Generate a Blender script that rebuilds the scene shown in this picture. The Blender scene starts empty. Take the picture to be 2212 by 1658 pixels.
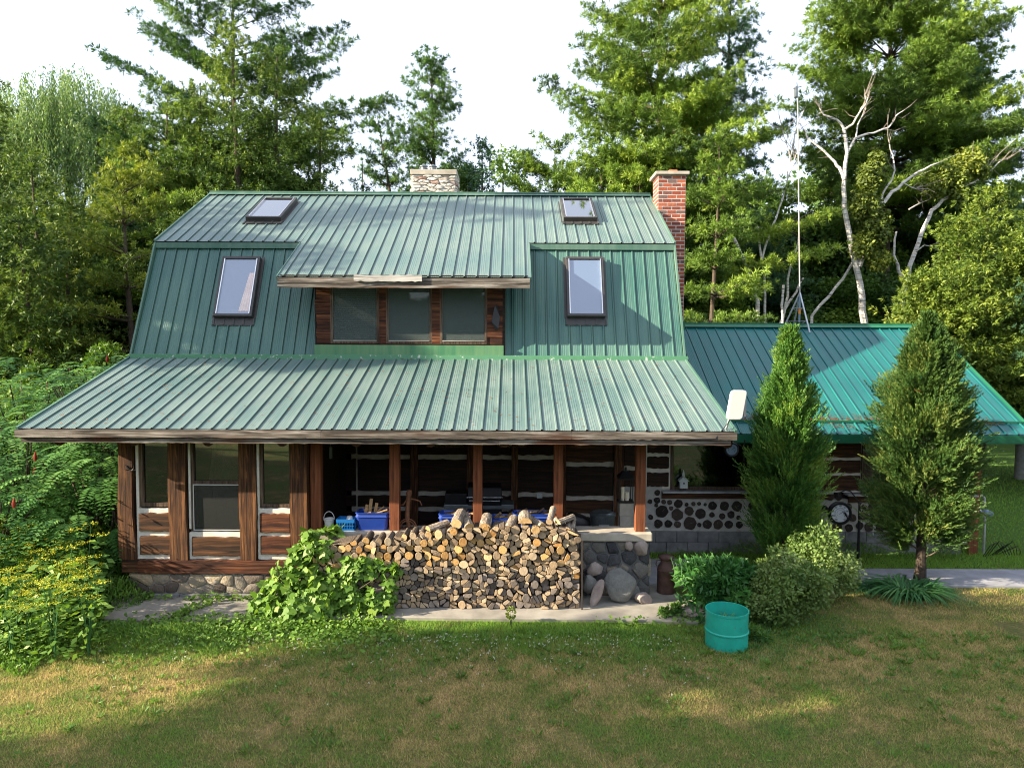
import bpy, math, random
import numpy as np
from mathutils import Vector, Matrix
R_ = math.radians
random.seed(7)
sc = bpy.context.scene
col = sc.collection

# ---------------------------------------------------------------- camera
F_, CX_, CY_, PITCH, ROLL = 1530., 1105.5, 829., R_(3.0), R_(.25)
CAM = (0., -10.74, 4.1)
cd = bpy.data.cameras.new('camera'); cam = bpy.data.objects.new('camera', cd); col.objects.link(cam)
cd.sensor_width = 36.; cd.lens = 36. * F_ / 2211.; cd.clip_end = 2000.; cd.clip_start = .1
cam.matrix_world = Matrix.Translation(CAM) @ Matrix.Rotation(math.pi/2 - PITCH, 4, 'X') @ Matrix.Rotation(ROLL, 4, 'Z')
sc.camera = cam

def ray(px, py):
    u, v = px - CX_, py - CY_
    c, s = math.cos(ROLL), math.sin(ROLL)
    u, v = u*c + v*s, -u*s + v*c
    return Vector((u, math.cos(PITCH)*F_ - math.sin(PITCH)*v, -math.sin(PITCH)*F_ - math.cos(PITCH)*v))
def P(px, py, Y):
    d = ray(px, py); return Vector(CAM) + d*((Y - CAM[1])/d.y)
def G(px, py, z=0.):
    d = ray(px, py); return Vector(CAM) + d*((z - CAM[2])/d.z)

# ---------------------------------------------------------------- world, sun
SUNV = Vector((2.87, .72, -1.13))
el = math.atan2(-SUNV.z, math.hypot(SUNV.x, SUNV.y))
w = bpy.data.worlds.new('World'); sc.world = w; w.use_nodes = True
nt = w.node_tree; nt.nodes.clear()
sky = nt.nodes.new('ShaderNodeTexSky'); sky.sky_type = 'NISHITA'; sky.sun_disc = False
sky.sun_elevation = el; sky.sun_rotation = math.atan2(-SUNV.x, -SUNV.y) % (2*math.pi)
sky.air_density = 1.0; sky.dust_density = 1.0; sky.ozone_density = 1.5
bg = nt.nodes.new('ShaderNodeBackground'); bg.inputs[1].default_value = .088
wo = nt.nodes.new('ShaderNodeOutputWorld')
hz = nt.nodes.new('ShaderNodeMix'); hz.data_type = 'RGBA'; hz.inputs[0].default_value = .60    # thin bright summer haze over the whole sky
hz.inputs[7].default_value = (5.4, 5.7, 6.6, 1); nt.links.new(sky.outputs[0], hz.inputs[6]); nt.links.new(hz.outputs[2], bg.inputs[0]); nt.links.new(bg.outputs[0], wo.inputs[0])
sl = bpy.data.lights.new('sun', 'SUN'); sl.energy = 5.0; sl.angle = R_(.55); sl.color = (1., .86, .64)
so = bpy.data.objects.new('sun', sl); col.objects.link(so)
so.rotation_euler = SUNV.to_track_quat('-Z', 'Y').to_euler(); so.location = (-20, -8, 15)
sc.view_settings.view_transform = 'Standard'; sc.view_settings.look = 'None'
sc.view_settings.exposure = 1.82; sc.view_settings.gamma = 1.
sc.cycles.pixel_filter_type = 'BLACKMAN_HARRIS'; sc.cycles.filter_width = 1.05
sc.cycles.max_bounces = 7; sc.cycles.transparent_max_bounces = 12

# ---------------------------------------------------------------- materials
MATS = {}
class NT:
    def __init__(s, name):
        s.m = bpy.data.materials.new(name); s.m.use_nodes = True
        s.t = s.m.node_tree; s.t.nodes.clear(); s.out = s.n('ShaderNodeOutputMaterial')
    def n(s, t, **k):
        x = s.t.nodes.new(t)
        for a, b in k.items(): setattr(x, a, b)
        return x
    def l(s, a, b): s.t.links.new(a, b)
    def put(s, sock, v):
        if v is None: return
        if hasattr(v, 'is_output') or isinstance(v, bpy.types.NodeSocket): s.l(v, sock)
        else:
            if isinstance(v, (tuple, list)) and len(v) == 3 and sock.type == 'RGBA': v = (*v, 1)
            sock.default_value = v
    def coord(s, kind='Object', scale=(1, 1, 1)):
        if kind == 'Position': o = s.n('ShaderNodeNewGeometry').outputs['Position']
        else: o = s.n('ShaderNodeTexCoord').outputs[kind]
        mp = s.n('ShaderNodeMapping'); mp.inputs['Scale'].default_value = scale; s.l(o, mp.inputs[0]); return mp.outputs[0]
    def noise(s, vec, scale, detail=4, rough=.55, dist=0.):
        x = s.n('ShaderNodeTexNoise'); x.inputs['Scale'].default_value = scale; x.inputs['Detail'].default_value = detail
        x.inputs['Roughness'].default_value = rough; x.inputs['Distortion'].default_value = dist
        s.l(vec, x.inputs['Vector']); return x.outputs['Fac']
    def ramp(s, fac, stops):
        x = s.n('ShaderNodeValToRGB'); e = x.color_ramp.elements
        while len(e) < len(stops): e.new(.5)
        for i, (p, c) in enumerate(stops):
            e[i].position = p; e[i].color = (*(c if isinstance(c, (tuple, list)) else (c, c, c)), 1)
        s.l(fac, x.inputs[0]); return x.outputs[0]
    def mix(s, fac, a, b, mode='MIX'):
        x = s.n('ShaderNodeMix', data_type='RGBA', blend_type=mode)
        s.put(x.inputs[0], fac); s.put(x.inputs[6], a); s.put(x.inputs[7], b); return x.outputs[2]
    def math(s, op, a, b=None, clamp=False):
        x = s.n('ShaderNodeMath', operation=op, use_clamp=clamp); s.put(x.inputs[0], a)
        if b is not None: s.put(x.inputs[1], b)
        return x.outputs[0]
    def attr(s, name): return s.n('ShaderNodeAttribute', attribute_name=name).outputs['Fac']
    def bump(s, h, strength=.5, dist=.01):
        x = s.n('ShaderNodeBump'); x.inputs['Strength'].default_value = strength; x.inputs['Distance'].default_value = dist
        s.l(h, x.inputs['Height']); return x.outputs[0]
    def pbr(s, c, rough=.6, metal=0., normal=None, spec=.5, ior=None):
        b = s.n('ShaderNodeBsdfPrincipled'); s.put(b.inputs['Base Color'], c); s.put(b.inputs['Roughness'], rough)
        s.put(b.inputs['Metallic'], metal); b.inputs['Specular IOR Level'].default_value = spec
        if ior: b.inputs['IOR'].default_value = ior
        if normal is not None: s.l(normal, b.inputs['Normal'])
        s.l(b.outputs[0], s.out.inputs[0]); return b
def plain(name, c, rough=.6, metal=0., var=.25, scale=6., spec=.5, bump=.15):
    m = NT(name); v = m.coord(); n = m.noise(v, scale, 5)
    dk = tuple(x*(1-var) for x in c); lt = tuple(min(1, x*(1+var)) for x in c)
    m.pbr(m.ramp(n, [(.3, dk), (.7, lt)]), rough, metal, m.bump(m.noise(v, scale*8, 3), bump, .004), spec)
    MATS[name] = m.m; return m.m
def wood(name, c1, c2, c3=None, axis=0, scale=1., rough=.75, bump=.5, stain=None):
    m = NT(name); s = [26., 26., 26.]; s[axis] = 1.3
    v = m.coord('Object', tuple(x*scale for x in s))
    g = m.noise(v, 1., 7, .62, .6); v2 = m.coord('Object', (1.2, 1.2, 1.2)); b = m.noise(v2, 1.3, 4)
    c = m.ramp(g, [(.36, c1), (.5, c2), (.66, c3 or c2)])
    c = m.mix(m.ramp(b, [(.35, 0.), (.7, .55)]), c, c1)
    if stain:
        v3 = m.coord('Object', (.55, .55, 3.)) ; b3 = m.noise(v3, 1.1, 3)
        c = m.mix(m.ramp(b3, [(.54, 0.), (.66, .8)]), c, stain)
    c = m.mix(m.attr('tint'), c, m.mix(1., c, (.45, .4, .38), 'MULTIPLY'))
    m.pbr(c, rough, 0, m.bump(g, bump, .012), .3); MATS[name] = m.m; return m.m
def foliage(name, dark, mid, light, trans=.3, rough=.55, vs=.35):
    m = NT(name); t = m.attr('tint'); v = m.coord('Position'); n = m.noise(v, vs, 3)
    f = m.math('ADD', m.math('MULTIPLY', t, .75), m.math('MULTIPLY', m.math('SUBTRACT', n, .5), .8), True)
    c = m.ramp(f, [(.0, dark), (.45, mid), (1., light)])
    b = m.n('ShaderNodeBsdfPrincipled'); m.l(c, b.inputs['Base Color']); b.inputs['Roughness'].default_value = rough
    b.inputs['Specular IOR Level'].default_value = .3
    tr = m.n('ShaderNodeBsdfTranslucent'); m.l(m.mix(1., c, (1., 1., .45), 'MULTIPLY'), tr.inputs[0])
    mx = m.n('ShaderNodeMixShader'); mx.inputs[0].default_value = trans
    m.l(b.outputs[0], mx.inputs[1]); m.l(tr.outputs[0], mx.inputs[2]); m.l(mx.outputs[0], m.out.inputs[0])
    MATS[name] = m.m; return m.m
def tinted(name, stops, rough=.8, bump=.6, scale=20., nmix=.4, spec=.3):
    m = NT(name); v = m.coord('Position'); n = m.noise(v, scale, 6, .6)
    f = m.math('ADD', m.math('MULTIPLY', m.attr('tint'), 1.-nmix*.5), m.math('MULTIPLY', m.math('SUBTRACT', n, .35), nmix), True)
    m.pbr(m.ramp(f, stops), rough, 0, m.bump(n, bump, .02), spec); MATS[name] = m.m; return m.m
def metal_roof(name, ca, cb, streak=.5, rough=.42):
    m = NT(name); v = m.coord('Position', (9, .6, .6)); a = m.noise(v, 1., 5); v2 = m.coord('Position'); b = m.noise(v2, .8, 4)
    f = m.math('ADD', m.math('MULTIPLY', a, streak), m.math('MULTIPLY', b, 1.-streak))
    c = m.ramp(f, [(.38, ca), (.60, cb)])
    sp = m.noise(v2, 26., 2); c = m.mix(m.ramp(sp, [(.74, 0.), (.78, .35)]), c, (.05, .06, .05))
    m.pbr(c, m.ramp(b, [(.3, rough-.08), (.7, rough+.12)]), 0, m.bump(m.noise(v2, 3., 2), .06, .02), .45); MATS[name] = m.m; return m.m

metal_roof('roof_faded', (.092, .157, .146), (.150, .208, .188))
metal_roof('roof_faded_grime', (.03, .075, .065), (.08, .125, .105))  # darker roof colours for the narrow strip right of each rib
metal_roof('roof_wall_grime', (.012, .05, .04), (.035, .09, .065))  # darker roof_wall colours for the strip right of each rib
metal_roof('roof_annex_grime', (.004, .06, .06), (.006, .085, .08))  # darker roof_annex colours for the strip right of each rib
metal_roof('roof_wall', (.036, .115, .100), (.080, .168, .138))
metal_roof('roof_annex', (.006, .098, .100), (.010, .135, .128), .4, .36)
metal_roof('trim_green', (.055, .135, .10), (.105, .19, .145))
metal_roof('apron_green', (.06, .19, .10), (.14, .27, .13))
metal_roof('trim_annex', (.010, .11, .055), (.016, .14, .07))
m_ = NT('trim_flaking'); v_ = m_.coord('Position'); n_ = m_.noise(v_, 9., 6, .7)
m_.pbr(m_.mix(m_.ramp(n_, [(.60, 0.), (.64, 1.)]), (.09, .25, .14), (.5, .55, .5)), .5); MATS['trim_flaking'] = m_.m
wood('grey_board', (.03, .024, .02), (.17, .145, .12), (.50, .46, .41), 0, .8, .85, .8, (.10, .035, .014))
wood('pale_board', (.22, .20, .18), (.50, .47, .43), (.62, .6, .56), 0, 1., .85, .8)
wood('log_brown', (.014, .008, .005), (.075, .030, .012), (.21, .09, .032), 0)
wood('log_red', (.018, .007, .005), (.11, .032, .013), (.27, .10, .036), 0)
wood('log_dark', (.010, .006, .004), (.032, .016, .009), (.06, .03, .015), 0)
wood('post_brown', (.014, .008, .005), (.10, .038, .014), (.30, .13, .045), 2)
wood('post_cedar', (.09, .026, .010), (.21, .066, .026), (.28, .10, .04), 2, .8, .7, .4)
wood('frame_wood', (.03, .018, .012), (.10, .062, .04), (.19, .14, .1), 2, 1.4)
wood('soffit', (.02, .012, .008), (.05, .03, .02), (.08, .05, .03), 0)
plain('chink', (.70, .66, .57), .9, 0, .14, 9., .2, .5)
plain('chink_shaded', (.50, .46, .39), .9, 0, .2, 7., .2, .5)  # darker copy of chink: the porch shade is put into the back wall's colour
plain('concrete', (.40, .36, .30), .9, 0, .22, 5., .2, .5)
plain('concrete_dark', (.19, .19, .19), .92, 0, .3, 5., .2, .5)
plain('slab', (.27, .25, .215), .92, 0, .25, 3., .2, .5)
plain('walk', (.28, .28, .30), .92, 0, .18, 4., .2, .5)
plain('mortar', (.34, .31, .27), .95, 0, .25, 9., .1, .6)
plain('mortar_light', (.44, .42, .38), .95, 0, .18, 9., .1, .6)
plain('mortar_grey', (.15, .15, .145), .95, 0, .2, 9., .1, .6)
plain('brick_mortar', (.58, .52, .46), .95, 0, .2, 12., .1, .5)
plain('black_metal', (.014, .014, .016), .45, .3, .2, 5.)
plain('dark_flash', (.045, .042, .040), .5, 0, .25, 7.)
plain('galvanised', (.22, .25, .26), .4, .7, .25, 7.)
plain('chrome', (.7, .7, .7), .2, .9, .1)
plain('white_plastic', (.60, .60, .58), .4, 0, .04, 3.)
plain('blue_bin', (.012, .045, .27), .38, 0, .15, 5.)
plain('blue_basket', (.01, .14, .42), .4, 0, .1, 5.)
m_ = NT('teal_drum'); v_ = m_.coord(); n_ = m_.noise(v_, 5., 6, .65); g_ = m_.noise(v_, 17., 5, .7)
m_.pbr(m_.mix(m_.ramp(g_, [(.60, 0.), (.68, .8)]), m_.ramp(n_, [(.3, (.010, .33, .245)), (.7, (.018, .44, .32))]), (.10, .20, .16)), .45, 0, m_.bump(n_, .15, .02)); MATS['teal_drum'] = m_.m
plain('drum_inside', (.012, .33, .25), .6, 0, .2, 6.)
plain('rusty_can', (.085, .045, .035), .7, .3, .45, 8.)
plain('rusty_iron', (.16, .07, .035), .75, .3, .4, 14.)
plain('clay', (.50, .16, .06), .8, 0, .15, 9.)
plain('candle', (.75, .68, .5), .6)
plain('steel_pipe', (.45, .47, .50), .42, .5, .2, 6.)
plain('pole_white', (.42, .40, .38), .5, .2, .15, 5.)
plain('pole_blue', (.16, .24, .30), .5, .2, .2, 5.)
plain('orange_tape', (.7, .25, .05), .6)
plain('black_bag', (.012, .012, .014), .35, 0, .2, 5.)
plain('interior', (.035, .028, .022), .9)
plain('blind', (.40, .42, .38), .8)
plain('curtain', (.50, .40, .28), .9, 0, .2, 4.)
plain('curtain_white', (.75, .62, .6), .9, 0, .1, 4.)
plain('soil', (.10, .07, .045), .95, 0, .35, 6., .1, 1.)
plain('dial', (.72, .76, .80), .5, 0, .04)
plain('ceramic', (.55, .60, .58), .6, 0, .12)
plain('post_grey', (.30, .29, .27), .85, 0, .2, 8.)
tinted('stone', [(0., (.045, .035, .03)), (.3, (.13, .10, .08)), (.55, (.22, .195, .16)), (.8, (.38, .29, .18)), (1., (.6, .56, .5))], .85, 1.)
tinted('stone_dark', [(0., (.03, .03, .035)), (.4, (.08, .08, .082)), (.75, (.15, .14, .12)), (1., (.36, .26, .16))], .85, 1.)
tinted('stone_white', [(0., (.28, .10, .07)), (.15, (.42, .36, .31)), (.5, (.60, .56, .5)), (1., (.78, .75, .69))], .8, .5, 14.)
tinted('brick', [(0., (.16, .12, .11)), (.25, (.20, .05, .035)), (.6, (.34, .085, .045)), (1., (.48, .15, .07))], .85, .4, 30., .3)
tinted('rock_grey', [(0., (.09, .09, .085)), (.5, (.19, .19, .175)), (1., (.36, .34, .31))], .9, 1., 12., .9)
tinted('rock_pink', [(0., (.15, .11, .10)), (.5, (.33, .27, .24)), (1., (.55, .5, .46))], .9, 1., 9., .9)
tinted('cord_end', [(0., (.02, .016, .014)), (.5, (.045, .034, .028)), (1., (.09, .066, .05))], .9, .6, 25., .5)
tinted('bark', [(0., (.035, .027, .02)), (.5, (.13, .10, .075)), (1., (.30, .25, .2))], .95, 1.3, 35., .8)
tinted('bark_pale', [(0., (.09, .07, .055)), (.5, (.28, .23, .18)), (1., (.52, .46, .38))], .95, 1.3, 35., .9)
tinted('trunk', [(0., (.035, .026, .02)), (.5, (.09, .068, .052)), (1., (.17, .135, .11))], .95, 1., 12., .8)
tinted('deadwood', [(0., (.16, .13, .11)), (1., (.36, .32, .28))], .95, .5, 9., .6)
tinted('bin_wood', [(0., (.06, .04, .03)), (.5, (.22, .15, .09)), (1., (.55, .36, .16))], .9, .6, 20.)
plain('stake', (.03, .02, .015), .8)
# birch bark
m_ = NT('birch'); v_ = m_.coord('Position', (3, 3, 22)); n_ = m_.noise(v_, 1., 4)
m_.pbr(m_.ramp(n_, [(.34, (.07, .06, .055)), (.42, (.50, .46, .42)), (.6, (.72, .68, .63))]), .8, 0, m_.bump(n_, .3, .01)); MATS['birch'] = m_.m
# cut faces: rings round the log's own axis (local Y)
def cut_face(name, stops, ringc):
    m = NT(name); tc = m.n('ShaderNodeTexCoord').outputs['Object']
    wv = m.n('ShaderNodeTexWave', wave_type='RINGS', rings_direction='Y'); wv.inputs['Scale'].default_value = 34.
    wv.inputs['Distortion'].default_value = 2.5; wv.inputs['Detail'].default_value = 3; m.l(tc, wv.inputs['Vector'])
    v = m.coord('Position'); n = m.noise(v, 22., 5)
    f = m.math('ADD', m.math('MULTIPLY', m.attr('tint'), .8), m.math('MULTIPLY', m.math('SUBTRACT', n, .4), .7), True)
    c = m.ramp(f, stops); c = m.mix(m.math('MULTIPLY', wv.outputs['Fac'], .32), c, ringc)
    m.pbr(c, .85, 0, m.bump(n, .7, .008), .2); MATS[name] = m.m
cut_face('cut_fresh', [(0., (.30, .15, .045)), (.45, (.58, .36, .14)), (1., (.74, .55, .32))], (.30, .13, .04))
cut_face('cut_pale', [(0., (.20, .145, .10)), (.5, (.46, .34, .21)), (1., (.62, .49, .34))], (.2, .12, .06))
cut_face('cut_grey', [(0., (.085, .07, .06)), (.5, (.22, .185, .16)), (1., (.38, .32, .27))], (.07, .05, .04))
# glass
def glass(name, tint, refl, rough=.02, under=None):
    m = NT(name); g = m.n('ShaderNodeBsdfGlossy'); g.inputs['Roughness'].default_value = rough; g.inputs[0].default_value = (.95, .97, 1, 1)
    if under:
        t = m.n('ShaderNodeBsdfDiffuse'); t.inputs[0].default_value = (*under, 1)
    else:
        t = m.n('ShaderNodeBsdfTransparent'); t.inputs[0].default_value = (*tint, 1)
    fr = m.n('ShaderNodeFresnel'); fr.inputs[0].default_value = 1.5
    f = m.math('ADD', fr.outputs[0], refl, True)
    mx = m.n('ShaderNodeMixShader'); m.l(f, mx.inputs[0]); m.l(t.outputs[0], mx.inputs[1]); m.l(g.outputs[0], mx.inputs[2])
    m.l(mx.outputs[0], m.out.inputs[0]); MATS[name] = m.m
m_ = NT('mesh_screen'); a_ = m_.n('ShaderNodeBsdfTransparent'); b_ = m_.n('ShaderNodeBsdfDiffuse'); b_.inputs[0].default_value = (.13, .16, .155, 1)
mx_ = m_.n('ShaderNodeMixShader'); mx_.inputs[0].default_value = .36; m_.l(a_.outputs[0], mx_.inputs[1]); m_.l(b_.outputs[0], mx_.inputs[2]); m_.l(mx_.outputs[0], m_.out.inputs[0]); MATS['mesh_screen'] = m_.m
glass('glass', (.5, .55, .55), .13)
glass('screen', (.35, .37, .38), .02, .5)
glass('sky_glass', (.5, .55, .6), .30, .03)
glass('sky_glass_hazy', (.5, .55, .6), .16, .22, (.10, .15, .24))
# foliage kinds
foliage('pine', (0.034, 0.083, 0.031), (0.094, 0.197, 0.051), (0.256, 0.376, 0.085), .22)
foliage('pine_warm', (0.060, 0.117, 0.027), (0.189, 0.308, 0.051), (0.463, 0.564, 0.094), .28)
foliage('pine_sunlit', (.08, .13, .02), (.21, .28, .04), (.42, .46, .08), .28)  # pine needles with the sunlight's yellow put into their colour
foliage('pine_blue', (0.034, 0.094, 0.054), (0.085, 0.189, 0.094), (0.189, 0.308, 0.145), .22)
foliage('cedar', (0.048, 0.099, 0.020), (0.145, 0.231, 0.048), (0.342, 0.411, 0.085), .25)
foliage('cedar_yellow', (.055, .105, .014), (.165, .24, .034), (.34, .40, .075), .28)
foliage('juniper', (0.036, 0.109, 0.020), (0.109, 0.239, 0.041), (0.290, 0.392, 0.065), .25, .5, 1.5)
foliage('juniper_dull', (0.032, 0.080, 0.019), (0.090, 0.167, 0.036), (0.246, 0.261, 0.065), .25, .5, 1.5)
foliage('leaf_forest', (0.030, 0.076, 0.021), (0.083, 0.164, 0.035), (0.197, 0.326, 0.061), .3)
foliage('leaf_mid', (0.043, 0.102, 0.017), (0.116, 0.217, 0.032), (0.290, 0.406, 0.058), .35)
foliage('willow', (0.087, 0.160, 0.051), (0.203, 0.319, 0.109), (0.392, 0.522, 0.203), .35)
foliage('sumac', (0.043, 0.138, 0.032), (0.123, 0.290, 0.061), (0.319, 0.493, 0.123), .35, .5, 1.)
foliage('weeds', (0.051, 0.131, 0.022), (0.145, 0.275, 0.043), (0.348, 0.478, 0.072), .35, .5, 1.)
foliage('yellow_flower', (.34, .36, .02), (.50, .50, .03), (.66, .63, .06), .3, .6, 2.)
foliage('vine', (.065, .15, .018), (.15, .28, .038), (.30, .39, .07), .35, .5, 2.)
foliage('peony', (0.022, 0.094, 0.022), (0.058, 0.181, 0.036), (0.131, 0.290, 0.065), .25, .4, 2.)
foliage('variegated', (0.070, 0.139, 0.029), (0.186, 0.278, 0.070), (0.464, 0.522, 0.255), .3, .5, 2.)
foliage('lily', (0.029, 0.109, 0.036), (0.080, 0.217, 0.072), (0.203, 0.377, 0.131), .3, .4, 2.)
foliage('birch_leaf', (0.072, 0.109, 0.022), (0.189, 0.246, 0.041), (0.392, 0.420, 0.080), .35)
foliage('red_cone', (.18, .02, .015), (.28, .03, .02), (.35, .06, .03), .1)
foliage('dead_needles', (.10, .035, .012), (.22, .085, .025), (.35, .17, .05), .1)
foliage('clover', (.5, .5, .45), (.7, .7, .6), (.8, .8, .75), .2)
# lawn: dry and green patches keyed to the place they grow
def lawn(name, blades):
    m = NT(name); geo = m.n('ShaderNodeNewGeometry').outputs['Position']; v = m.coord('Position')
    sp = m.n('ShaderNodeSeparateXYZ'); m.l(geo, sp.inputs[0]); y = sp.outputs[1]; x = sp.outputs[0]
    n1 = m.noise(v, .75, 5, .6); n2 = m.noise(v, 3.2, 5, .62); n3 = m.noise(v, 24., 4, .7)
    g = m.math('MULTIPLY', m.math('ADD', y, 1.95), .75)                      # greener towards the house
    g = m.math('MINIMUM', g, 1.)
    rt = m.math('MULTIPLY', m.math('SUBTRACT', x, 2.2), .22, True)
    g = m.math('SUBTRACT', g, m.math('MULTIPLY', rt, 1.2))
    far = m.math('MULTIPLY', m.math('SUBTRACT', y, 1.6), 1.2, True)          # lush behind the walk
    g = m.math('MAXIMUM', g, m.math('MULTIPLY', far, 1.4))
    near = m.math('MULTIPLY', m.math('SUBTRACT', -2.6, y), .5, True)
    g = m.math('ADD', g, m.math('MULTIPLY', near, .30))
    g = m.math('ADD', g, m.math('ADD', m.math('MULTIPLY', m.math('SUBTRACT', n1, .5), 2.3), m.math('MULTIPLY', m.math('SUBTRACT', n2, .5), 2.4)))
    g = m.math('ADD', m.math('MULTIPLY', g, .46), .49, True)
    if blades:
        t = m.attr('tint'); g = m.math('ADD', g, m.math('MULTIPLY', m.math('SUBTRACT', t, .5), .55), True)
        c = m.ramp(g, [(0., (.78, .57, .27)), (.28, (.62, .49, .20)), (.5, (.40, .38, .11)), (.75, (.20, .32, .055)), (1., (.27, .46, .065))])
        c = m.mix(m.ramp(n2, [(.66, 0.), (.72, .55)]), c, (.20, .15, .10))
        c = m.mix(m.math('MULTIPLY', t, .35), c, m.mix(1., c, (.45, .5, .4), 'MULTIPLY'))
        b = m.pbr(c, .6, 0, None, .2)
        tr = m.n('ShaderNodeBsdfTranslucent'); m.l(c, tr.inputs[0]); mx = m.n('ShaderNodeMixShader'); mx.inputs[0].default_value = .3
        m.l(b.outputs[0], mx.inputs[1]); m.l(tr.outputs[0], mx.inputs[2]); m.l(mx.outputs[0], m.out.inputs[0])
    else:
        c = m.ramp(g, [(0., (.38, .26, .12)), (.35, (.30, .225, .095)), (.6, (.15, .16, .048)), (1., (.09, .18, .03))])
        c = m.mix(m.ramp(n2, [(.66, 0.), (.70, .9)]), c, (.15, .115, .085))
        c = m.mix(m.ramp(n3, [(.35, 1.), (.65, 0.)]), c, m.mix(1., c, (.45, .42, .36), 'MULTIPLY'))
        m.pbr(c, .9, 0, m.bump(n3, 1., .03), .15)
    MATS[name] = m.m
lawn('lawn_ground', False); lawn('lawn_blades', True)

# ---------------------------------------------------------------- object helpers
def tag(o, label=None, cat=None, group=None, kind=None):
    for k, v in (('label', label), ('category', cat), ('group', group), ('kind', kind)):
        if v: o[k] = v
    return o
def empty(name, loc, label=None, cat=None, group=None, rz=0.):
    o = bpy.data.objects.new(name, None); col.objects.link(o); o.location = loc; o.rotation_euler.z = rz
    o.empty_display_size = .2; o['_o'] = 1; del o['_o']; return tag(o, label, cat, group)
class MB:
    def __init__(s, org=(0, 0, 0)): s.v = []; s.f = []; s.mi = []; s.t = []; s.org = Vector(org)
    def add(s, vs, fs, mi=0, t=None):
        n = len(s.v); s.v += [tuple(x) for x in vs]
        if t is None: t = random.random()
        for f in fs: s.f.append(tuple(n+i for i in f)); s.mi.append(mi); s.t.append(t)
        return s
    def box(s, x0, x1, y0, y1, z0, z1, mi=0, t=None):
        v = [(x, y, z) for z in (z0, z1) for y in (y0, y1) for x in (x0, x1)]
        return s.add(v, [(0, 2, 3, 1), (4, 5, 7, 6), (0, 1, 5, 4), (2, 6, 7, 3), (0, 4, 6, 2), (1, 3, 7, 5)], mi, t)
    def bar(s, a, b, wd, ht, up=(0, 0, 1), mi=0, t=None):
        a, b = Vector(a), Vector(b); d = (b-a).normalized(); r = d.cross(Vector(up))
        if r.length < 1e-4: r = Vector((1, 0, 0))
        r.normalize(); u = r.cross(d)
        v = [p + r*sx*wd/2 + u*sz*ht/2 for p in (a, b) for sz in (-1, 1) for sx in (-1, 1)]
        return s.add(v, [(0, 1, 3, 2), (4, 6, 7, 5), (0, 4, 5, 1), (2, 3, 7, 6), (0, 2, 6, 4), (1, 5, 7, 3)], mi, t)
    def tube(s, pts, rad, n=8, mi=0, t=None, cap=True, squash=None):
        pts = [Vector(p) for p in pts]; 
        if not isinstance(rad, (list, tuple)): rad = [rad]*len(pts)
        vs = []; ref = None
        for i, p in enumerate(pts):
            d = (pts[min(i+1, len(pts)-1)] - pts[max(i-1, 0)]).normalized()
            if ref is None: ref = Vector((0, 0, 1)) if abs(d.z) < .9 else Vector((1, 0, 0))
            r = d.cross(ref).normalized(); u = r.cross(d).normalized(); ref = u
            for k in range(n):
                a = 2*math.pi*k/n; vs.append(p + (r*math.cos(a) + u*math.sin(a))*rad[i])
        fs = [(i*n+k, i*n+(k+1) % n, (i+1)*n+(k+1) % n, (i+1)*n+k) for i in range(len(pts)-1) for k in range(n)]
        if cap: fs += [tuple(range(n))[::-1], tuple((len(pts)-1)*n+k for k in range(n))]
        return s.add(vs, fs, mi, t)
    def lathe(s, prof, c=(0, 0, 0), n=28, mi=0, t=None, sx=1., sy=1., ph=0.):
        vs = [(c[0]+r*sx*math.cos(2*math.pi*k/n+ph), c[1]+r*sy*math.sin(2*math.pi*k/n+ph), c[2]+z) for r, z in prof for k in range(n)]
        fs = [(i*n+k, i*n+(k+1) % n, (i+1)*n+(k+1) % n, (i+1)*n+k) for i in range(len(prof)-1) for k in range(n)]
        return s.add(vs, fs, mi, t)
    def prism(s, poly, axis, a0, a1, mi=0, t=None):
        """poly: 2-D points in the plane across axis, extruded a0..a1"""
        def mk(p, a): return (a, p[0], p[1]) if axis == 'x' else ((p[0], a, p[1]) if axis == 'y' else (p[0], p[1], a))
        n = len(poly); vs = [mk(p, a0) for p in poly] + [mk(p, a1) for p in poly]
        return s.add(vs, [tuple(range(n))[::-1], tuple(range(n, 2*n))] + [(i, (i+1) % n, n+(i+1) % n, n+i) for i in range(n)], mi, t)
    def build(s, name, mats, parent=None, smooth=False, bevel=0., label=None):
        me = bpy.data.meshes.new(name); o_ = s.org
        me.from_pydata([(v[0]-o_.x, v[1]-o_.y, v[2]-o_.z) for v in s.v], [], s.f)
        if not isinstance(mats, (list, tuple)): mats = [mats]
        for m in mats: me.materials.append(MATS[m])
        me.polygons.foreach_set('material_index', s.mi)
        a = me.attributes.new('tint', 'FLOAT', 'FACE'); a.data.foreach_set('value', s.t)
        if smooth:
            me.polygons.foreach_set('use_smooth', [True]*len(s.f)); me.set_sharp_from_angle(angle=R_(38))
        me.update(); o = bpy.data.objects.new(name, me); col.objects.link(o)
        if parent is not None:
            o.parent = parent; q = parent; pl = Vector((0, 0, 0))
            while q is not None: pl += Vector(q.location); q = q.parent
            o.location = Vector(s.org) - pl
        else: o.location = s.org
        if bevel:
            b = o.modifiers.new('bevel', 'BEVEL'); b.width = bevel; b.segments = 2; b.limit_method = 'ANGLE'
        if label: o['label'] = label
        return o

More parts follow.
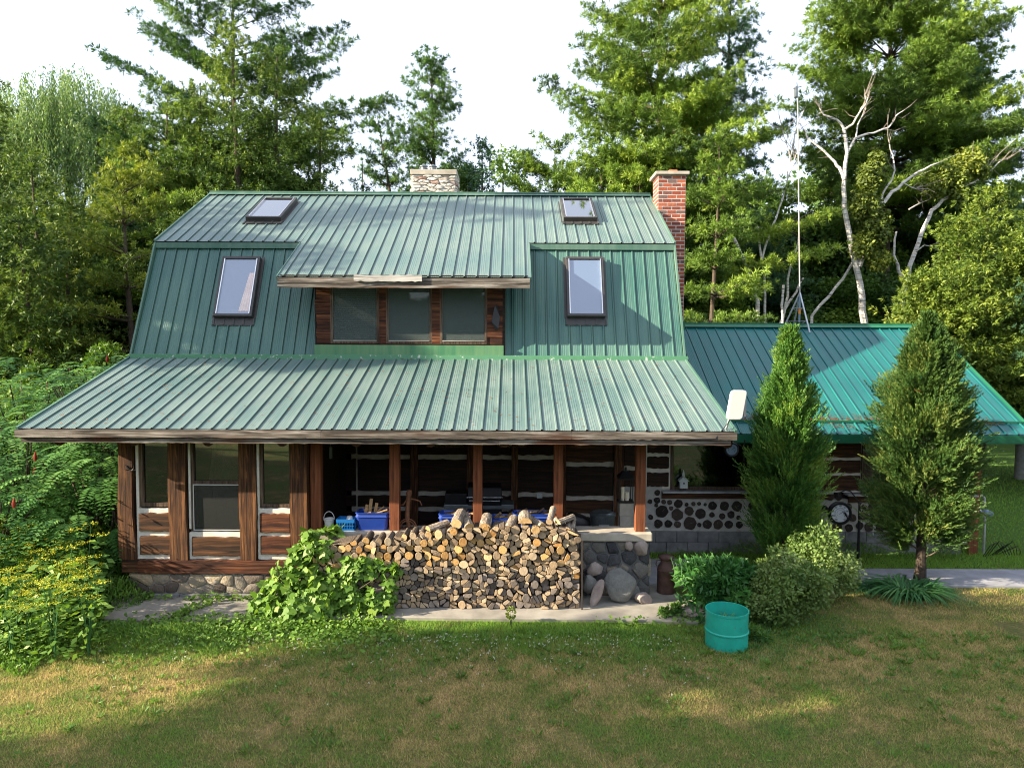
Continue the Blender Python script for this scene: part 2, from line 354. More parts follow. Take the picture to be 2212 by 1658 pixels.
def unit(a): return a/np.maximum(np.linalg.norm(a, axis=-1, keepdims=True), 1e-9)
def leaf_mesh(name, pos, d, nrm, L, W, tint, mat, parent=None, org=(0, 0, 0), shape='diamond', mi=None):
    N = len(pos); d = unit(d); s = unit(np.cross(d, nrm)); n = np.cross(s, d)
    L = np.broadcast_to(L, (N,))[:, None]; W = np.broadcast_to(W, (N,))[:, None]
    p = pos - np.array(org)
    if shape == 'diamond':
        K = 4; V = np.stack([p, p+d*L*.45+s*W*.5, p+d*L, p+d*L*.45-s*W*.5], 1)
    elif shape == 'blade':
        K = 3; V = np.stack([p-s*W*.5, p+s*W*.5, p+d*L], 1)
    elif shape == 'lobed':
        q = [(0, 0), (.06, .5), (.42, .62), (.55, .34), (1., 0.), (.55, -.34), (.42, -.62), (.06, -.5)]; K = 8
        V = np.stack([p + d*L*a + s*W*b - n*L*.22*abs(b) for a, b in q], 1)
    elif shape == 'oval':
        q = [(0, 0), (.25, .42), (.65, .4), (1., 0.), (.65, -.4), (.25, -.42)]; K = 6
        V = np.stack([p + d*L*a + s*W*b - n*W*.3*abs(b) - n*L*.12*a*a for a, b in q], 1)
    me = bpy.data.meshes.new(name); me.vertices.add(N*K); me.vertices.foreach_set('co', V.astype(np.float32).ravel())
    me.loops.add(N*K); me.loops.foreach_set('vertex_index', np.arange(N*K, dtype=np.int32))
    me.polygons.add(N); me.polygons.foreach_set('loop_start', np.arange(0, N*K, K, dtype=np.int32))
    mats = mat if isinstance(mat, (list, tuple)) else [mat]
    for m in mats: me.materials.append(MATS[m])
    if mi is not None: me.polygons.foreach_set('material_index', mi.astype(np.int32))
    a = me.attributes.new('tint', 'FLOAT', 'FACE'); a.data.foreach_set('value', np.clip(tint, 0, 1).astype(np.float32))
    me.update(); me.validate(); o = bpy.data.objects.new(name, me); col.objects.link(o)
    if parent is not None: o.parent = parent
    else: o.location = org
    return o
def copy_thing(src, loc, rz, scale, label, group=None):
    c = src.copy(); col.objects.link(c); c.location = loc; c.rotation_euler.z = rz; c.scale = scale
    c['label'] = label
    if group: c['group'] = group
    for ch in src.children:
        k = ch.copy(); col.objects.link(k); k.parent = c
    return c

# ================================================================ THE GROUND
g = MB(); g.add([(-300, -300, 0), (300, -300, 0), (300, 300, 0), (-300, 300, 0)], [(0, 1, 2, 3)], 0, .5)
tag(g.build('lawn', 'lawn_ground'), kind='structure')
def slab(name, poly, z, mat):
    s = MB(); s.prism([(p[0], p[1]) for p in poly], 'z', -.05, z, 0, .5)
    return tag(s.build(name, mat, bevel=.012), kind='structure')
slab('patio', [(-6.05, -.42), (-4.95, -.5), (-4.92, .5), (-6.4, .5)], .05, 'slab')
slab('patio', [(-4.90, -.52), (-3.6, -.42), (-1.9, -.36), (-1.9, 3.2), (-4.87, 3.2)], .052, 'slab')
slab('patio', [(-1.88, -.30), (-.4, -.34), (1.4, -.36), (2.3, -.42), (2.75, -.46), (3.0, -.28), (3.05, 0.), (2.9, .5), (2.62, .9), (2.62, 1.2), (-1.88, 1.2)], .05, 'slab')
slab('path', [(2.35, 1.25), (14., 1.22), (14., 2.16), (4.1, 2.16), (3.9, 2.7), (2.35, 2.7)], .045, 'walk')

# ================================================================ THE HOUSE
XL, XR = -7.52, 3.40
EY, EZ = 0., 2.83          # porch eave
BY, BZ = 3.30, 3.885       # foot of the steep roof
KY, KZ = 4.37, 6.315       # knee
RY, RZ = 7.17, 7.885       # ridge
DY = 2.75                  # dormer eave
SU = (RZ-KZ)/(RY-KY); DZ = KZ - SU*(KY-DY)
DXL, DXR = -4.45, .34
WY = .65                   # front wall of the glazed room and the porch wall
H = empty('log_house', (0, WY, 0), 'large log house with a green metal gambrel roof, long porch and low right wing', 'house')

def sheet(x0, x1, a, b, pitch=.2286, rib=.021, lift=.0, minor=True, phase=0.):
    """ribbed metal sheet, ribs run from point a (y,z) low to b (y,z) high"""
    a = Vector((0, *a)); b = Vector((0, *b)); d = (b-a).normalized(); n = Vector((0, -d.z, d.y))
    if n.z < 0: n = -n
    prof = []
    k0 = int(math.floor((x0-phase)/pitch))-1
    for k in range(k0, int((x1-phase)/pitch)+2):
        c = phase + k*pitch
        pts = [(-.017, 0), (-.010, rib), (.010, rib), (.018, 0), (.036, 0)]
        if minor: pts += [(.070, 0), (.078, .0028), (.086, 0), (.106, 0), (.114, .0028), (.122, 0), (.142, 0), (.150, .0028), (.158, 0)]
        prof += [(c+u, h) for u, h in pts]
    prof = [p for p in prof if x0 < p[0] < x1]; prof = [(x0, 0)] + prof + [(x1, 0)]
    v = []
    for x, h in prof:
        for q in (a, b): v.append(Vector((x, 0, 0)) + Vector((0, q.y, q.z)) + n*(h+lift))
    gr = [abs(((prof[i][0]+prof[i+1][0])/2-phase+.5*pitch) % pitch-.5*pitch-.022) < .0142 for i in range(len(prof)-1)]
    return v, [(2*i, 2*i+2, 2*i+3, 2*i+1) for i in range(len(prof)-1)], n, gr
def roof_sheet(name, x0, x1, a, b, mat, deck='soffit', thick=.10, **k):
    m = MB(); v, f, n, gr = sheet(x0, x1, a, b, **k)
    for i, fc in enumerate(f): m.add([v[j] for j in fc], [(0, 1, 2, 3)], 2 if gr[i] else 0, .5)
    # decking under the sheet
    A = Vector((0, *a)); B = Vector((0, *b)); vs = []
    for x in (x0+.02, x1-.02):
        for q in (A, B):
            for t in (-.006, -thick): vs.append(Vector((x, q.y, q.z)) + n*t)
    m.add(vs, [(0, 1, 3, 2), (4, 6, 7, 5), (0, 4, 5, 1), (2, 3, 7, 6), (0, 2, 6, 4), (1, 5, 7, 3)], 1, .5)
    return m.build(name, [mat, deck, mat+'_grime'], H)  # third material: darker strip right of each rib
PR = roof_sheet('porch_roof', XL, XR, (EY, EZ), (BY+.02, BZ), 'roof_faded')
UR = roof_sheet('upper_roof', XL, DXL, (KY-.06, KZ-.03), (RY, RZ), 'roof_faded')
roof_sheet('upper_roof', DXR, XR, (KY-.06, KZ-.03), (RY, RZ), 'roof_faded')
DR = roof_sheet('dormer_roof', DXL, DXR, (DY, DZ), (RY, RZ), 'roof_faded')
WL, WR = -3.87, -.19       # dormer wall
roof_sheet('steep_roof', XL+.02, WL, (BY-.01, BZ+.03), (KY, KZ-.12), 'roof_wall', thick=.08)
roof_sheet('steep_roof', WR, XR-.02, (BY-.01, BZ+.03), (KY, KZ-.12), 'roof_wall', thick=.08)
roof_sheet('back_roof', XL, XR, (2*RY-KY, KZ), (RY, RZ), 'roof_faded')
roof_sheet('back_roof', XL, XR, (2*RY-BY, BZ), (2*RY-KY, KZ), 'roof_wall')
# gable walls and the dark rooms
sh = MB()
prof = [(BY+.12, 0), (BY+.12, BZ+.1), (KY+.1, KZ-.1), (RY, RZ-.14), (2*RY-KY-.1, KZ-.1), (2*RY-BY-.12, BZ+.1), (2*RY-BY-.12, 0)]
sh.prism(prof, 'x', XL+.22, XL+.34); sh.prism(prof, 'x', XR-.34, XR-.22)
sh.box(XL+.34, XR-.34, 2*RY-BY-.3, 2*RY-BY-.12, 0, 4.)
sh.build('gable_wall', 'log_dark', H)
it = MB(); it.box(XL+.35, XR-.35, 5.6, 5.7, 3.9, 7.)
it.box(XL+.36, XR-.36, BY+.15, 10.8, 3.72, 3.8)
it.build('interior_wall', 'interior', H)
# trim
t = MB(); t.bar((XL-.02, RY-.02, RZ+.035), (XR+.02, RY-.02, RZ+.035), .10, .03)
for s in (-1, 1):
    a = Vector((0, RY, RZ+.05)); b = Vector((0, RY+s*.17, RZ+.05-.17*SU)); 
    t.add([(XL-.02, a.y, a.z), (XR+.02, a.y, a.z), (XR+.02, b.y, b.z), (XL-.02, b.y, b.z)], [(0, 1, 2, 3)])
t.build('ridge_cap', 'trim_green', H)
t = MB()
for x0, x1 in ((XL, DXL+.15), (DXR-.02, XR)): t.box(x0, x1, KY-.075, KY-.045, KZ-.17, KZ-.055)
for X in (XL-.012, XR+.012):      # rake trims
    for a, b in (((EY, EZ), (BY, BZ)), ((BY-.02, BZ+.02), (KY-.02, KZ-.05)), ((KY-.05, KZ-.02), (RY, RZ))):
        t.bar((X, a[0], a[1]-.03), (X, b[0], b[1]-.03), .035, .11)
for X in (DXL-.008, DXR+.008): t.bar((X, DY, DZ-.03), (X, KY-.1, KZ-.09), .02, .09)
t.build('trim', 'trim_green', H)
t = MB(); t.box(XL+.02, XR+.06, BY-.12, BY-.10, BZ-.075, BZ+.02); t.box(XL+.02, XR+.06, BY-.10, BY+.02, BZ+.0, BZ+.045)
t.build('flashing', 'trim_flaking', H)
t = MB(); t.box(WL-.02, WR+.02, BY-.09, BY-.03, BZ+.045, BZ+.24)
t.box(-2.02, -2.0, BY-.093, BY-.085, BZ+.045, BZ+.24)
t.build('dormer_apron', 'apron_green', H)
# porch fascia boards
def wavy_board(mb, x0, x1, y0, y1, z0, z1, amp=.006, n=40):
    xs = [x0+(x1-x0)*i/n for i in range(n+1)]
    vs = []
    for x in xs:
        a, b = random.uniform(-amp, amp), random.uniform(-amp, amp)
        vs += [(x, y0, z0+a), (x, y1, z0+a), (x, y1, z1+b), (x, y0, z1+b)]
    fs = [(0, 1, 2, 3), tuple(4*n+k for k in (3, 2, 1, 0))]
    for i in range(n):
        for k in range(4): fs.append((4*i+k, 4*i+4+k, 4*i+4+(k+1) % 4, 4*i+(k+1) % 4))
    mb.add(vs, fs, 0, random.random()*.5)
fb = MB(); cuts = [XL-.03, -2.9, .9, XR+.02]
for a, b in zip(cuts[:-1], cuts[1:]): wavy_board(fb, a+.003, b, -.045, -.01, 2.702, 2.815)
fb.build('fascia', 'grey_board', H)
fb = MB(); cuts = [XL+.04, -4.6, -.2, XR-.06]
for a, b in zip(cuts[:-1], cuts[1:]): wavy_board(fb, a+.003, b, .0, .04, 2.615, 2.688)
fb.build('fascia', 'grey_board', H)
dr = MB(); wavy_board(dr, DXL+.01, DXR-.01, DY-.03, DY+.01, DZ-.205, DZ-.02, .004)
dr.build('dormer_fascia', 'grey_board', H)
br = MB(); a = P(764, 594, DY-.06); b = P(911, 608, DY-.06); wavy_board(br, a.x, b.x, DY-.075, DY-.034, b.z, a.z, .01, 20)
br.build('loose_board', 'pale_board', H)
# porch beam, rafters, ceiling
pb = MB(); pb.box(XL+.3, XR-.1, WY-.06, WY+.10, 2.58, 2.76); pb.build('porch_beam', 'post_brown', H)
for k in range(10):
    x = -6.95 + k*1.14; r = MB((x, 0, 2.7)); r.tube([(x, .07, 2.63), (x, 3.2, 3.62)], .085, 9); r.build('rafter', 'log_brown', H, True)
# skylights
def plane_hit(px, py, a, b):
    """ray with a roof plane through (y,z) points a and b"""
    n = Vector((0, -(b[1]-a[1]), b[0]-a[0])).normalized(); d = ray(px, py); o = Vector(CAM)
    return o + d*((Vector((0, *a))-o).dot(n)/d.dot(n))
def skylight(tl, tr, bl, br_, a, b, pane, label, flash=True):
    c = [plane_hit(*q, a, b) for q in (tl, tr, bl, br_)]
    x0 = (c[0].x+c[2].x)/2; x1 = (c[1].x+c[3].x)/2; A = Vector((0, *a)); D = (Vector((0, *b))-A).normalized()
    n = Vector((0, -D.z, D.y)); v1 = ((c[0]-A).dot(D)+(c[1]-A).dot(D))/2; v0 = ((c[2]-A).dot(D)+(c[3]-A).dot(D))/2
    def q(x, v, h): return Vector((x, 0, 0)) + Vector((0, A.y, A.z)) + D*v + n*h
    fr = MB(q((x0+x1)/2, v0, 0)); e = .055
    def bx(m, xa, xb, va, vb, h0, h1):
        vs = [q(x, v, h) for h in (h0, h1) for v in (va, vb) for x in (xa, xb)]
        m.add(vs, [(0, 2, 3, 1), (4, 5, 7, 6), (0, 1, 5, 4), (2, 6, 7, 3), (0, 4, 6, 2), (1, 3, 7, 5)], 0, .5)
    bx(fr, x0, x1, v0, v0+e, -.02, .125); bx(fr, x0, x1, v1-e, v1, -.02, .125)
    bx(fr, x0, x0+e, v0+e, v1-e, -.02, .124); bx(fr, x1-e, x1, v0+e, v1-e, -.02, .124)
    f = fr.build('skylight', 'dark_flash', H, bevel=.006, label=label)
    pn = MB(q((x0+x1)/2, v0, 0)); bx(pn, x0+e, x1-e, v0+e, v1-e, .088, .096); pn.build('pane', pane, f)
    st = MB(q((x0+x1)/2, v0, 0))
    bx(st, x0+e-.004, x0+e+.014, v0+e, v1-e, .097, .132); st.build('glazing_bar', 'chrome', f); st = MB(q((x0+x1)/2, v0, 0)); bx(st, x1-e-.014, x1-e+.004, v0+e, v1-e, .097, .132); st.build('glazing_bar', 'chrome', f)
    fl = MB(q((x0+x1)/2, v0, 0)); bx(fl, x0-.03, x1+.03, v0-.16, v0-.002, .0, .028)
    for k in range(5): bx(fl, x0-.02+k*(x1-x0+.02)/4, x0+k*(x1-x0+.02)/4+.015, v0-.16, v0-.01, .028, .04)
    bx(fl, x1, x1+.05, v0, v1+.05, 0, .012); bx(fl, x0-.05, x0, v0, v1+.05, 0, .012)
    fl.build('flashing', 'dark_flash', f)
    return f, q, x0, x1, v0, v1
up = ((KY, KZ), (RY, RZ)); st_ = ((BY, BZ), (KY, KZ))
skylight((570, 437), (642, 437), (534, 479), (609, 481), *up, 'sky_glass', 'small left skylight near the ridge mirroring trees')
skylight((1210, 438), (1278, 438), (1216, 480), (1288, 482), *up, 'sky_glass', 'small right skylight near the ridge mirroring blue sky')
_, q, x0, x1, v0, v1 = skylight((485, 560), (567, 560), (464, 688), (547, 688), *st_, 'sky_glass_hazy', 'tall left skylight with a pale curtain')
cu = MB(); n_c = 14
for i in range(n_c):
    for j in range(9): pass
vs = []; fs = []
for j in range(10):
    for i in range(n_c+1):
        wdt = .06+.16*(1-j/9*.7); vs.append(q(x1-.07-wdt*(1-i/n_c), v0+.12+(v1-v0-.5)*j/9, .1+.004*math.sin(i*1.9)))
for j in range(9):
    for i in range(n_c): k = j*(n_c+1)+i; fs.append((k, k+1, k+n_c+2, k+n_c+1))
cu.add(vs, fs, 0, .5); tag(cu.build('curtain', 'curtain_white', None, True), 'white curtain gathered at the right side of the tall left skylight', 'curtain')
skylight((1221, 561), (1300, 561), (1224, 688), (1307, 688), *st_, 'sky_glass_hazy', 'tall right skylight with condensation')

# dormer wall and its windows
DWY = BY - .02
dw = MB()
zt, zb = DZ-.02, BZ+.24
px2x = lambda px, py=680, Y=DWY: P(px, py, Y).x
cols = [(683, 714), (819, 834), (933, 950), (1052, 1085)]
zlo = P(800, 743, DWY).z; zhi = P(800, 612, DWY).z+.12
for k, (a, b) in enumerate(cols):
    xa, xb = px2x(a), px2x(b)
    nseg = 9 if k in (0, 3) else 1
    for i in range(nseg):
        j = random.uniform(-.03, .03) if k == 0 else 0
        dw.box(xa+j, xb, DWY-.035+random.uniform(0, .02), DWY+.12, zlo+(zhi-zlo)*i/nseg+.004, zlo+(zhi-zlo)*(i+1)/nseg, 0, random.random())
dw.box(px2x(683), px2x(1085), DWY-.01, DWY+.1, BZ+.22, zlo)
dw.box(px2x(683), px2x(1085), DWY-.01, DWY+.1, zhi, DZ+.10)
dw.build('dormer_wall', 'log_red', H)
for X in (WL, WR):
    ck = MB()
    ck.prism([(DWY, BZ), (KY, KZ-.1), (KY, KZ-.15), (DWY, DZ+.12)], 'x', X-.02, X+.05)
    ck.build('cheek_wall', 'log_dark', H)
dse = MB(); dse.box(DXL+.05, DXR-.05, DY+.02, DWY, DZ+.02, DZ+.04); dse.build('soffit', 'soffit', H)
wins = [(714, 819, 618, 742), (834, 933, 618, 742), (950, 1052, 618, 742)]
for k, (a, b, tp, bt) in enumerate(wins):
    xa, xb = px2x(a), px2x(b); z0, z1 = P(800, bt, DWY).z, P(800, tp, DWY).z+.1; e = .05
    fr = MB((xa, DWY, z0))
    fr.box(xa, xa+e, DWY-.03, DWY+.06, z0, z1, 0, 0); fr.box(xb-e, xb, DWY-.03, DWY+.06, z0, z1, 0, 0)
    fr.box(xa+e, xb-e, DWY-.028, DWY+.06, z0, z0+e, 0, 0); fr.box(xa+e, xb-e, DWY-.028, DWY+.06, z1-e, z1, 0, 0)
    f = fr.build('window', 'frame_wood', H, label=['left dormer window with a lowered blind', 'middle dormer window', 'right dormer window with a small basket on its sill'][k])
    sl2 = MB((xa, DWY, z0)); sl2.box(xa+e, xb-e, DWY-.04, DWY+.0, z0+e, z0+e+.018, 0, .2); sl2.build('sill', 'pale_board', f)
    pn = MB((xa, DWY, z0)); pn.box(xa+e, xb-e, DWY+.01, DWY+.018, z0+e, z1-e); pn.build('pane', 'glass', f)
    sn = MB((xa, DWY, z0)); sn.box(xa+e, xb-e, DWY-.012, DWY-.009, z0+e+.02, z1-e); sn.build('insect_screen', 'mesh_screen', f)
    if k == 0:
        bl = MB((xa, DWY+.1, z0)); nn = 26
        for i in range(nn):
            zz = z0+e+.02+(z1-z0-2*e-.02)*i/nn; bl.bar((xa+e, DWY+.1, zz), (xb-e, DWY+.1, zz+random.uniform(-.004, .004)), .038, .003, (0, -.4, 1))
        tag(bl.build('window_blind', 'blind'), 'slatted blind drawn down inside the left dormer window', 'blind')
    if k == 2:
        bk = MB((P(1005, 730, DWY+.12).x, DWY+.14, z0+e+.01)); o = bk.org
        bk.lathe([(.0, 0), (.10, 0), (.125, .12), (.13, .125), (.118, .12), (.095, .015), (0, .015)], o, 20); bk.tube([o+Vector((-.12, 0, .11)), o+Vector((-.13, 0, .20)), o+Vector((.13, 0, .215)), o+Vector((.12, 0, .11))], .008, 6)
        tag(bk.build('basket', 'ceramic', None, True), 'small pale green basket inside the right dormer window', 'basket')
        sf = MB(); sf.box(xa, xb, DWY+.03, DWY+.4, z0-.02, z0+e+.008); sf.build('sill', 'frame_wood', H)

# -- hanging rag at dormer corner
rg = MB(); a = P(1072, 690, DWY-.05)
rg.add([(a.x-.03, a.y, a.z+.28), (a.x+.02, a.y-.02, a.z+.29), (a.x+.07, a.y, a.z+.05), (a.x+.04, a.y-.02, a.z-.18), (a.x-.02, a.y-.01, a.z-.22), (a.x-.1, a.y-.02, a.z-.04)], [(0, 1, 2, 5), (5, 2, 3, 4)])
rg.add([(p[0], p[1]+.012, p[2]) for p in rg.v[:6]], [(0, 5, 2, 1), (5, 4, 3, 2)])
tag(rg.build('cloth', 'black_bag'), 'torn dark cloth hanging at the right corner of the dormer wall', 'cloth')

# ---- glazed front room
def c1(cx, cy): return (400+cx/2.764)/1.7367, (1620+cy/2.764)/1.7367
def X1(cx, Y=WY): return P(*c1(cx, 800), Y).x
def Z1(cy, Y=WY): return P(*c1(1000, cy), Y).z
def live_post(mb, x0, x1, y0, y1, z0, z1, ampl=.02, ampr=.012, n=14, bulge=0.):
    vs = []; pl = random.uniform(0, 6); pr = random.uniform(0, 6)
    for i in range(n+1):
        u = i/n; z = z0+(z1-z0)*u
        l = x0+ampl*math.sin(pl+u*7)+random.uniform(-.003, .003)-bulge*math.exp(-((u-.08)/.12)**2)
        r = x1+ampr*math.sin(pr+u*6)+random.uniform(-.003, .003)+bulge*math.exp(-((u-.08)/.12)**2)
        vs += [(l, y0, z), (r, y0, z), (r, y1, z), (l, y1, z)]
    fs = [(3, 2, 1, 0), tuple(4*n+k for k in range(4))]
    for i in range(n):
        for k in range(4): fs.append((4*i+k, 4*i+(k+1) % 4, 4*i+4+(k+1) % 4, 4*i+4+k))
    mb.add(vs, fs, 0, random.uniform(0, .3))
zs0, zs1 = Z1(1440), Z1(1310)      # sill log
zt_ = 2.60
for i, (a, b, bg_) in enumerate([(152, 300, .02), (668, 848, .0), (1395, 1565, .0), (1922, 2098, .0)]):
    p = MB((X1(a), WY, zs1)); live_post(p, X1(a), X1(b), WY-.09, WY+.1, zs1, zt_, .018 if i == 0 else .008, .012, bulge=bg_)
    p.build('post', 'post_brown', H, label=['outer left log post with a wavy edge', None, None, None][i])
p = MB((X1(180), WY, zs0)); p.box(X1(180), X1(345), WY-.11, WY+.2, zs0+.002, zs1-.002, 0, .1); p.build('sill_log', 'log_brown', H)
p = MB((X1(346), WY, zs0)); wavy_board(p, X1(348), X1(2060), WY-.12, WY+.12, zs0, zs1-.004, .008, 30); p.build('sill_log', 'log_red', H)
ch = MB()
for a, b, c, d in [(318, 700, 790, 1312), (858, 1435, 1030, 1312), (1570, 1960, 785, 1312)]:
    wavy_board(ch, X1(a), X1(b), WY-.03, WY+.08, Z1(d), Z1(c), .006, 12)
for a, b in [(318, 345), (858, 880), (1565, 1590), (1915, 1950)]: ch.box(X1(a), X1(b), WY-.028, WY+.06, Z1(1000), zt_)
ch.build('chinking', 'chink', H, bevel=.008)
lg = 0
for a, b, c, d in [(352, 682, 832, 1018), (356, 686, 1066, 1256), (893, 1402, 1078, 1268), (1598, 1914, 832, 1028), (1602, 1918, 1066, 1252)]:
    m = MB((X1(a), WY, Z1(d))); wavy_board(m, X1(a), X1(b), WY-.07, WY-.02, Z1(d), Z1(c), .010, 9)
    m.build('wall_log', ['log_brown', 'log_brown', 'log_brown', 'log_red', 'log_red'][lg], H, bevel=.012); lg += 1
def window(parent, xa, xb, z0, z1, Y, e=.05, mat='frame_wood', pane='glass', label=None, mid=None):
    fr = MB((xa, Y, z0)); d0, d1 = Y-.035, Y+.05
    fr.box(xa, xa+e, d0, d1, z0, z1, 0, 0); fr.box(xb-e, xb, d0, d1, z0, z1, 0, 0)
    fr.box(xa+e, xb-e, d0+.003, d1, z0, z0+e, 0, 0); fr.box(xa+e, xb-e, d0+.003, d1, z1-e, z1, 0, 0)
    if mid: fr.box(xa+e, xb-e, d0+.001, d1, mid-e/2, mid+e/2, 0, 0)
    f = fr.build('window', mat, parent, label=label)
    pn = MB((xa, Y, z0)); pn.box(xa+e, xb-e, Y+.005, Y+.012, z0+e, (mid-e/2) if mid else z1-e); pn.build('pane', pane, f)
    if mid: pn = MB((xa, Y, z0)); pn.box(xa+e, xb-e, Y+.005, Y+.012, mid+e/2, z1-e); pn.build('pane', pane, f)
    return f
WYb = WY+.03
window(H, X1(345), X1(690), Z1(775), zt_, WYb, .065, label='narrow left window of the glazed room')
f2 = window(H, X1(872), X1(1412), Z1(1020), zt_, WYb, .06, mid=Z1(525), label='wide middle window with an insect screen below')
sc_ = MB((X1(905), WYb, Z1(1010))); xa, xb, z0, z1 = X1(906), X1(1398), Z1(1012), Z1(538)
for q4 in ((xa, xa+.012, z0, z1), (xb-.012, xb, z0, z1), (xa+.012, xb-.012, z0, z0+.012), (xa+.012, xb-.012, z1-.012, z1)): sc_.box(q4[0], q4[1], WYb-.06, WYb-.045, q4[2], q4[3], 0, .5)
sc_.build('screen_frame', 'white_plastic', f2)
sc_ = MB((X1(905), WYb, Z1(1010))); sc_.box(xa+.012, xb-.012, WYb-.054, WYb-.051, z0+.012, z1-.012); sc_.build('insect_screen', 'screen', f2)
window(H, X1(1590), X1(1928), Z1(775), zt_, WYb, .05, label='narrow right window of the glazed room')
# curtain in the middle window
cu = MB((X1(1200), WYb+.1, Z1(1000))); vs = []; fs = []; nx = 16
for j in range(12):
    u = j/11; zz = Z1(1000)+(zt_-Z1(1000))*u; xl = X1(1050)+.03*math.sin(u*9)
    for i in range(nx+1): vs.append((xl+(X1(1395)-xl)*i/nx, WYb+.1+.018*math.sin(i*1.6), zz))
for j in range(11):
    for i in range(nx): k = j*(nx+1)+i; fs.append((k, k+1, k+nx+2, k+nx+1))
cu.add(vs, fs, 0, .5); tag(cu.build('curtain', 'curtain', None, True), 'beige curtain half drawn inside the middle window of the glazed room', 'curtain')
# room shell
rs = MB(); rs.box(X1(152)+.02, X1(152)+.14, WY+.1, BY+.1, .3, 2.66); rs.box(X1(2098)-.14, X1(2098)-.02, WY+.1, BY+.1, .0, 2.66)
rs.box(X1(170), X1(2090), WY+.05, BY, .42, .5)
rs.build('side_wall', 'log_dark', H)
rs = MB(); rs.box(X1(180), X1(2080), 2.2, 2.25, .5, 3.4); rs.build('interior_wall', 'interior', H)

# ---- field-stone veneers: Voronoi stones on a mortar bed
def voronoi(pts, x0, x1, z0, z1):
    cells = []
    for i, p in enumerate(pts):
        poly = [(x0, z0), (x1, z0), (x1, z1), (x0, z1)]
        near = sorted(range(len(pts)), key=lambda j: (pts[j][0]-p[0])**2+(pts[j][1]-p[1])**2)[1:16]
        for j in near:
            q = pts[j]; mx, mz = (p[0]+q[0])/2, (p[1]+q[1])/2; nx_, nz_ = q[0]-p[0], q[1]-p[1]; out = []
            for k in range(len(poly)):
                a, b = poly[k], poly[(k+1) % len(poly)]
                da = (a[0]-mx)*nx_+(a[1]-mz)*nz_; db = (b[0]-mx)*nx_+(b[1]-mz)*nz_
                if da <= 0: out.append(a)
                if da*db < 0: tt = da/(da-db); out.append((a[0]+(b[0]-a[0])*tt, a[1]+(b[1]-a[1])*tt))
            poly = out
            if not poly: break
        cells.append(poly)
    return cells
def inset_smooth(poly, gap, sub=2):
    cx = sum(p[0] for p in poly)/len(poly); cz = sum(p[1] for p in poly)/len(poly)
    q = []
    for p in poly:
        d = math.hypot(p[0]-cx, p[1]-cz); s_ = max(.3, 1-gap*1.25/max(d, 1e-3)); q.append((cx+(p[0]-cx)*s_, cz+(p[1]-cz)*s_))
    for _ in range(sub):
        r = []
        for i in range(len(q)):
            a, b = q[i], q[(i+1) % len(q)]; r.append((a[0]*.87+b[0]*.13, a[1]*.87+b[1]*.13)); r.append((a[0]*.13+b[0]*.87, a[1]*.13+b[1]*.87))
        q = r
    return q, (cx, cz)
def stones(mb, w0, w1, z0, z1, cw, ch_, place, gap=.012, rise=.03, mi=0, rng=None, sub=1, asp=1.):
    rng = rng or random; pts = []; rows = max(1, round((z1-z0)/ch_))
    for r in range(rows):
        n = max(1, round((w1-w0)/cw))
        for k in range(n): pts.append((w0+(k+.5+(r % 2)*.4+rng.uniform(-.38, .38))*(w1-w0)/n, z0+(r+.5+rng.uniform(-.35, .35))*(z1-z0)/rows))
    for poly in voronoi([(a, b*asp) for a, b in pts], w0, w1, z0*asp, z1*asp):
        if len(poly) < 3: continue
        poly = [(a, b/asp) for a, b in poly]
        q, c = inset_smooth(poly, gap, sub); n = len(q); t = rng.random(); h = rise*rng.uniform(.5, 1.3)
        vs = [place(a, b, -.01) for a, b in q]
        vs += [place(c[0]+(a-c[0])*.97, c[1]+(b-c[1])*.97, h*.6) for a, b in q]
        vs += [place(c[0]+(a-c[0])*.80, c[1]+(b-c[1])*.80, h*rng.uniform(.85, 1.15)) for a, b in q]
        vs += [place(c[0], c[1], h*1.05)]
        fs = []
        for l in range(2): fs += [(l*n+i, l*n+(i+1) % n, (l+1)*n+(i+1) % n, (l+1)*n+i) for i in range(n)]
        fs += [(2*n+i, 2*n+(i+1) % n, 3*n) for i in range(n)]
        mb.add(vs, fs, mi, t)
zst = Z1(1640)
st = MB((X1(230), WY, 0)); x0, x1 = X1(235), X1(2090)
st.box(x0+.02, x1, WY-.06, WY+.15, .0, zs0, 1)
stones(st, x0, x1, zst-.02, zs0-.02, .27, .14, lambda a, b, h: (a, WY-.065-h, b), .006, .022, asp=1.3)
st.build('stone_foundation', ['stone', 'mortar'], H, True)
ft = MB((X1(300), WY, 0))
for k in range(7): ft.box(X1(240)+k*.42+.006, X1(240)+(k+1)*.42-.002, WY-.14, WY-.062, .0, zst-.02+.0, 0)
ft.build('footing', 'concrete_dark', H, bevel=.006)

# ---- porch half wall with its cap
PW0, PW1 = P(668, 1150, WY).x, P(1408, 1150, WY).x
CZ0, CZ1 = .955, 1.095
cp = MB((0, WY, CZ0)); wavy_board(cp, PW0, PW1, WY-.05, WY+.42, CZ0, CZ1, .004, 30)
cp.build('wall_cap', 'concrete', H, bevel=.02)
pw = MB((0, WY, 0)); pw.box(PW0+.03, PW1-.05, WY+.02, WY+.36, 0, CZ0, 1)
stones(pw, PW0+.0, PW1-.03, .03, CZ0-.01, .25, .19, lambda a, b, h: (a, WY+.018-h, b), .014, .035)
stones(pw, WY+.0, WY+.38, .03, CZ0-.01, .2, .19, lambda a, b, h: (PW1-.05+h, a, b), .014, .03)
pw.build('porch_wall', ['stone_dark', 'mortar_grey'], H, True)
pe = MB((0, WY, 0)); pe.box(PW0-.02, PW0+.16, WY-.03, WY+.02, .4, CZ0-.003, 0, .5); pe.build('wall_pier', 'chink', H, bevel=.01)
